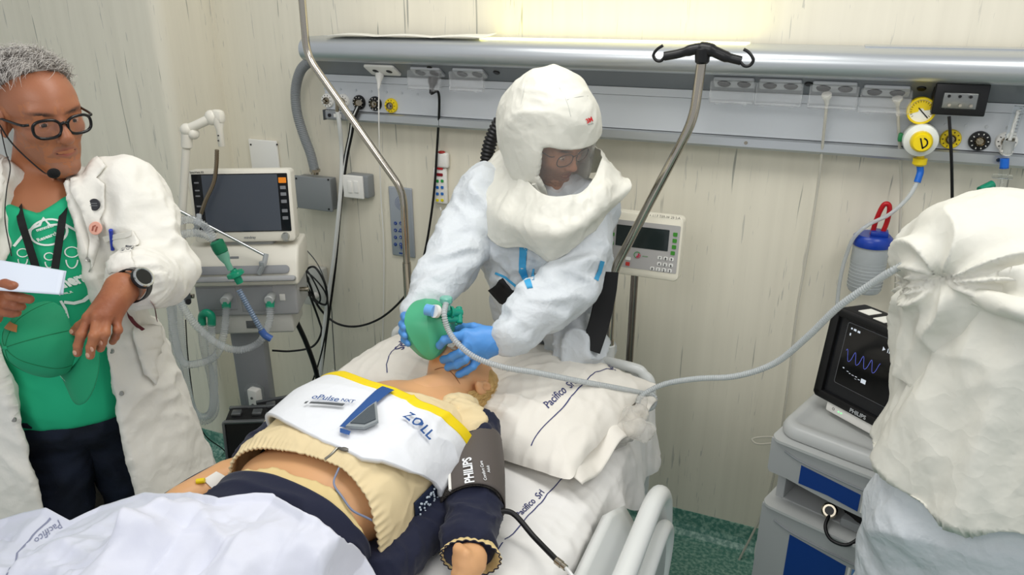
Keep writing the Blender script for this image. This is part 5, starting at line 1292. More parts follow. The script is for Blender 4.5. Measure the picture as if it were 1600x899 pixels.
# support arm
AR = thing('tube_support_arm', 'white jointed support arm with gooseneck and bar holding the breathing tubes', 'support arm', vp(288, 380))
YA = YV-0.04
def ap(px, py, y=YA): return vpl(px, py, y)
MB().cyl(ap(284, 345), ap(291, 232), 0.0125, bev=0.003).build('lower_arm', vc, AR)
MB().cyl(ap(286, 460, YV-0.02), ap(284, 345), 0.0125).build('lower_arm', vc, AR)
MB().cyl(ap(292, 232), ap(292, 195), 0.017, bev=0.005).ell(ap(292, 203), (0.021, 0.021, 0.021)).ell(ap(303, 209), (0.015, 0.02, 0.018)).build('joint', vc, AR)
MB().cyl(ap(293, 202), ap(330, 185), 0.0145, bev=0.002).build('upper_arm', vc, AR)
MB().ell(ap(330, 184), (0.022, 0.018, 0.024)).box(ap(340, 182), (0.045, 0.03, 0.042), 0.012).lathe([(0.0185, 0.01), (0.019, 0), (0.011, -0.028), (0.0105, -0.08), (0.009, -0.082)], ap(341, 188), (0, 0, 1), 20).build('joint', vc, AR)
for py in (212, 220): MB().cyl(ap(341, py, YA-0.009), ap(341, py, YA-0.0125), 0.0025, seg=8).build('screw', dark, AR)
gn = interp([ap(339, 234), ap(338, 260), ap(334, 285), ap(322, 312), ap(314, 335)], 14)
MB().ring(gn, [0.0062+0.0006*(i % 2) for i in range(len(gn))], 10).build('gooseneck', mat('bronze_steel', '8a7d6a', 0.3, 1.0), AR)
ba, bb_ = ap(278, 328, YA-0.03), ap(415, 400, YA-0.03)
MB().cyl(ba, bb_, 0.0048, seg=12).build('cross_bar', mat('chrome', 'c9cbcc', 0.15, 1.0), AR)
for q, q2 in (((311, 335), (305, 362)), ((416, 397), (405, 428))):
    MB().tube([ap(*q, YA-0.03), ap((q[0]+q2[0])/2+2, (q[1]+q2[1])/2, YA-0.045), ap(*q2, YA-0.04)], 0.0085, 8).box(ap((q[0]+q2[0])/2, (q[1]+q2[1])/2, YA-0.045), (0.022, 0.014, 0.018), 0.003).build('tube_clip', mat('clip_grey', 'a2a6a8', 0.25), AR)
# breathing tubes: corrugated clear hose
hosem = mat('corrugated_clear', 'e6eaec', rough=0.12, trans=0.6, ior=1.15, alpha=0.62)
def corr(name, pts, r, label, cat='hose', n=40, pitch=0.0075, amp=0.14, m=None, parent=None, seg=12):
    P = interp(pts, n); out = [P[0]]; acc = 0; L = [0]
    for a, b in zip(P, P[1:]): L.append(L[-1]+(b-a).length)
    tot = L[-1]; k = int(tot/pitch*4); xs = np.linspace(0, tot, k+1); A_ = np.array([list(p) for p in P])
    Q = np.stack([np.interp(xs, L, A_[:, i]) for i in range(3)], 1)
    rad = [r*(1+amp*(1 if (i % 4) in (1, 2) else -1)) for i in range(k+1)]
    o = MB().ring([Vector(q) for q in Q], rad, seg).build(name, m or hosem, parent, angle=180)
    if label: setp(o, label, cat, 'corrugated breathing hoses of the ventilator' if 'breathing' in name else None)
    return o
HY = YV-0.12
def hp(*a): return [vpl(x, y, HY-0.02*i if z is None else z) for i, (x, y, z) in enumerate(a)]
corr('breathing_hose', hp((338, 380, HY-.03), (322, 368, HY-.03), (300, 364, HY-.03), (278, 372, HY-.03), (268, 400, HY-.03), (272, 445, HY-.03), (292, 490, HY-.04), (318, 520, HY-.04), (345, 540, HY-.05), (375, 547, HY-.05), (405, 535, HY-.03), (420, 505, HY), (422, 480, HY+.02)), 0.0115, 'ribbed clear hose looping from the tube clip under the ventilator to its right port')
corr('breathing_hose', hp((335, 372, HY-.02), (318, 352, HY-.02), (296, 343, HY-.02), (272, 352, HY-.02), (258, 385, HY-.02), (262, 440, HY-.02), (272, 520, HY-.02), (285, 565, HY-.02), (310, 568, HY-.03), (338, 555, HY-.03), (350, 520, HY-.01), (354, 480, HY+.02)), 0.0115, 'ribbed clear hose from the tube clip round the left side to the ventilator left port')
corr('breathing_hose', hp((268, 455, HY), (272, 540, HY), (284, 600, HY), (300, 640, HY), (318, 652, HY), (332, 640, HY), (334, 600, HY), (331, 550, HY), (330, 505, HY+.02)), 0.0125, 'ribbed clear hose hanging in a long loop beside the column, inner of two')
corr('breathing_hose', hp((276, 450, HY+.03), (284, 540, HY+.03), (293, 610, HY+.03), (306, 650, HY+.03), (322, 658, HY+.03), (336, 640, HY+.03), (330, 590, HY+.03), (318, 540, HY+.03), (316, 505, HY+.03)), 0.0125, 'ribbed clear hose hanging in a long loop beside the column, outer of two')
t = thing('y_connector', 'green ended clear connector joining the hanging hose loops under the ventilator', 'connector', vpl(322, 492, HY))
MB().tube([vpl(331, 508, HY+.02), vpl(330, 494, HY+.02), vpl(322, 489, HY+.02), vpl(316, 494, HY+.03), vpl(316, 508, HY+.03)], 0.0135, 12).build('green_bend', gsm, t)
# green filter and blue-grey catheter mount
t = thing('breathing_filter', 'green breathing filter with clear wye and blue-grey catheter mount hanging from the support bar', 'filter', vpl(350, 400, HY-.05))
q0, q1, q2, q3 = [vpl(*p, HY-.05) for p in ((338, 378), (350, 392), (358, 408), (364, 428))]
dd = (q3-q0).normalized()
MB().lathe([(0.013, -0.005), (0.0215, 0), (0.0225, 0.02), (0.021, 0.036), (0.013, 0.042)], q0, dd, 20).build('green_cap', mat('filter_green', '12805a', 0.3, trans=0.2), t)
MB().lathe([(0.020, 0.038), (0.017, 0.056), (0.010, 0.075), (0.0095, 0.10)], q0, dd, 20).build('clear_wye', mat('pale_green', '8fd6bd', 0.2, trans=0.45), t)
MB().lathe([(0.0095, 0), (0.011, 0.006), (0.026, 0.010), (0.028, 0.016), (0.028, 0.022), (0.02, 0.026), (0.0125, 0.03), (0.0115, 0.05)], vpl(364, 421, HY-.05), dd, 24).build('filter_disc', gsm, t)
corr('catheter_mount', [vpl(373, 453, HY-.05), vpl(388, 480, HY-.055), vpl(401, 503, HY-.06), vpl(412, 522, HY-.06)], 0.0085, None, m=mat('blue_grey_tube', '8fa3bd', 0.2, trans=0.3), parent=t)
MB().tube([vpl(408, 516, HY-.06), vpl(414, 524, HY-.06), vpl(424, 530, HY-.06)], 0.0115, 12).build('blue_elbow', mat('elbow_blue', '4a6fb8', 0.2, trans=0.2), t)
# white plastic holder on the column, two black cases
t = thing('socket_unit', 'small white wrapped plug unit on the ventilator column', 'plug', vpl(398, 625, YV-.05))
p_ = vpl(399, 624, YV-0.06); MB().box(p_, (0.042, 0.03, 0.085), 0.006).build('housing', white, t)
for dz in (0.012, -0.016): MB().cyl(p_+Vector((0, -0.015, dz)), p_+Vector((0, -0.018, dz)), 0.005, seg=12).build('socket_hole', mat('mid_dark', '555555', 0.4), t)
MB().box(p_+Vector((0, 0, 0)), (0.075, 0.045, 0.12), 0.02).build('clear_wrap', mat('film', 'ffffff', 0.08, trans=0.9, ior=1.1, alpha=0.25), t)
bk = mat('black_case', '0a0a0b', 0.5)
def case(px, dep, lab, w_, rz, tilt=0.0):
    c = atd(*px, dep); h_ = c.z; t = thing('equipment_case', lab, 'case', (c.x, c.y, 0), 'black metal edged cases under the ventilator'); R = Matrix.Rotation(rz, 3, 'Z') @ Matrix.Rotation(tilt, 3, 'Y'); m = Vector((c.x, c.y, h_/2))
    MB().box(m, (w_, 0.10, h_), 0.008, R=R).build('shell', bk, t)
    s = MB()
    for dx in (-1, 1): s.box(m+R @ Vector((dx*w_/2, -0.046, 0)), (0.009, 0.014, h_), 0.002, R=R)
    s.box(m+R @ Vector((0, -0.046, h_/2)), (w_, 0.014, 0.009), 0.002, R=R).box(m+R @ Vector((0, 0.046, h_/2)), (w_, 0.014, 0.009), 0.002, R=R); s.build('metal_edging', mat('edge_alu', '8c8f92', 0.35, 0.9), t)
    s = MB()
    for dx in (-0.25, 0.25): s.box(m+R @ Vector((dx*w_, 0, h_/2+0.006)), (0.03, 0.03, 0.012), 0.003, R=R)
    s.build('latch', MATS['edge_alu'], t)
case((379, 648), 2.42, 'black metal edged case standing low beside the manikin elbow', 0.13, 0.55, 0.04)
case((452, 630), 2.50, 'black metal edged case behind, right of the ventilator column', 0.19, 0.75, -0.03)
setp(MB().tube([vpl(462, 500, -.25), vpl(480, 540, -.25), vpl(496, 590, -.25), vpl(500, 640, -.25)], 0.010, 10).build('black_strap', blackrub), 'black bar running down from the ventilator right side behind the case', 'bar')
setp(MB().tube([vpl(290, 500, -.45), vpl(294, 560, -.45), vpl(305, 640, -.42), vpl(320, 680, -.4), vpl(352, 706, -.38), vpl(372, 740, -.36), (-1.70, -.30, 0.0)], 0.0022, 8).build('thin_wire', blackrub), 'thin black wire behind the hanging hose loops', 'cable')

# ---------------------------------------------------------------- drawer trolley, right
TRX, TRY = -0.055, -0.62   # left front reference
TR = thing('drawer_trolley', 'light grey plastic drawer trolley with blue insets and open shelf, right of the bed', 'trolley', (0.3, -0.36, 0))
tg_ = mat('trolley_grey', 'adafaf', rough=0.38); tg2 = mat('trolley_light', 'bfc1bf', 0.35); tb = mat('trolley_blue', '123c86', 0.35); tin = mat('trolley_dark', '4a4c4f', 0.6)
TRO = Vector((-0.019, -0.588, 0)); TRA = -math.atan2(0.34, 0.94)
TM = Matrix.Translation(TRO) @ Matrix.Rotation(TRA, 4, 'Z')
TW, TD = 0.58, 0.44
def tmb(): return MB(TM)
def rrect(x0, x1, y0, y1, r, n=6):
    o = []
    for cx, cy, a0 in ((x1-r, y1-r, 0), (x0+r, y1-r, 90), (x0+r, y0+r, 180), (x1-r, y0+r, 270)):
        for k in range(n+1): a = math.radians(a0+90*k/n); o.append((cx+r*math.cos(a), cy+r*math.sin(a)))
    return o
def loft(mb, rings):
    n = len(rings[0]); vs = [p for r in rings for p in r]; fs = []
    for i in range(len(rings)-1):
        for k in range(n): fs.append((i*n+k, i*n+(k+1) % n, (i+1)*n+(k+1) % n, (i+1)*n+k))
    fs.append(tuple(range(n-1, -1, -1))); fs.append(tuple((len(rings)-1)*n+k for k in range(n))); return mb.add(vs, fs)
def rr3(ins, z, r=0.05, bul=0.0): return [(x, y-(bul*(1-((x-TW/2)/(TW/2))**2) if y < TD/2 else 0), z) for x, y in rrect(ins, TW-ins, ins, TD-ins, max(0.004, r-ins))]
loft(tmb(), [rr3(0.0, 0.872), rr3(-0.004, 0.878), rr3(-0.004, 0.892), rr3(0.002, 0.905), rr3(0.012, 0.911), rr3(0.030, 0.911), rr3(0.040, 0.903), rr3(0.06, 0.902)]).build('lid', tg2, TR, angle=60)
s = tmb(); s.box((0.02, TD/2, 0.50), (0.025, TD-0.06, 0.74), 0.004); s.box((TW-0.02, TD/2, 0.50), (0.025, TD-0.06, 0.74), 0.004); s.box((TW/2, TD-0.02, 0.5), (TW-0.04, 0.02, 0.74), 0.004)
s.build('carcass', tg_, TR)
tmb().box((TW/2, TD/2, 0.652), (TW-0.05, TD-0.06, 0.012), 0.002).build('shelf', tg_, TR)
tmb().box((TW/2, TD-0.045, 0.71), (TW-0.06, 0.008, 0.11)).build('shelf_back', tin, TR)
def drawer(z0, z1, sag, name, bx0, bx1, bz0, bz1):
    pl = [(x, z) for x, z in [(-0.006, z1), (TW+0.006, z1), (TW+0.006, z0+0.01), (TW, z0)]]
    for k in range(13): t_ = k/12; pl.append((TW-0.05-(TW-0.10)*t_, z0-sag*math.sin(PI*t_)))
    pl += [(0, z0), (-0.006, z0+0.01)]
    d = tmb().prism([(x, -0.022, z) for x, z in pl], (0, 0.03, 0))
    o = d.build(name, tg_, TR, angle=30)
    loft(tmb(), [[(x, y-0.0, z) for x, y in rrect(-0.008, TW+0.008, -0.03, TD-0.02, 0.03)] for z in (z1-0.004, z1+0.004)]).build('rim', tg2, o)
    k = [(bx0, bz1+0.012), ((bx0+bx1)/2, bz1+0.004), (bx1, bz1-0.004), (bx1, bz0-0.01), ((bx0+bx1)/2, bz0+0.0), (bx0, bz0)]
    tmb().prism([(x, -0.0235, z) for x, z in k], (0, 0.01, 0)).build('blue_inset', tb, o, smooth=False)
    tmb().prism([(bx1+0.006, -0.0232, bz1-0.004), (bx1+0.012, -0.0232, bz1-0.004), (bx1+0.012, -0.0232, bz0-0.01), (bx1+0.006, -0.0232, bz0-0.01)], (0, 0.01, 0)).build('white_stripe', white, o, smooth=False)
    tmb().prism([(bx1+0.016, -0.0234, bz1-0.004), (bx1+0.024, -0.0234, bz1-0.004), (bx1+0.024, -0.0234, bz0-0.012), (bx1+0.016, -0.0234, bz0-0.012)], (0, 0.01, 0)).build('blue_stripe', mat('trolley_pale_blue', '5d86b8', 0.4), o, smooth=False)
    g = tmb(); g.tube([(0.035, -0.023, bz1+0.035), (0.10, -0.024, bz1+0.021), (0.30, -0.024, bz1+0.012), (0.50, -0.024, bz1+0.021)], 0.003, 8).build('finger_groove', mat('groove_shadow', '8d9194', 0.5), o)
    return o
drawer(0.760, 0.868, 0.022, 'upper_drawer', 0.085, 0.245, 0.762, 0.808)
drawer(0.365, 0.650, 0.0, 'lower_drawer', 0.085, 0.245, 0.40, 0.575)
drawer(0.16, 0.355, 0.0, 'lower_drawer', 0.085, 0.245, 0.19, 0.29)
for x in (0.07, TW-0.07):
    for y in (0.06, TD-0.06):
        c = TM @ Vector((x, y, 0.05)); MB().cyl(c-Vector((0.015, 0, 0)), c+Vector((0.015, 0, 0)), 0.048, bev=0.006).box(c+Vector((0, 0, 0.07)), (0.04, 0.04, 0.06), 0.005).build('castor', dark, TR)
# what lies on the shelf
t = thing('pressure_gauge_kit', 'black rolled cuff with chrome aneroid gauge and black tube on the trolley shelf', 'blood pressure gauge', TM @ Vector((0.25, 0.1, 0.66)))
def sleeve_blob(name, pts, rads, m, parent, h=0.005, amp=0.006): 
    P0 = np.array([list(p) for p in pts]); r = max(rads)+0.03
    return blob(name, lambda P: chain(P, P0, rads), P0.min(0)-r, P0.max(0)+r, h, m, parent, lambda P, N: N*(ridged(P, 14, .8)**2*amp+perlin(P*18)*amp)[:, None])
T3 = lambda x, y, z: TM @ Vector((x, y, z))
sleeve_blob('rolled_cuff', [T3(0.17, 0.09, 0.70), T3(0.25, 0.06, 0.695), T3(0.33, 0.05, 0.69), T3(0.40, 0.06, 0.69)], [0.022, 0.038, 0.036, 0.03], mat('black_cloth', '0c0c0e', 0.8), t)
c = T3(0.165, 0.02, 0.688); nn = (CAM-c).normalized()
MB().lathe([(0, 0.012), (0.017, 0.012), (0.0215, 0.008), (0.022, -0.006), (0.015, -0.016), (0, -0.016)], c, nn, 24).build('gauge', brass, t)
MB().lathe([(0, 0.0128), (0.012, 0.0128)], c, nn, 20).build('gauge_face', dark, t)
MB().tube([T3(0.17, 0.012, 0.685), T3(0.175, -0.025, 0.665), T3(0.20, -0.04, 0.645), T3(0.24, -0.035, 0.648), T3(0.262, 0.0, 0.67), T3(0.27, 0.03, 0.69)], 0.0048, 10).build('black_tube', blackrub, t)
setp(MB(TM).box((0.235, 0.04, 0.672), (0.075, 0.05, 0.028), 0.006).build('clear_box', mat('smoked_box', 'c7cbcc', 0.15, trans=0.5)), 'small clear plastic box beside the gauge on the trolley shelf', 'box')
# patient monitor
M1, M2 = Vector((0.064, -0.44, 0)), Vector((0.285, -0.617, 0))
mx = (M2-M1).normalized(); mz = Vector((0, 0, 1)); mn = mx.cross(mz); MWd, MHt = 0.41, 0.270
mz_t = (mz-mn*0.10).normalized(); mo = Vector((M1.x, M1.y, 0.945)); mn = mx.cross(mz_t)
def mp_(a, b, z=0): return mo+mx*a+mz_t*b+mn*z
PM = thing('patient_monitor', 'black patient monitor with a dim pulse curve on screen, standing on the drawer trolley', 'monitor', mp_(0.2, 0, -0.05))
MB().rprism(mp_(MWd/2, MHt/2, -0.10), mx, mz_t, MWd, MHt, 0.10, 0.022, edge=0.006).build('housing', bk, PM)
s = MB()
for c_, w_, h_ in (((MWd/2, MHt-0.011), MWd-0.01, 0.020), ((MWd/2, 0.013), MWd-0.01, 0.024), ((0.014, MHt/2), 0.026, MHt-0.01), ((MWd-0.014, MHt/2), 0.026, MHt-0.01)):
    s.rprism(mp_(*c_), mx, mz_t, w_, h_, 0.016, 0.009, edge=0.004)
s.build('bezel', bk, PM)
MB().rprism(mp_(MWd/2, MHt/2, 0), mx, mz_t, MWd-0.03, MHt-0.03, 0.004, 0.004).build('inner_frame', mat('charcoal_frame', '1c1d20', 0.25), PM)
MB().rprism(mp_(0.055+0.155, 0.152, 0.0045), mx, mz_t, 0.315, 0.182, 0.002, 0.006).build('screen_rim', mat('rim_grey', '5b5d60', 0.3), PM)
MB().rprism(mp_(0.055+0.155, 0.152, 0.0065), mx, mz_t, 0.310, 0.177, 0.001, 0.005).build('screen', mat('screen_black', '050608', 0.1), PM)
wv = mat('curve_blue', (0.08, 0.10, 0.42), emit=0.8); wh_ = mat('screen_icons', (0.55, 0.6, 0.66), emit=0.5)
def md(name, sh, m): return decal(name, sh, mp_(0, 0, 0.0078), mx, mz_t, m, PM, off=0.0003)
cv = []
for k in range(90):
    x = k/89; cv.append((0.068+0.105*x, 0.150-0.022*x*0+0.016*math.sin(x*26+1)+0.003*math.sin(x*52)))
md('pulse_curve', line_shape(cv, 0.0012), wv)
for k, (x, y, w_, h_) in enumerate(((0.066, 0.226, 0.005, 0.005), (0.075, 0.225, 0.008, 0.006), (0.087, 0.224, 0.008, 0.006), (0.066, 0.208, 0.004, 0.007), (0.070, 0.112, 0.005, 0.003), (0.084, 0.108, 0.006, 0.0015), (0.092, 0.105, 0.005, 0.0015), (0.101, 0.104, 0.007, 0.0015), (0.112, 0.104, 0.006, 0.002), (0.112, 0.098, 0.006, 0.001), (0.122, 0.100, 0.006, 0.002), (0.131, 0.096, 0.015, 0.012))):
    md('screen_icon', poly_shape([(x, y), (x+w_, y), (x+w_, y+h_), (x, y+h_)]), wh_)
md('play_icon', poly_shape([(0.168, 0.205), (0.168, 0.217), (0.176, 0.211)]), wh_)
md('pause_icon', merge(poly_shape([(0.182, 0.205), (0.184, 0.205), (0.184, 0.217), (0.182, 0.217)]), poly_shape([(0.187, 0.205), (0.189, 0.205), (0.189, 0.217), (0.187, 0.217)])), wh_)
md('mute_icon', merge(line_shape([(0.194, 0.206), (0.203, 0.216)], 0.002), line_shape([(0.194, 0.216), (0.203, 0.206)], 0.002)), wh_)
MB().rprism(mp_(0.155, -0.012, -0.02), mx, mz_t, 0.21, 0.030, 0.03, 0.006, edge=0.003).build('base_strip', white, PM)
decal('power_mark', ring_shape(0.004, 0.004, 0.001, 20), mp_(0.075, -0.012, 0.0102), mx, mz_t, dark, PM)
for k in range(2): MB().cyl(mp_(0.092+k*0.009, -0.013, 0.0098), mp_(0.092+k*0.009, -0.013, 0.0112), 0.0022, seg=8).build('status_led', mat('led_green', (0.25, 0.9, 0.35), emit=0.8), PM)
decal('brand_lettering', fit_text('PHILIPS', 0.05, bold=0.02), mp_(0.128, 0.008, 0.0165), mx, mz_t, mat('brand_silver', 'c3c6c8', 0.4), PM)
MB().box(mp_(0.2, -0.02, -0.07), (0.26, 0.10, 0.03), 0.006, R=Matrix.Rotation(math.atan2(mx.y, mx.x), 3, 'Z')).build('foot', mat('foot_grey', 'b7b4ae', 0.4), PM)
s = MB()
for k in range(5): s.rprism(mp_(0.05+k*0.055+0.02, MHt+0.0005, -0.05+0.012*(k % 2)), mx, -mn, 0.035, 0.055, 0.0015, 0.002)
s.build('paper_labels', paper, PM)
setp(MB().tube([T3(0.04, 0.42, 1.05), T3(0.02, 0.40, 0.99), T3(0.005, 0.39, 0.93), T3(-0.02, 0.38, 0.85)], 0.0035, 8).build('monitor_cable', blackrub), 'short black cable hanging behind the left edge of the patient monitor', 'cable')
# ---------------------------------------------------------------- bag valve mask over the manikin's face
D3 = lambda px, py, d: np.array(atd(px, py, d))
MOUTH = Vector(A(HEADC)+HR @ A((0, 0.086, -0.055))); FN = Vector(HR[:, 1])
BV = thing('bag_valve_mask', 'green squeeze bag with clear face mask and green valve over the manikin mouth', 'bag valve mask', MOUTH)
MB().lathe([(0.044, 0.000), (0.050, 0.004), (0.051, 0.012), (0.045, 0.020), (0.036, 0.032), (0.020, 0.044), (0.013, 0.047), (0.012, 0.060)], MOUTH-FN*0.006, FN, 28).build('face_mask', mat('mask_clear', 'e8eef4', 0.08, trans=0.8, ior=1.2, alpha=0.6), BV)
gv = mat('valve_green', '23b394', 0.2, trans=0.35); gv2 = mat('valve_aqua', '8ad9c6', 0.2, trans=0.4)
AP = MOUTH+FN*0.055; VT1 = MOUTH+FN*0.115
MB().cyl(AP, VT1, 0.015, bev=0.003).cyl(AP+FN*0.012, AP+FN*0.018, 0.0185, bev=0.002).cyl(AP+FN*0.036, AP+FN*0.042, 0.0195, bev=0.002).build('valve_body', gv, BV)
b0, b1 = atd(717, 488, 1.93), atd(683, 487, 1.885)
MB().cyl(atd(720, 489, 1.95), b1, 0.0115, bev=0.002).cyl(atd(716, 499, 1.94), atd(692, 500, 1.90), 0.0095, bev=0.002).cyl(atd(706, 488, 1.92), atd(702, 488, 1.915), 0.0165, bev=0.001).cyl(atd(717, 480, 1.95), atd(718, 506, 1.93), 0.0085, bev=0.002).build('valve_tubes', gv, BV)
MB().cyl(atd(678, 486.5, 1.872), atd(666, 484, 1.88), 0.0150).build('blue_band', mat('band_light_blue', '6ca8e0', 0.3), BV)
MB().cyl(atd(683, 487, 1.88), atd(678, 486.5, 1.872), 0.0170).build('white_ring', white, BV)
MB().cyl(atd(697, 486, 1.90), atd(697, 470, 1.90), 0.011, bev=0.002).cyl(atd(697, 474, 1.90), atd(697, 464, 1.895), 0.0165, bev=0.003).build('inlet', gv2, BV)
bgA, bgB = atd(664, 468, 1.97), atd(673, 563, 1.915); bax = (bgB-bgA).normalized(); bl = (bgB-bgA).length
def bag():
    n = 7; seg = 42; pr = [(0.0, 0), (0.022, 0.004), (0.042, 0.016), (0.060, 0.040), (0.0685, 0.066), (0.065, 0.09), (0.050, 0.118), (0.028, 0.145), (0.010, 0.158), (0, 0.161)]
    k = bl/0.161; P = interp([(r, h*k, 0) for r, h in pr], 4); u = Vector(_cr); u = (u-bax*u.dot(bax)).normalized(); w = bax.cross(u); vs = []; fs = []
    for q in P:
        for j in range(seg):
            a = 2*PI*j/seg; m_ = ((a+4*PI/seg) % (2*PI/n))-PI/n; pl = (math.cos(PI/n)/math.cos(m_))*1.06; t_ = q.y/bl
            r = max(q.x, 0)*(pl*1.0+0.02*math.sin(5*a+9*t_)); vs.append(bgA+bax*q.y+u*(r*math.cos(a)*1.02)+w*(r*math.sin(a)*0.85))
    for i in range(len(P)-1):
        for j in range(seg): fs.append((i*seg+j, i*seg+(j+1) % seg, (i+1)*seg+(j+1) % seg, (i+1)*seg+j))
    return MB().add(vs, fs).build('squeeze_bag', mat('bag_green', '4cab80', 0.38), BV, angle=32)
bag()
# long corrugated oxygen hose to the right-hand hood, with a turn round the headboard corner
hz_pts = [atd(697, 474, 1.885), atd(694, 492, 1.865), atd(700, 515, 1.87), atd(716, 538, 1.86), atd(745, 560, 1.86), atd(790, 575, 1.88), atd(840, 583, 1.92), atd(900, 595, 1.98), atd(960, 606, 2.04), atd(1000, 614, 2.10), atd(1022, 620, 2.13), atd(1020, 636, 2.12), atd(1003, 640, 2.1), atd(997, 628, 2.08), atd(1008, 615, 2.08), atd(1040, 600, 2.05), atd(1090, 592, 1.98), atd(1150, 588, 1.9), atd(1210, 568, 1.82), atd(1260, 528, 1.72), atd(1310, 480, 1.62), atd(1360, 445, 1.55), atd(1398, 421, 1.49), atd(1430, 406, 1.50)]
corr('oxygen_hose', hz_pts, 0.0072, 'long thin ribbed clear hose from the green valve across the pillow to the right hood', 'hose', n=24, pitch=0.006, amp=0.12, m=mat('hose_milky', 'd4d9da', 0.2, trans=0.35, alpha=0.9), seg=10)
# crumpled clear reservoir hanging at the pillow corner
rc = atz(965, 672, 0.93); r2 = atd(995, 672, 2.0)
RB = thing('clear_reservoir_bag', 'crumpled clear plastic bag and mask hanging at the right pillow corner', 'plastic bag', rc)
film = mat('clear_film', 'f1eee8', 0.08, trans=0.55, ior=1.15, alpha=0.5, bump=('noise', 25, 0.6, 0.01))
blob('bag', lambda P: chain(P, [D3(1000, 640, 2.04), D3(985, 660, 2.0), D3(960, 676, 1.99), D3(935, 694, 1.97)], [0.018, 0.036, 0.036, 0.022]), A(rc)-0.2, A(rc)+0.2, 0.005, film, RB, lambda P, N: N*(ridged(P, 16, 1)**2*0.016-0.006)[:, None])
blob('mask', lambda P: ellip(P, D3(998, 672, 1.98), (0.042, 0.035, 0.026)), A(r2)-0.1, A(r2)+0.1, 0.004, film, RB, lambda P, N: N*(ridged(P+3, 20, 1)**2*0.008)[:, None])
MB().cyl(atd(1004, 622, 2.07), atd(1000, 645, 2.05), 0.016).build('neck', film, RB)
# small teal and blue items glimpsed under the pillow edge
setp(MB().cyl(atd(757, 652, 1.98), atd(768, 660, 1.98), 0.011, bev=0.002).box(atd(766, 664, 1.98), (0.02, 0.02, 0.012), 0.003).build('teal_connector', mat('teal', '0f9a8c', 0.25)), 'teal plastic connector peeking out under the pillow beside the manikin shoulder', 'connector')

# ---------------------------------------------------------------- hooded attendant leaning over the bed
suitm = mat('coverall_white', 'd3d8dc', rough=0.62, bump=('crumple+noise', 20, 0.4, 0.012))
hoodm = mat('hood_white', 'dfddd2', rough=0.6, bump=('crumple', 16, 0.3, 0.012))
tape = mat('tape_blue', '3fa4d6', rough=0.6); glovem = mat('nitrile_blue', '5596dc', rough=0.42, bump=('noise', 60, 0.2, 0.004), sss=0.03)
face2 = (0.837, -0.384, -0.389); up2 = (0.296, -0.28, 0.913)
R2 = basis(face2, up2); C2 = A((-0.712, -0.582, 1.640))
P2 = thing('person', 'person leaning over the bed in a white hooded coverall with clear visor and blue gloves', 'person', (-0.75, -0.30, 0.0))
hipz = A((-0.80, -0.27, 0.93)); ch2 = D3(850, 385, 2.22); ShA = D3(755, 300, 2.24); ShB = D3(918, 325, 2.12)
ElA, WA = D3(712, 400, 2.14), D3(655, 492, 2.02); ElB, WB = D3(900, 432, 2.02), D3(790, 530, 1.93)
skin2 = 'b07a5c'
def body2(P):
    d = head_sdf(P, C2, R2, 0.97, neck=0.15, neckdir=(0, -0.55, -1))
    d = smin(d, ellip(P, ch2, (0.16, 0.12, 0.2)), 0.05); d = smin(d, cap(P, ch2, hipz, 0.12, 0.12), 0.06)
    for S_, E_, W_ in ((ShA, ElA, WA), (ShB, ElB, WB)): d = smin(d, cap(P, S_, E_, 0.045, 0.038), 0.03); d = smin(d, cap(P, E_, W_, 0.036, 0.026), 0.01)
    for dx in (-0.09, 0.09): d = smin(d, cap(P, hipz+A((dx, 0, 0)), (hipz[0]+dx, -0.26, 0.06), 0.075, 0.045), 0.03)
    return d
blob('body', body2, (-1.25, -1.05, 0.0), (-0.40, -0.05, 1.85), 0.012, mat('skin_under', skin2, 0.5), P2)
h2 = blob('head', lambda P: head_sdf(P, C2, R2, 0.975, neck=0.06), C2-0.17, C2+0.17, 0.0034, mat('skin_attendant', (1, 1, 1), rough=0.48, vcol=True, sss=0.06), P2,
     col=lambda P: hcol(P, C2, R2, 0.975, hexc(skin2), hexc('8f5346'), hexc('1c1512'), (hexc('4d3527'), 0.85)))
eyes(h2, C2, R2, 0.975, 'iris_dark', (0, 0.8, -0.5))
def hc2(P):
    q = ((P-C2) @ R2)/0.975; d = ellip(q, (0, -0.022, 0.045), (0.083, 0.102, 0.090)); d = smax(d, q[:, 1]-0.045-0.2*(q[:, 2]-0.05), 0.01); return smax(d, -(q[:, 2]-0.03), 0.01)
blob('cap', hc2, C2-0.18, C2+0.18, 0.005, mat('cap_navy', '1c2440', 0.8), P2)
def loc(c, R, x, y, z, s=1.0): return Vector(A(c)+R @ (A((x, y, z))*s))
gw = mat('glasses_wire', '3a3230', 0.3, 0.6)
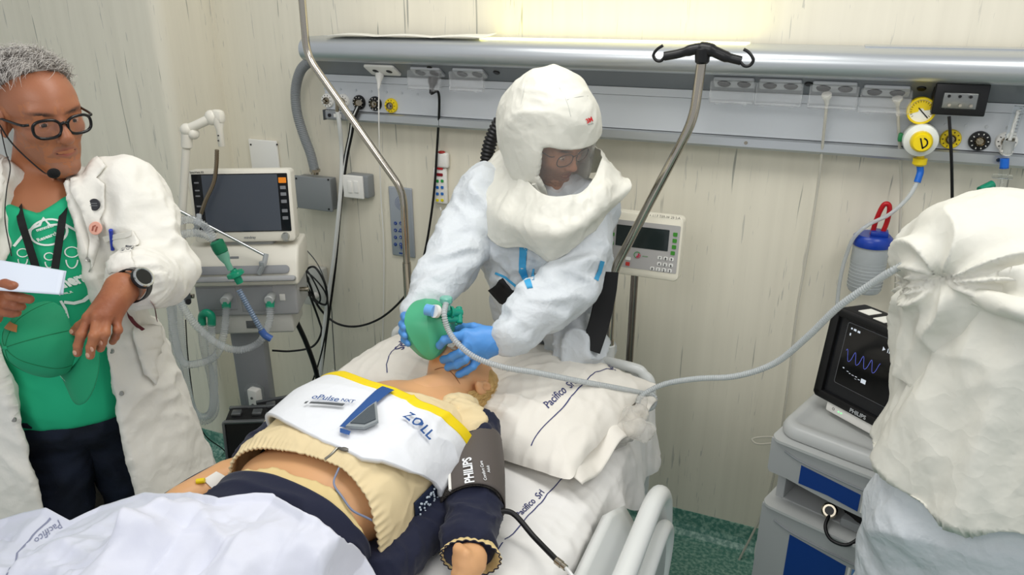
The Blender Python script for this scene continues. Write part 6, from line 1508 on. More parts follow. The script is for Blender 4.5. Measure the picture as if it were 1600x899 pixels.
def glasses(c, R, s, m, parent, r, rx, rz, yy, lens=0.10, square=2.0, tem=0.11, zc=0.004):
    fr = MB()
    for sx in (-1, 1):
        pts = []
        for k in range(20):
            a = 2*PI*k/20; ca_, sa_ = math.cos(a), math.sin(a); e = 2/square
            x = sx*0.0335+rx*math.copysign(abs(ca_)**e, ca_); z = zc+rz*math.copysign(abs(sa_)**e, sa_)
            pts.append(loc(c, R, x, yy-0.12*abs(x)**1.0*abs(x)/0.05, z-0.0, s))
        fr.tube(pts, r, 8, 3, closed=True)
        e_ = sx*(0.0335+rx)
        fr.tube([loc(c, R, e_, yy-0.012*s-0.010, zc+rz*0.5, s), loc(c, R, sx*0.073, yy-0.030, zc+rz*0.5, s), loc(c, R, sx*0.080, 0.02, zc+rz*0.45, s), loc(c, R, sx*0.0835, -0.015, zc+rz*0.3, s), loc(c, R, sx*0.082, -0.035, zc-0.02, s)], r*0.9, 8, 5)
    fr.tube([loc(c, R, -(0.0335-rx), yy-0.001, zc+rz*0.35, s), loc(c, R, 0, yy+0.003, zc+rz*0.55, s), loc(c, R, 0.0335-rx, yy-0.001, zc+rz*0.35, s)], r, 8, 4)
    g = fr.build('glasses', m, parent, angle=180)
    for sx in (-1, 1):
        n = 24; pts = []
        for k in range(n):
            a = 2*PI*k/n; ca_, sa_ = math.cos(a), math.sin(a); e = 2/square
            x = sx*0.0335+rx*math.copysign(abs(ca_)**e, ca_); pts.append(loc(c, R, x, yy-0.12*abs(x)*abs(x)/0.05, zc+rz*math.copysign(abs(sa_)**e, sa_), s))
        MB().prism(pts, Vector(R[:, 1])*0.0012).build('lens', mat('lens_clear', 'ffffff', 0.03, trans=0.95, ior=1.05, alpha=0.25), g, smooth=False)
    return g
glasses(C2, R2, 0.975, gw, P2, 0.0013, 0.026, 0.019, 0.100, square=2.4)
# hood shell around the head
def hood_out(P):
    q = (P-C2) @ R2
    d = ellip(q, (0, -0.022, 0.045), (0.122, 0.148, 0.150))
    d = smin(d, ellip(q, (0, 0.010, -0.055), (0.110, 0.132, 0.125)), 0.05)
    d = smin(d, ellip(q, (-0.02, -0.12, -0.01), (0.09, 0.06, 0.11)), 0.05)
    return d
def visor_cut(P):
    q = (P-C2) @ R2
    return smax(smax(np.abs(q[:, 0])-0.097+0.50*np.clip(-q[:, 2]-0.04, 0, 1), q[:, 2]-0.052, 0.02), smax(-q[:, 2]-0.128, -q[:, 1]+0.01, 0.02), 0.02)
def hood(P):
    d = hood_out(P); return smax(smax(d, -(d+0.013), 0.004), -visor_cut(P), 0.009)
def hood_disp(P, N):
    q = (P-C2) @ R2; k = np.clip(-(visor_cut(P)-0.012)/0.02, 0, 1); k = 1-k
    return N*(((creases(q, 6, 1.7, st=(1, 1, .6))-.5)*0.016+(creases(q, 15, 4)-.5)*0.004+perlin(q*7)*0.005)*k*np.clip((np.linalg.norm(q, axis=1)-0.06)/0.04, 0, 1))[:, None]
hd2 = blob('hood', hood, C2-0.24, C2+0.24, 0.0042, hoodm, P2, hood_disp)
# clear visor and its white rim
def rim_pt(a):
    x = 0.094*math.cos(a); z = -0.044+0.086*math.sin(a); return x, z
HB2 = bvh(blob('tmp', hood_out, C2-0.24, C2+0.24, 0.012, hoodm)); bpy.data.objects.remove(bpy.data.objects['tmp'])
def visor_fn(u, v):
    x = (u*2-1)*0.098; z = 0.060-0.195*v; out = []
    for a, b in zip(x, z):
        o = loc(C2, R2, a, 0.0, b); d = Vector(R2 @ A((a*1.6, 1, 0)/np.linalg.norm([a*1.6, 1, 0]))) if False else Vector(R2 @ (A((a*4, 1, 0))/np.linalg.norm([a*4, 1, 0])))
        h = HB2.ray_cast(o+d*0.4, -d); out.append(list(h[0]-d*0.004) if h[0] is not None else list(o+d*0.12))
    return np.array(out)
cloth('visor', visor_fn, 24, 18, mat('visor_film', 'f6f8f6', 0.06, trans=0.6, ior=1.2, alpha=0.27, spec=0.9), P2, None, 0)
rimp = []
for a, b in ((-.078, -.070), (-.066, -.096), (-.042, -.118), (0, -.128), (.042, -.118), (.066, -.096), (.078, -.070)):
    o = loc(C2, R2, a, 0.0, b); d = Vector(R2 @ (A((a*5, 1, 0))/np.linalg.norm([a*5, 1, 0]))); h = HB2.ray_cast(o+d*0.4, -d)
    if h[0] is not None: rimp.append(h[0]+d*0.010+Vector((0, 0, 0.006)))
MB().tube(rimp, 0.0075, 10, 6).build('visor_rim', hoodm, P2)
# badge print on the hood brow
hit_text('3M', HBB := bvh(hd2), (917, 193), (926, 189), mat('print_red', 'd8242b', 0.5), hd2, tuple(-_cf), 0.002, bold=0.03)
hit_text('Versaflo', HBB, (918, 196), (927, 194), mat('print_grey2', '6f7478', 0.5), hd2, tuple(-_cf), 0.002)
# seams on the hood
for ln in ([(828, 112), (820, 135), (815, 160), (813, 185)], [(874, 137), (886, 160), (892, 182)], [(886, 156), (905, 151), (919, 150)]):
    pts = [hit(HBB, *q, off=0.0003) for q in ln]; MB().tube(pts, 0.0011, 6, 5).build('hood_seam', mat('seam_shadow', 'c9c9c2', 0.6), hd2)
# shoulder cape under the hood
def ringpts(L, n=72):
    P = interp([Vector(D3(*q)) for q in L]+[Vector(D3(*L[0]))], 12); P = np.array([list(p) for p in P]); s_ = np.concatenate([[0], np.cumsum(np.linalg.norm(np.diff(P, axis=0), axis=1))]); s_ /= s_[-1]
    return s_, P
def shroud(name, rings, m, parent, disp, nu=60, nv=200, solid=0.003, flip=1, corner=None):
    RR = [ringpts(r) for r in rings]; K = len(rings)
    # align rings by control index, not by length
    def at(ri, v):
        L = rings[ri]; n = len(L); P = np.array([list(p) for p in interp([Vector(D3(*q)) for q in L]+[Vector(D3(*L[0]))], 12)]); x = v*n*12; 
        return np.stack([np.interp(x, np.arange(len(P)), P[:, i]) for i in range(3)], 1)
    def fn(u, v):
        t_ = u*(K-1); i = np.clip(t_.astype(int), 0, K-2); f = t_-i; R_ = [at(k, v) for k in range(K)]; R_ = np.stack(R_); idx = np.arange(len(v))
        g = lambda k: R_[np.clip(k, 0, K-1), idx]
        a, b, c, d = g(i-1), g(i), g(i+1), g(i+2); f = f[:, None]
        return 0.5*((2*b)+(c-a)*f+(2*a-5*b+4*c-d)*f*f+(3*b-a-3*c+d)*f**3)
    return cloth(name, fn, nu, nv, m, parent, disp, solid, flip)
cape = [[(800, 222, 2.2), (806, 255, 2.10), (829, 288, 2.0), (851, 304, 1.94), (880, 308, 1.92), (910, 300, 1.925), (932, 273, 1.97), (938, 240, 2.03), (915, 215, 2.17), (875, 205, 2.24), (830, 205, 2.25)],
        [(785, 235, 2.24), (795, 285, 2.10), (822, 322, 1.975), (848, 335, 1.92), (880, 339, 1.90), (914, 328, 1.91), (943, 292, 1.93), (952, 262, 2.02), (925, 235, 2.2), (880, 222, 2.3), (820, 222, 2.3)],
        [(752, 265, 2.26), (768, 325, 2.10), (808, 356, 1.98), (845, 368, 1.91), (880, 366, 1.89), (918, 345, 1.91), (957, 308, 1.95), (966, 272, 2.05), (935, 255, 2.24), (885, 245, 2.33), (800, 240, 2.33)],
        [(740, 290, 2.27), (768, 375, 2.12), (822, 388, 2.02), (862, 406, 1.98), (902, 381, 1.96), (950, 334, 1.98), (984, 291, 2.01), (968, 276, 2.08), (940, 270, 2.25), (885, 270, 2.36), (780, 265, 2.36)]]
def cape_disp(P, n): return n*((creases(P, 6, 3, st=(1.8, 1.8, .35))-.4)*0.016+(creases(P, 17, 1)-.5)*0.004)[:, None]
shroud('shoulder_cape', cape, hoodm, P2, cape_disp)
def suit2(P):
    d = smin(ellip(P, ch2+A((0, 0, -0.02)), (0.195, 0.145, 0.235)), cap(P, ch2+A((0.02, 0.05, -0.18)), hipz+A((0.02, 0.0, -0.03)), 0.155, 0.165), 0.06)
    d = smin(d, cap(P, ShA, ElA, 0.078, 0.068), 0.05); d = smin(d, chain(P, [ElA, (ElA+WA)/2, WA], [0.070, 0.062, 0.040]), 0.02)
    d = smin(d, cap(P, ShB, ElB, 0.078, 0.072), 0.05); d = smin(d, chain(P, [ElB, (ElB+WB)/2, WB+(ElB-WB)*0.08], [0.072, 0.070, 0.046]), 0.02)
    for dx in (-0.1, 0.1): d = smin(d, cap(P, hipz+A((dx, 0, -0.05)), (hipz[0]+dx*1.1, -0.26, 0.07), 0.11, 0.08), 0.04)
    return d
def suit_disp(P, N):
    a = (creases(P, 6.5, 2, st=(1.2, 1, 1.2), warp=0.9)-.45)*0.036+(creases(P, 14, 7)-.5)*0.005+perlin(P*6)*0.006; return N*a[:, None]
st2 = blob('coverall', suit2, (-1.30, -1.05, 0.0), (-0.38, -0.0, 1.70), 0.007, suitm, P2, suit_disp)
ST2 = bvh(st2); nf = tuple(-_cf)
hit_poly(ST2, [(812, 384), (824, 388), (822, 420), (834, 455), (826, 456), (811, 425)], tape, P2, nf, 0.002, 'blue_tape', 0.01)
hit_line(ST2, [(774, 427), (790, 434), (808, 448)], 0.007, tape, P2, nf, 0.002, 'blue_tape')
hit_line(ST2, [(834, 420), (832, 445), (842, 452)], 0.006, tape, P2, nf, 0.002, 'blue_tape')
hit_line(ST2, [(941, 408), (936, 425), (931, 438)], 0.014, tape, P2, nf, 0.002, 'blue_tape')
# waist belt, breathing tube
beltm = mat('belt_black', '0e0e10', 0.7)
bp_ = [(775, 445), (790, 462), (812, 474), (840, 483), (870, 486), (905, 478), (930, 462)]
hit_line(ST2, bp_, 0.052, beltm, P2, nf, 0.006, 'waist_belt').modifiers.new('s', 'SOLIDIFY').thickness = 0.01
sb = [D3(950, 425, 2.06), D3(946, 460, 2.08), D3(936, 505, 2.1), D3(922, 548, 2.1)]
P_ = interp([Vector(p) for p in sb], 6); cr_ = Vector(_cr); M_ = MB()
def strap(P_, hw, th, nrm): 
    vs = []; fs = []; n = Vector(nrm).normalized()
    for i, p in enumerate(P_):
        d = (P_[min(i+1, len(P_)-1)]-P_[max(i-1, 0)]).normalized(); s_ = d.cross(n).normalized()*hw; t_ = n*th/2
        vs += [p-s_-t_, p+s_-t_, p+s_+t_, p-s_+t_]
    for i in range(len(P_)-1):
        for k in range(4): fs.append((i*4+k, i*4+(k+1) % 4, (i+1)*4+(k+1) % 4, (i+1)*4+k))
    fs += [(3, 2, 1, 0), tuple((len(P_)-1)*4+k for k in range(4))]; return vs, fs
M_.add(*strap(P_, 0.028, 0.025, -_cf)).build('hanging_strap', beltm, P2, angle=30)
bt2 = [D3(798, 172, 2.28), D3(783, 188, 2.3), D3(770, 212, 2.32), D3(762, 240, 2.34), D3(760, 270, 2.36)]
corr('breathing_tube', [Vector(p) for p in bt2], 0.021, None, m=mat('tube_black', '0d0d10', 0.4), parent=P2, pitch=0.012, amp=0.1)
MB().cyl(atd(797, 172, 2.28), atd(790, 182, 2.29), 0.026, bev=0.004).build('tube_socket', mat('socket_navy', '23265c', 0.4), P2)
# gloves: the near one on the manikin's jaw, the far one behind the bag
MHT = bvh(hd)
def onface(px, py, lift=0.010):
    h = hit(MHT, px, py); return A(h-Vector(_cf)*lift)
z_ = lambda px, py, d: D3(px, py, d)
K1, K2, K3, K4 = z_(727, 523, 1.915), z_(731, 536, 1.91), z_(737, 549, 1.915), z_(745, 562, 1.93)
palm = [(WB+0.0, K1, 0.026, 0.0155), (WB, K2, 0.028, 0.0165), (WB, K3, 0.028, 0.016), (WB+0.0, K4, 0.024, 0.014), (WB, z_(755, 520, 1.93), 0.024, 0.017)]
fg = [([K1, z_(708, 527, 1.885), z_(694, 532, 1.885), z_(687, 540, 1.90)], 0.0125, 0.0105),
      ([K2, z_(720, 551, 1.895), z_(706, 558, 1.905), onface(693, 562)], 0.012, 0.0098),
      ([K3, z_(727, 562, 1.905), z_(714, 570, 1.91), onface(700, 574)], 0.0118, 0.0095),
      ([K4, z_(739, 573, 1.925), z_(728, 580, 1.93), onface(717, 585)], 0.0112, 0.009),
      ([z_(760, 518, 1.94), z_(740, 512, 1.955), z_(724, 513, 1.975), z_(712, 517, 1.985)], 0.014, 0.0105)]
blob('glove', lambda P: fingers(P, palm, fg, 0.007, 0.016), A(WB)-0.24, A(WB)+0.14, 0.0032, glovem, P2, lambda P, N: N*(ridged(P, 30, .8)**2*0.0012+perlin(P*40)*0.0012)[:, None])
def gcuff(u, v):
    c0 = A(WB); ax_ = (ElB-WB)/np.linalg.norm(ElB-WB); e1 = np.cross(ax_, A((0, 0, 1))); e1 /= np.linalg.norm(e1); e2 = np.cross(ax_, e1); th = v*2*PI; r = 0.031+0.018*u+0.003*np.sin(th*5)*u
    return c0+ax_*((u*0.06-0.012))[:, None]+e1*(np.cos(th)*r)[:, None]+e2*(np.sin(th)*r)[:, None]
cloth('glove_cuff', gcuff, 12, 60, glovem, P2, lambda P, n: n*(perlin(P*30)*0.002)[:, None], 0.0016)
L1, L2_, L3, L4 = z_(641, 492, 2.0), z_(637, 503, 1.985), z_(635, 514, 1.975), z_(636, 525, 1.965)
W2 = z_(652, 485, 2.03)
palm2 = [(W2, L1, 0.024, 0.016), (W2, L2_, 0.026, 0.016), (W2, L3, 0.026, 0.015), (W2, L4, 0.022, 0.014)]
fg2 = [([L1, z_(632, 494, 1.95), z_(634, 498, 1.92)], 0.012, 0.010), ([L2_, z_(629, 507, 1.94), z_(632, 512, 1.91)], 0.012, 0.0098), ([L3, z_(629, 519, 1.93), z_(633, 525, 1.91)], 0.0115, 0.0095), ([L4, z_(632, 531, 1.93), z_(638, 537, 1.915)], 0.011, 0.009),
       ([W2, z_(668, 480, 1.99), z_(680, 478, 1.97)], 0.014, 0.010)]
blob('glove', lambda P: fingers(P, palm2, fg2, 0.007, 0.016), W2-0.2, W2+0.14, 0.0036, glovem, P2)
# crumpled disposable apron hem showing beside the waist
blob('loose_hem', lambda P: smin(ellip(P, D3(790, 480, 2.32), (0.05, 0.04, 0.035)), chain(P, [D3(880, 500, 2.2), D3(900, 540, 2.18), D3(905, 580, 2.2)], [0.07, 0.08, 0.07]), 0.03), D3(840, 510, 2.25)-0.3, D3(840, 510, 2.25)+0.3, 0.008, suitm, P2, lambda P, N: N*(ridged(P, 10, 1)**2*0.025+perlin(P*12)*0.015)[:, None])
# ---------------------------------------------------------------- man in the lab coat, left
coatm = mat('coat_cotton', 'e6e3da', rough=0.75, bump=('crumple+noise', 26, 0.16, 0.008))
shirtm = mat('shirt_green', '16a878', rough=0.8, bump=('noise', 60, 0.08, 0.003))
jeans = mat('denim', '1b2438', rough=0.8, bump=('noise', 220, 0.25, 0.003), vary=(14, '0f1624', 0.35, 0.65))
manskin = 'a86b48'
N1 = D3(56, 292, 1.72); H1 = D3(128, 650, 1.88)
UP1 = (N1-H1)/np.linalg.norm(N1-H1); F1 = (0.80, -0.60, 0.0); RB1 = basis(F1, UP1)
def b1(x, y, z): return H1+RB1 @ A((x, y, z))          # body frame: x his right(-)... local right, forward, up from the pelvis
C1 = A((-1.635, -1.385, 1.762)); face1 = (0.96, -0.24, -0.14); up1 = (0.12, -0.085, 0.99); R1 = basis(face1, up1)
P1 = thing('person', 'grey haired man in black glasses, lab coat and green t-shirt, holding papers', 'person', (-1.6, -1.45, 0))
tl = np.linalg.norm(N1-H1)
ShL1, ElL1, WL1 = D3(196, 300, 1.76), D3(252, 425, 1.74), D3(186, 449, 1.53)
ShR1, ElR1, WR1 = D3(-20, 300, 1.66), D3(-75, 430, 1.55), D3(-22, 478, 1.40)
def trunk1(P, g=0.0):
    q = (P-H1) @ RB1
    d = ellip(q, (0, -0.005, tl-0.19), (0.165+g, 0.105+g, 0.22+g)); d = smin(d, ellip(q, (0, 0.0, tl-0.42), (0.150+g, 0.115+g, 0.20+g)), 0.08)
    d = smin(d, ellip(q, (0, -0.01, 0.05), (0.165+g, 0.115+g, 0.13+g)), 0.06)
    d = smin(d, cap(q, (-0.135, -0.01, tl-0.075), (0.135, -0.01, tl-0.075), 0.055+g), 0.06); return d
KN = [(D3(100, 815, 1.93), D3(150, 1010, 2.1)), (D3(210, 815, 2.10), D3(215, 1010, 2.2))]
def legs1(P, g=0.0):
    d = None
    for sx, (K_, F_) in zip((-1, 1), KN):
        hp = b1(sx*0.085*-1 if False else 0, 0, 0); hp = D3(92 if sx < 0 else 166, 655, 1.88 if sx < 0 else 1.93)
        c = cap(P, hp, K_, (0.079 if sx < 0 else 0.072)+g, (0.066 if sx < 0 else 0.050)+g); d = c if d is None else smin(d, c, 0.004)
        d = smin(d, cap(P, K_, A((K_[0], K_[1], 0.08)), 0.058+g, 0.05+g), 0.01)
    return d
def body1(P):
    d = head_sdf(P, C1, R1, 1.0, neck=0)
    d = smin(d, cap(P, C1+R1 @ A((0, -0.040, -0.05)), N1, 0.046, 0.054), 0.015)
    d = smin(d, trunk1(P, -0.012), 0.05); d = smin(d, legs1(P, -0.015), 0.04)
    for S_, E_, W_ in ((ShL1, ElL1, WL1), (ShR1, ElR1, WR1)): d = smin(d, cap(P, S_, E_, 0.045, 0.040), 0.03); d = smin(d, cap(P, E_, W_, 0.038, 0.029), 0.012)
    return d
blob('body', body1, H1+A((-.6, -.5, -1.05)), N1+A((.5, .4, .35)), 0.012, mat('skin_plain', manskin, 0.5), P1)
def head1(P):
    d = head_sdf(P, C1, R1, 1.0, neck=0, open_=0.0026)
    q = (P-C1) @ R1; ax = np.abs(q[:, 0])[:, None]; aq = np.concatenate([ax, q[:, 1:]], 1)
    d = smin(d, cap(q, (0, 0.088, 0.016), (0, 0.110, -0.022), 0.0075, 0.0105), 0.008)      # strong nose
    d = smin(d, ellip(q, (0, 0.108, -0.028), (0.013, 0.010, 0.010)), 0.006)
    d = smax(d, -cap(aq, (0.020, 0.090, -0.032), (0.034, 0.076, -0.062), 0.0022, 0.0016), 0.006)  # nasolabial fold
    d = smax(d, -cap(aq, (0.016, 0.096, 0.058), (0.0, 0.1, 0.058), 0.0015, 0.0015), 0.004)
    d = smax(d, -cap(aq, (0.0075, 0.0965, 0.030), (0.0065, 0.0965, 0.042), 0.0014, 0.001), 0.003)
    d = smin(d, cap(P, C1+R1 @ A((0, -0.040, -0.05)), N1+A((0, 0, -0.02)), 0.047, 0.055), 0.008)
    
    return d
h1 = blob('head', head1, C1-A((.17, .17, .26)), C1+A((.2, .17, .18)), 0.0024, mat('skin_man', (1, 1, 1), rough=0.42, vcol=True, sss=0.08, bump=('noise', 240, 0.15, 0.002)), P1,
     col=lambda P: hcol(P, C1, R1, 1.0, hexc('a0674a'), hexc('8e4a3e'), hexc('3a2c26'), (hexc('8a6a58'), 0.5)))
eyes(h1, C1, R1, 1.0, 'iris_brown', (0.1, 1, -0.25))
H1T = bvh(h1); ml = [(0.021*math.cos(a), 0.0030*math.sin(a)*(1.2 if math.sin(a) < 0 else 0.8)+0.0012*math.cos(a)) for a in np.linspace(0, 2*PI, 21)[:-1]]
decal('mouth', poly_shape(ml), loc(C1, R1, 0, 0.1, -0.0605), -Vector(R1[:, 0]), Vector(R1[:, 2]), mat('mouth_inner_shade', '3c1614', 0.5), h1, H1T, 0.0005, 0.006, nrm=Vector(R1[:, 1]))  # flat patch on the lips; shade of the open mouth put into its colour
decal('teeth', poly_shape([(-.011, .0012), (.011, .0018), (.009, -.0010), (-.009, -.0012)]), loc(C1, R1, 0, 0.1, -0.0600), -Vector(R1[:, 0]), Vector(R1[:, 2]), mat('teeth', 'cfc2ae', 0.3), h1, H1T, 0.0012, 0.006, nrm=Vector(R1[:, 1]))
# short grey hair, receding at the temples
hairg = mat('grey_hair', '77706a', rough=0.6, bump=('noise', 160, 0.9, 0.006), vary=(60, 'a8a29c', 0.42, 0.58))
def hair1(P):
    q = (P-C1) @ R1; d = ellip(q, (0, -0.022, 0.046), (0.0840, 0.1030, 0.0900)); ax = np.abs(q[:, 0])
    front = q[:, 1]-(0.052+1.0*(q[:, 2]-0.118)-0.25*np.clip(ax-0.03, 0, 1))
    d = smax(d, front, 0.008); low = -(q[:, 2]+0.022+0.7*(q[:, 1]+0.06)*(q[:, 1] < -0.02))
    d = smax(d, np.where(q[:, 1] > -0.03, -(q[:, 2]-0.012+(q[:, 1] < 0.018)*0.02), -(q[:, 2]+0.07)), 0.01)
    return smax(d, -ellip(np.concatenate([ax[:, None], q[:, 1:]], 1), (0.085, -0.010, -0.004), (0.02, 0.024, 0.036)), 0.003)
hr1 = blob('hair', hair1, C1-0.18, C1+0.18, 0.0032, hairg, P1, lambda P, N: N*(perlin(P*90)*0.003+perlin(P*35)*0.003)[:, None])
HR1T = bvh(hr1)
fl1 = lambda v: Vector((0.5, -0.35 if v.z < 0.5 else 0.5, -0.5 if v.z < 0.5 else 0.1))
strands('hair_strands', HR1T, C1, R1, 1, 1500, mat('strand_silver', 'cfcac4', 0.45), P1, lambda v: v.z > -0.45 and not (v.y > 0.55 and v.z < 0.60), 0.045, 0.00045, 0.012, 11, flow=fl1)
strands('hair_strands', HR1T, C1, R1, 1, 900, mat('strand_dark', '5c554f', 0.5), P1, lambda v: v.z > -0.5 and not (v.y > 0.5 and v.z < 0.62), 0.030, 0.00045, 0.004, 12, flow=fl1)
g1 = glasses(C1, R1, 1.0, mat('glasses_black', '030304', 0.2), P1, 0.0033, 0.0265, 0.0195, 0.106, square=2.6, zc=0.000)
# headset
ear = loc(C1, R1, 0.088, 0.004, -0.004)
hs = MB(); hs.tube([ear+Vector(R1 @ A((0, -0.02, 0.03))), ear, loc(C1, R1, 0.080, 0.035, -0.045), loc(C1, R1, 0.055, 0.085, -0.095), Vector(D3(80, 270, 1.545))], 0.0017, 8, 10)
hs.tube([loc(C1, R1, 0.088, -0.016, 0.03), loc(C1, R1, 0.086, -0.03, 0.07), loc(C1, R1, 0.055, -0.05, 0.125), loc(C1, R1, 0.0, -0.06, 0.138), loc(C1, R1, -0.055, -0.05, 0.125), loc(C1, R1, -0.086, -0.03, 0.07)], 0.0022, 8, 8)
hs.tube([ear+Vector((0, 0, -0.01)), Vector(D3(9, 238, 1.58)), Vector(D3(16, 262, 1.56)), Vector(D3(10, 300, 1.52)), Vector(D3(8, 345, 1.50)), Vector(D3(18, 400, 1.46))], 0.0012, 6, 8)
hs.build('headset_wire', dark, P1)
MB().ell(D3(84, 271, 1.54), (0.0125, 0.0125, 0.0105), seg=18).build('microphone_foam', mat('foam_black', '070707', 0.95, bump=('noise', 400, 1, 0.003)), P1)
# t-shirt and jeans
wv1 = lambda P, N: N*((creases(P, 8, 2, st=(1, 1, .7))-.5)*0.010+perlin(P*9)*0.004)[:, None]
ts1 = blob('t_shirt', lambda P: smax(trunk1(P, 0.004), smax(((P-H1) @ RB1)[:, 2]-(tl-0.005)+0.035*np.clip((0.08-np.abs(((P-H1) @ RB1)[:, 0]))/0.08, 0, 1)*(((P-H1) @ RB1)[:, 1] > 0), -((P-H1) @ RB1)[:, 2]+0.03, 0.01), 0.01), H1-A((.35, .35, .1)), N1+A((.35, .35, .1)), 0.006, shirtm, P1, wv1)
blob('jeans', lambda P: smax(smin(smax(trunk1(P, 0.0), ((P-H1) @ RB1)[:, 2]-0.06, 0.01), legs1(P), 0.03), -P[:, 2]+0.05, 0.01), H1-A((.4, .45, 1.02)), H1+A((.4, .4, .15)), 0.008, jeans, P1, lambda P, N: N*((creases(P, 9, 5, st=(1, 1, 1.3))-.5)*0.014)[:, None])
for sx, (K_, F_) in zip((-1, 1), KN):
    MB().ell((K_[0]+0.05, K_[1]-0.05, 0.045), (0.05, 0.13, 0.05), R=Matrix.Rotation(0.9, 3, 'Z')).build('shoe', mat('shoe_brown', '3a2a20', 0.5), P1)
# lab coat: open front, flared skirt, full sleeves with gathered cuffs
def coat_out(P):
    q = (P-H1) @ RB1
    d = trunk1(P, 0.022)
    k = np.clip((0.25-q[:, 2])/0.60, 0, 1); sx_, sy_ = 0.195+0.115*k, 0.140+0.10*k
    sk = (np.sqrt(((q[:, 0]+0.0)/sx_)**2+((q[:, 1]+0.01)/sy_)**2)-1)*np.minimum(sx_, sy_)*0.9
    sk = smax(sk, smax(q[:, 2]-0.22, -0.36-q[:, 2], 0.01), 0.01)
    d = smin(d, sk, 0.05); return d
def coat_open(P):
    q = (P-H1) @ RB1; z = q[:, 2]
    xl = -np.interp(z, [-0.40, -0.15, 0.1, 0.25, 0.40, tl-0.12, tl+0.02], [.095, .09, .082, .080, .078, .072, .06])   # his right side edge (picture left)
    xr = np.interp(z, [-0.40, -0.15, 0.1, 0.35, tl-0.12, tl+0.02], [.098, .105, .118, .142, .115, .07])
    return smax(smax(xl-q[:, 0], q[:, 0]-xr, 0.002), -q[:, 1]-0.0, 0.01)
def coat(P):
    q = (P-H1) @ RB1; d = coat_out(P)
    inner = smax(d+0.011, q[:, 2]-0.10, 0.01)
    d = smax(d, -inner, 0.002); d = smax(d, -coat_open(P), 0.003)
    d = smax(d, q[:, 2]-(tl+0.035), 0.01); d = smax(d, -(chain(P, [N1+A((0, 0, -0.03)), C1], [0.068, 0.070])), 0.01)
    sl = smin(cap(P, ShL1, ElL1, 0.080, 0.070), chain(P, [ElL1, ElL1*0.45+WL1*0.55, ElL1*0.40+WL1*0.60], [0.068, 0.062, 0.044]), 0.02)
    sr = smin(cap(P, ShR1, ElR1, 0.080, 0.070), cap(P, ElR1, ElR1*0.35+WR1*0.65, 0.068, 0.046), 0.02)
    return smin(d, np.minimum(sl, sr), 0.025)
def coat_disp(P, N):
    q = (P-H1) @ RB1; sk = np.clip((0.2-q[:, 2])/0.3, 0, 1)
    cu = ElL1*0.40+WL1*0.60; dc = np.linalg.norm(P-cu, axis=1); g = np.exp(-(dc/0.075)**2); th = np.arctan2(q[:, 2]-((cu-H1) @ RB1)[2], q[:, 1]-((cu-H1) @ RB1)[1])
    return N*((creases(P, 7, 4, st=(1.2, 1.2, .8))-.45)*(0.030)*(1-g)*(1-.5*sk)+(creases(P, 15, 9)-.5)*0.005+perlin(P*np.array([8, 8, 1.5]))*0.014*sk+perlin(P*6)*0.004+g*0.004*np.sin(th*16))[:, None]
lo1 = np.minimum.reduce([H1-A((.42, .42, .45)), ElR1-0.12, WR1-0.1]); hi1 = np.maximum.reduce([N1+A((.3, .3, .12)), ElL1+0.15, WL1+.1, H1+0.4])
ct = blob('lab_coat', coat, lo1, hi1, 0.0062, coatm, P1, coat_disp)
CT1 = bvh(ct); TS1 = bvh(ts1); nf1 = tuple(-_cf)
def flap(name, pxs, m, parent, tree, th=0.004, off=0.006):
    o = hit_poly(tree, pxs, m, parent, nf1, off, name, 0.015); md = o.modifiers.new('s', 'SOLIDIFY'); md.thickness = th; md.offset = 0; return o
flap('lapel', [(112, 240), (128, 232), (150, 243), (168, 262), (152, 279), (166, 288), (164, 330), (152, 385), (142, 425), (136, 390), (128, 330), (118, 280)], coatm, P1, CT1)
flap('lapel', [(12, 238), (2, 250), (-6, 300), (0, 352), (8, 330), (12, 285), (20, 255)], coatm, P1, CT1)
pk = flap('breast_pocket', [(166, 368), (208, 361), (214, 420), (196, 424), (172, 428)], coatm, P1, CT1, 0.002, 0.004)
hit_line(CT1, [(165, 372), (208, 365)], 0.012, coatm, pk, nf1, 0.0075, 'pocket_hem')
pk2 = flap('side_pocket', [(206, 512), (262, 497), (276, 570), (240, 604), (222, 585)], coatm, P1, CT1, 0.003, 0.010)
for q in ((175, 549), (190, 615), (22, 656), (138, 405)):
    h = hit(CT1, *q, off=0.0015)
    if h: MB().lathe([(0, 0.002), (0.003, 0.0015), (0.0055, 0.002), (0.006, 0)], h, -_cf, 16).build('snap_button', mat('snap_metal', '9b9a94', 0.25, 0.9), P1)
h = hit(CT1, 148, 320, off=0.012); MB().cyl(h, h-_cf*0.003, 0.0135, bev=0.001, seg=24).build('round_badge', mat('badge_black', '26262c', 0.35), P1)
decal('badge_print', merge(shift(poly_shape([(-.008, .003), (.008, .003), (.008, .0015), (-.008, .0015)]), 0, 0), poly_shape([(-.009, -.002), (.009, -.002), (.009, -.0035), (-.009, -.0035)])), h-_cf*0.0035, _cr, _cu, mat('badge_grey', '9a9aa2', .5), P1)
h = hit(CT1, 150, 357, off=0.014); MB().cyl(h, h-_cf*0.003, 0.0150, bev=0.001, seg=24).build('round_badge', mat('badge_pink', 'e3a793', 0.35), P1)
decal('badge_print', merge(line_shape([(-.006, -.006), (-.004, .004), (.002, .006)], .003), line_shape([(.001, -.008), (.004, .002), (.006, .003)], .003)), h-_cf*0.0035, _cr, _cu, mat('badge_brown', '9a4f3c', .5), P1)
h = hit(CT1, 174, 374, off=0.006)
pa_, pb_ = hit(CT1, 173, 359, off=0.010), hit(CT1, 176, 391, off=0.010)
MB().cyl(pa_, pb_, 0.0042, bev=0.001).box((pa_*0.8+pb_*0.2)-_cf*0.005, (0.003, 0.003, 0.016), 0.001).build('blue_pen', mat('pen_blue', '2a3fb0', 0.3), P1)
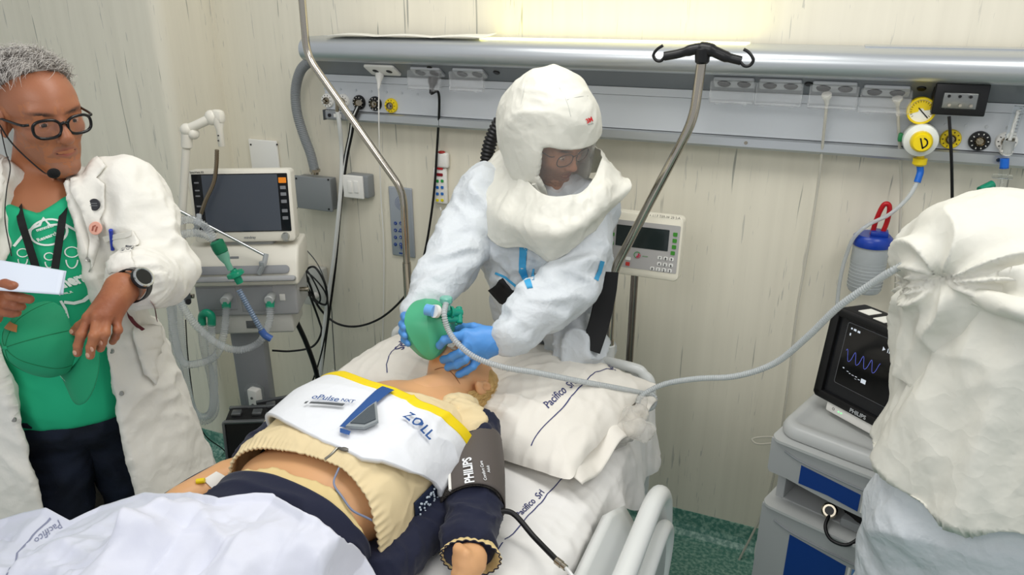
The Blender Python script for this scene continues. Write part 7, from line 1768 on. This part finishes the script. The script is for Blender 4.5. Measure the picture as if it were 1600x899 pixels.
hit_text('ICCS', CT1, (189, 397), (209, 392), mat('stitch_grey', '6a6c70', .6), P1, nf1, 0.007)
hit_poly(CT1, [(191, 392), (200, 384), (207, 389), (207, 390), (199, 387), (192, 393)], MATS['stitch_grey'], P1, nf1, 0.007, 'pocket_crest')
# shirt print
wp = mat('shirt_print', 'e6efe8', rough=0.7)
def arc_px(cx, cy, rx, ry, a0, a1, n=26, rot=0): 
    o = []
    for k in range(n+1):
        a = math.radians(a0+(a1-a0)*k/n); x, y = rx*math.cos(a), -ry*math.sin(a); c, s_ = math.cos(rot), math.sin(rot); o.append((cx+x*c-y*s_, cy+x*s_+y*c))
    return o
hit_line(TS1, arc_px(76, 363, 29, 20, 0, 360, 30, -0.15), 0.004, wp, P1, nf1, 0.002, 'shirt_print')
hit_text('mmmh..', TS1, (58, 362), (84, 354), wp, P1, nf1, 0.002, bold=0.04)
hit_text('Research', TS1, (60, 378), (92, 366), wp, P1, nf1, 0.002, bold=0.03)
hit_line(TS1, [(22, 385), (36, 368), (52, 356), (62, 352), (68, 341), (78, 352), (100, 350), (118, 360), (132, 372)], 0.005, wp, P1, nf1, 0.002, 'shirt_print')
hit_line(TS1, [(100, 472), (115, 474), (130, 470), (140, 462)], 0.007, wp, P1, nf1, 0.002, 'shirt_print')
hit_line(TS1, [(95, 470), (102, 482), (106, 496), (104, 500)], 0.005, wp, P1, nf1, 0.002, 'shirt_print')
t_ = hit_text('chers', TS1, (93, 452), (139, 438), wp, P1, nf1, 0.002, bold=0.05, tall=1.35)
hit_text('pienza_R', TS1, (93, 461), (114, 457), wp, P1, nf1, 0.002, bold=0.03)
# plain bearded busts on the print, kept generic
for cx, cy, k in ((112, 400, 1.0), (77, 405, 0.7), (36, 400, 0.8)):
    hit_line(TS1, arc_px(cx, cy-6*k, 11*k, 8*k, 0, 360, 16), 0.0022, wp, P1, nf1, 0.002, 'shirt_print')
    hit_line(TS1, arc_px(cx, cy+6*k, 9*k, 13*k, 180, 360, 12), 0.0022, wp, P1, nf1, 0.002, 'shirt_print')
# lanyard
lan = mat('lanyard_black', '0c0c0e', 0.7)
for pxs in ([(18, 255), (22, 290), (32, 340), (44, 380), (56, 418)], [(107, 262), (103, 300), (97, 345), (92, 380), (86, 420)]):
    pts = [hit(TS1, *q, off=0.012) for q in pxs]; MB().add(*strap(interp(pts, 5), 0.0085, 0.002, -_cf)).build('lanyard', lan, P1, angle=30)
# second lanyard hanging out of the side pocket
lm = mat('lanyard_maroon', '5c1a20', 0.6)
for pxs in ([(192, 474), (200, 490), (210, 505), (224, 516)], [(236, 472), (244, 484), (250, 496)]):
    pts = [hit(CT1, *q, off=0.022) for q in pxs]; MB().add(*strap(interp(pts, 5), 0.0045, 0.002, -_cf)).build('maroon_strap', lm, P1, angle=30)
# hanging left hand with watch
msk = mat('skin_hand', manskin, rough=0.45, sss=0.06, bump=('noise', 130, 0.3, 0.003), vary=(18, '93573a', 0.4, 0.62))
hk = [D3(139, 497, 1.475), D3(153, 494, 1.47), D3(167, 494, 1.48), D3(181, 497, 1.50)]
Wf = D3(190, 452, 1.53)
pl1 = [(Wf+A((0, 0, .004)), hk[0], 0.026, 0.0125), (Wf, hk[1], 0.027, 0.0135), (Wf, hk[2], 0.027, 0.013), (Wf-A((0, 0, .006)), hk[3], 0.025, 0.012), (D3(215, 446, 1.60), Wf, 0.033, 0.028)]
fg1 = [([hk[0], D3(127, 523, 1.46), D3(122, 540, 1.465), D3(121, 552, 1.475)], 0.0100, 0.0082), ([hk[1], D3(147, 525, 1.455), D3(142, 543, 1.46), D3(141, 556, 1.47)], 0.0102, 0.0082),
       ([hk[2], D3(164, 521, 1.465), D3(160, 535, 1.475), D3(157, 545, 1.485)], 0.0098, 0.0078), ([hk[3], D3(184, 516, 1.49), D3(180, 527, 1.50), D3(176, 534, 1.51)], 0.0090, 0.0072),
       ([D3(160, 478, 1.50), D3(138, 500, 1.52), D3(124, 510, 1.525), D3(114, 519, 1.53)], 0.0120, 0.0085)]
kn = [(k, 0.010) for k in hk]
def hand1(P):
    d = fingers(P, pl1, fg1, 0.006, 0.014)
    for ch, r0, r1 in fg1[:4]:
        d = smin(d, np.linalg.norm(P-(ch[0]-A(_cf)*0.002), axis=1)-0.0085, 0.006); d = smin(d, np.linalg.norm(P-ch[1], axis=1)-(r0*0.97), 0.004)
    for k in hk: d = smin(d, cap(P, Wf-A(_cf)*0.018, k-A(_cf)*0.008, 0.004, 0.004), 0.006)
    return d
hn1 = blob('hand', hand1, D3(140, 530, 1.5)-A((.12, .12, .1)), D3(200, 450, 1.55)+A((.14, .14, .06)), 0.0028, msk, P1)
HN1 = bvh(hn1); nail = mat('nail', 'c99a80', 0.25, coat=0.3)
for ch, r0, r1 in fg1:
    tip = Vector(ch[-1]); dr = Vector(ch[-1]-ch[-2]).normalized(); h = HN1.ray_cast(tip-_cf*0.05, _cf)
    if h[0] is not None: MB().ell(h[0]-dr*0.002, (0.0048, 0.0062, 0.0012), Matrix([list(x) for x in basis(dr, -_cf)]), 12).build('nail', nail, hn1)
# watch
wc = Vector(D3(207, 446, 1.545)); fa1 = Vector(ElL1-WL1).normalized()
o1 = fa1.orthogonal().normalized(); o2 = fa1.cross(o1); wr = 0.0335; s = MB(); P_ = [wc+(o1*math.cos(a)+o2*math.sin(a))*wr for a in np.linspace(0, 2*PI, 33)[:-1]]
def wstrap():
    vs = []; fs = []; n = 32
    for a in np.linspace(0, 2*PI, n+1)[:-1]:
        d = o1*math.cos(a)+o2*math.sin(a)
        for w_, r in ((-0.011, 0), (-0.011, 0.003), (0.011, 0.003), (0.011, 0)): vs.append(wc+d*(wr+r)+fa1*w_)
    for i in range(n):
        for k in range(4): fs.append((i*4+k, i*4+(k+1) % 4, ((i+1) % n)*4+(k+1) % 4, ((i+1) % n)*4+k))
    return vs, fs
MB().add(*wstrap()).build('watch_strap', dark, P1, angle=30)
wd = (-_cf*0.8+_cr*0.5+Vector((0, 0, 0.15))); wd = (wd-fa1*wd.dot(fa1)*0.7).normalized(); wk = wc+wd*wr
MB().lathe([(0, 0.010), (0.0215, 0.010), (0.0235, 0.007), (0.0235, 0), (0.02, -0.002)], wk, wd, 28).build('watch_case', dark, P1)
MB().lathe([(0.0165, 0.0102), (0.0185, 0.0118), (0.0215, 0.0115), (0.0225, 0.0085)], wk, wd, 28).build('watch_bezel', mat('bezel_silver', 'bfc1bf', 0.2, 1.0), P1)
MB().lathe([(0, 0.0106), (0.0168, 0.0106)], wk, wd, 24).build('watch_dial', mat('dial_black', '0c1114', 0.08), P1)
bc = Vector(D3(190, 452, 1.53)); MB().ring([bc+fa1*0.004+(o1*math.cos(a)*0.030+o2*math.sin(a)*0.030) for a in np.linspace(0, 2*PI, 25)[:-1]], 0.0014, 6, closed=True).build('bracelet', mat('cord_brown', '4a3326', 0.7), P1)
# the hand holding the papers (only fingers in frame)
r0 = [D3(-6, 462, 1.42), D3(-6, 474, 1.42), D3(-6, 486, 1.42), D3(-8, 497, 1.43)]
pl2 = [(WR1, k, 0.028, 0.013) for k in r0]
fg2_ = [([r0[0], D3(16, 462, 1.385), D3(34, 466, 1.385), D3(46, 468, 1.39)], 0.0105, 0.0085), ([r0[1], D3(10, 475, 1.39), D3(24, 478, 1.395), D3(33, 479, 1.40)], 0.0108, 0.0085), ([r0[2], D3(8, 487, 1.40), D3(18, 489, 1.405), D3(26, 489, 1.41)], 0.0105, 0.0083),
        ([D3(-10, 450, 1.40), D3(8, 446, 1.37), D3(20, 448, 1.365)], 0.013, 0.010)]
blob('hand', lambda P: fingers(P, pl2, fg2_, 0.006, 0.012), D3(-10, 480, 1.4)-A((.14, .14, .08)), D3(10, 460, 1.4)+A((.14, .14, .08)), 0.0032, msk, P1)
# papers and cap held by the man
fold = [D3(-30, 402, 1.40), D3(99, 424, 1.40), D3(91, 461, 1.37), D3(-30, 452, 1.355)]
def sheetp(off, dz):
    def f(u, v):
        a, b, c, d = [p+A(_cf)*off for p in fold]; p = (a*(1-u)[:, None]+b*u[:, None])*(1-v)[:, None]+(d*(1-u)[:, None]+c*u[:, None])*v[:, None]
        return p+np.outer(np.sin(u*PI*1.5)*0.004+v*v*dz, -A(_cf))
    return f
PP = cloth('folded_papers', sheetp(0, 0.0), 16, 10, mat('paper_blueish', 'd3dae6', 0.6), None, None, 0.0012); setp(PP, 'folded white papers held by the man in the lab coat', 'papers')
cloth('lower_sheet', sheetp(0.006, -0.006), 16, 10, mat('paper_blueish2', 'c6cfdd', 0.6), PP, None, 0.0012)
CP = thing('green_cap', 'green baseball cap with a white strip on the brim, held upside down by the man', 'cap', D3(70, 540, 1.44))
capm = mat('cap_green', '118c60', rough=0.75, bump=('noise', 70, 0.15, 0.003))
cc_ = D3(60, 533, 1.53); cR = basis(tuple(_cr*0.30-_cu*0.93), tuple(-_cf*0.86-_cr*0.5+_cu*0.05))
def crown(P):
    q = (P-cc_) @ cR; d = ellip(q, (0, 0, -0.035), (0.068, 0.080, 0.096)); d = smax(d, -(q[:, 2]+0.035), 0.004)
    return d
cw_ = blob('crown', crown, cc_-0.16, cc_+0.16, 0.0045, capm, CP, lambda P, N: N*(perlin(P*10)*0.010+(creases(P, 9, 3)-.5)*0.006)[:, None])
def brim(u, v):
    a = (u-0.5)*PI*0.95; r = 0.0+v; x = 0.068*np.sin(a)*(1+0.18*v); y = 0.074*np.cos(a)+v*0.078*np.cos(a); z = -0.035-0.030*(x/0.07)**2*0.8-0.008*v
    return cc_+(np.stack([x, y, z], 1) @ cR.T)
br_ = cloth('brim', brim, 40, 12, capm, CP, None, 0.004)
CWT = bvh(cw_); BRT = bvh(br_)
for k in range(3):
    a = k*PI/3; pts = []
    for t_ in np.linspace(0.03, PI-0.03, 16):
        q = A((0.069*math.cos(t_)*math.cos(a), 0.081*math.cos(t_)*math.sin(a), -0.035+0.097*math.sin(t_))); p_ = Vector(cc_+cR @ q); h = CWT.find_nearest(p_); pts.append(h[0]+h[1]*0.0004)
    MB().tube(pts, 0.0007, 6, 3).build('crown_seam', mat('seam_green', '0b6a40', 0.8), cw_)
MB().ell(cc_+cR @ A((0, 0, 0.063)), (0.007, 0.007, 0.004)).build('crown_button', capm, CP)
hit_poly(CWT, [(10, 503), (28, 509), (27, 520), (8, 513)], mat('leather_patch', 'a8713f', 0.6), CP, nf1, 0.002, 'leather_patch', 0.01)
hit_poly(BRT, [(46, 598), (60, 599), (78, 590), (90, 578), (94, 583), (80, 596), (62, 604), (50, 602)], wp, CP, nf1, 0.004, 'white_strip', 0.01)
# ---------------------------------------------------------------- second hooded attendant, seen from behind at the right edge
P3 = thing('person', 'person seen from behind in a white hooded coverall with long cape, at the trolley', 'person', (0.38, -0.98, 0))
hC = D3(1562, 412, 1.46); gth = D3(1482, 440, 1.36)
w3 = lambda P, lo=7, am=0.03, se=0: (creases(P, lo, se, st=(1.2, 1.2, .5), warp=0.8)-.45)*am+(creases(P, lo*2.1, se+3, st=(1, 1, .6))-.5)*am*0.14
cape_ax = [D3(1545, 470, 1.47), D3(1530, 600, 1.52), D3(1520, 735, 1.56)]
FX = Vector((0.25, 0.95, 0)).normalized(); RB3 = basis(FX, (0, 0, 1))
c3a, c3b = A((0.445, -0.95, 1.50)), A((0.43, -0.93, 1.10))
def body3(P):
    d = cap(P, hC, c3b, 0.075, 0.13); d = smin(d, ellip(P, hC, (0.08, 0.09, 0.11)), 0.02)
    for dx in (-0.09, 0.09): d = smin(d, cap(P, c3b+A((dx, 0, -0.1)), (c3b[0]+dx, c3b[1]+0.02, 0.07), 0.08, 0.05), 0.03)
    for dx in (-0.12, 0.12): d = smin(d, chain(P, [c3a+RB3 @ A((dx, 0, -0.06)), c3a+RB3 @ A((dx*1.2, 0.10, -0.28)), c3a+RB3 @ A((dx*0.8, 0.30, -0.30))], [0.045, 0.04, 0.03]), 0.02)
    return d
blob('body', body3, (-0.1, -1.45, 0.0), (0.95, -0.45, 1.8), 0.014, MATS['skin_under'], P3)
def gather(P):
    """folds radiating from the tie at the nape"""
    q = P-gth; u = q @ A(_cr); v = q @ A(_cu); r = np.hypot(u, v); th = np.arctan2(v, u)
    a = np.abs(np.sin(th*5.5+perlin(P*9)*1.6+np.sin(th*3)*0.7)); return (1-a)**1.2*0.025*np.exp(-((r-0.085)/0.075)**2)-0.022*np.exp(-(r/0.022)**2)
def hood3(P):
    d = ellip(P, hC+A((0, 0, 0.0)), (0.158, 0.165, 0.145)); d = smin(d, ellip(P, D3(1458, 412, 1.47), (0.045, 0.06, 0.065)), 0.06)
    return smin(d, cap(P, hC+A((-0.02, 0, -0.06)), hC+A((-0.02, 0, -0.24)), 0.135, 0.125), 0.05)
blob('hood', hood3, hC-0.26, hC+0.26, 0.005, hoodm, P3, lambda P, N: N*(w3(P, 9, 0.022, 2)*np.clip((hC[2]+0.07-P[:, 2])/0.1, 0.3, 1)+gather(P)*1.1)[:, None])
capeC = [(1540, 455, 1.46), (1545, 600, 1.47), (1545, 738, 1.50)]
def skirt3(P):
    q = (P-c3a) @ RB3; k = np.clip(-(q[:, 2]+0.02)/0.42, 0, 1); sx_ = 0.160+0.115*k; sy_ = 0.140+0.085*k
    d = (np.sqrt((q[:, 0]/sx_)**2+(q[:, 1]/sy_)**2)-1)*sy_*0.92
    d = smin(d, cap(q, (-0.15, 0.03, -0.10), (-0.21, 0.10, -0.27), 0.075, 0.06), 0.05)
    tilt = -0.405+0.10*q[:, 0]+0.012*np.sin(q[:, 0]*18)
    return smax(smax(d, q[:, 2]-0.05, 0.02), tilt-q[:, 2], 0.004)
def sk_disp(P, N):
    q = (P-c3a) @ RB3; th = np.arctan2(q[:, 1], q[:, 0]); k = np.clip(-q[:, 2]/0.4, 0, 1)
    return N*((creases(P, 5, 5, st=(1.7, 1.7, .32), warp=.7)-.45)*0.026+(creases(P, 9, 2, st=(1, 1, .8), warp=.8)-.5)*0.007+gather(P)+0.012*k*np.sin(th*9+perlin(P*4)*2))[:, None]
sk3 = blob('cape', skirt3, c3a-A((.4, .4, .55)), c3a+A((.4, .4, .15)), 0.006, hoodm, P3, sk_disp)
# rolled edge of the hood tied across the nape
def tie(name, pts, rads, se):
    PP_ = [D3(*p) for p in pts]; al = np.array(PP_); e = 0.09
    blob(name, lambda P: chain(P, PP_, rads), al.min(0)-e, al.max(0)+e, 0.0045, hoodm, P3, lambda P, N: N*(w3(P, 12, 0.016, se))[:, None])
SK3 = bvh(sk3)
tp = [hit(SK3, *q, off=0.006) for q in ((1482, 446), (1500, 446), (1530, 456), (1562, 470), (1595, 484), (1640, 500), (1680, 515))]
tp = [A(p) for p in tp if p is not None]; al = np.array(tp)
blob('tie_band', lambda P: chain(P, tp, [0.005, 0.012, 0.016, 0.017, 0.018, 0.018, 0.018][:len(tp)]), al.min(0)-.06, al.max(0)+.06, 0.0045, hoodm, P3, lambda P, N: N*((creases(P, 9, 1, st=(.5, 1, 1.6))-.4)*0.018)[:, None])
def suit3(P):
    d = ellip(P, c3b+A((0.02, 0.0, -0.12)), (0.215, 0.19, 0.26))
    d = smin(d, ellip(P, D3(1425, 800, 1.60), (0.08, 0.10, 0.12)), 0.06)
    for dx in (-0.10, 0.10): d = smin(d, cap(P, c3b+A((dx, 0, -0.28)), (c3b[0]+dx, c3b[1]+0.02, 0.08), 0.13, 0.085), 0.05)
    for dx in (-0.12, 0.12): d = smin(d, chain(P, [c3a+RB3 @ A((dx, 0, -0.06)), c3a+RB3 @ A((dx*1.0, 0.16, -0.28)), c3a+RB3 @ A((dx*0.8, 0.32, -0.30))], [0.05, 0.06, 0.05]), 0.02)
    return d
blob('coverall', suit3, (-0.12, -1.5, 0.0), (1.0, -0.4, 1.55), 0.008, suitm, P3, lambda P, N: N*((creases(P, 5, 9, st=(1, 1, 1.3), warp=.7)-.45)*0.036+(creases(P, 11, 2, warp=.8)-.5)*0.005)[:, None])
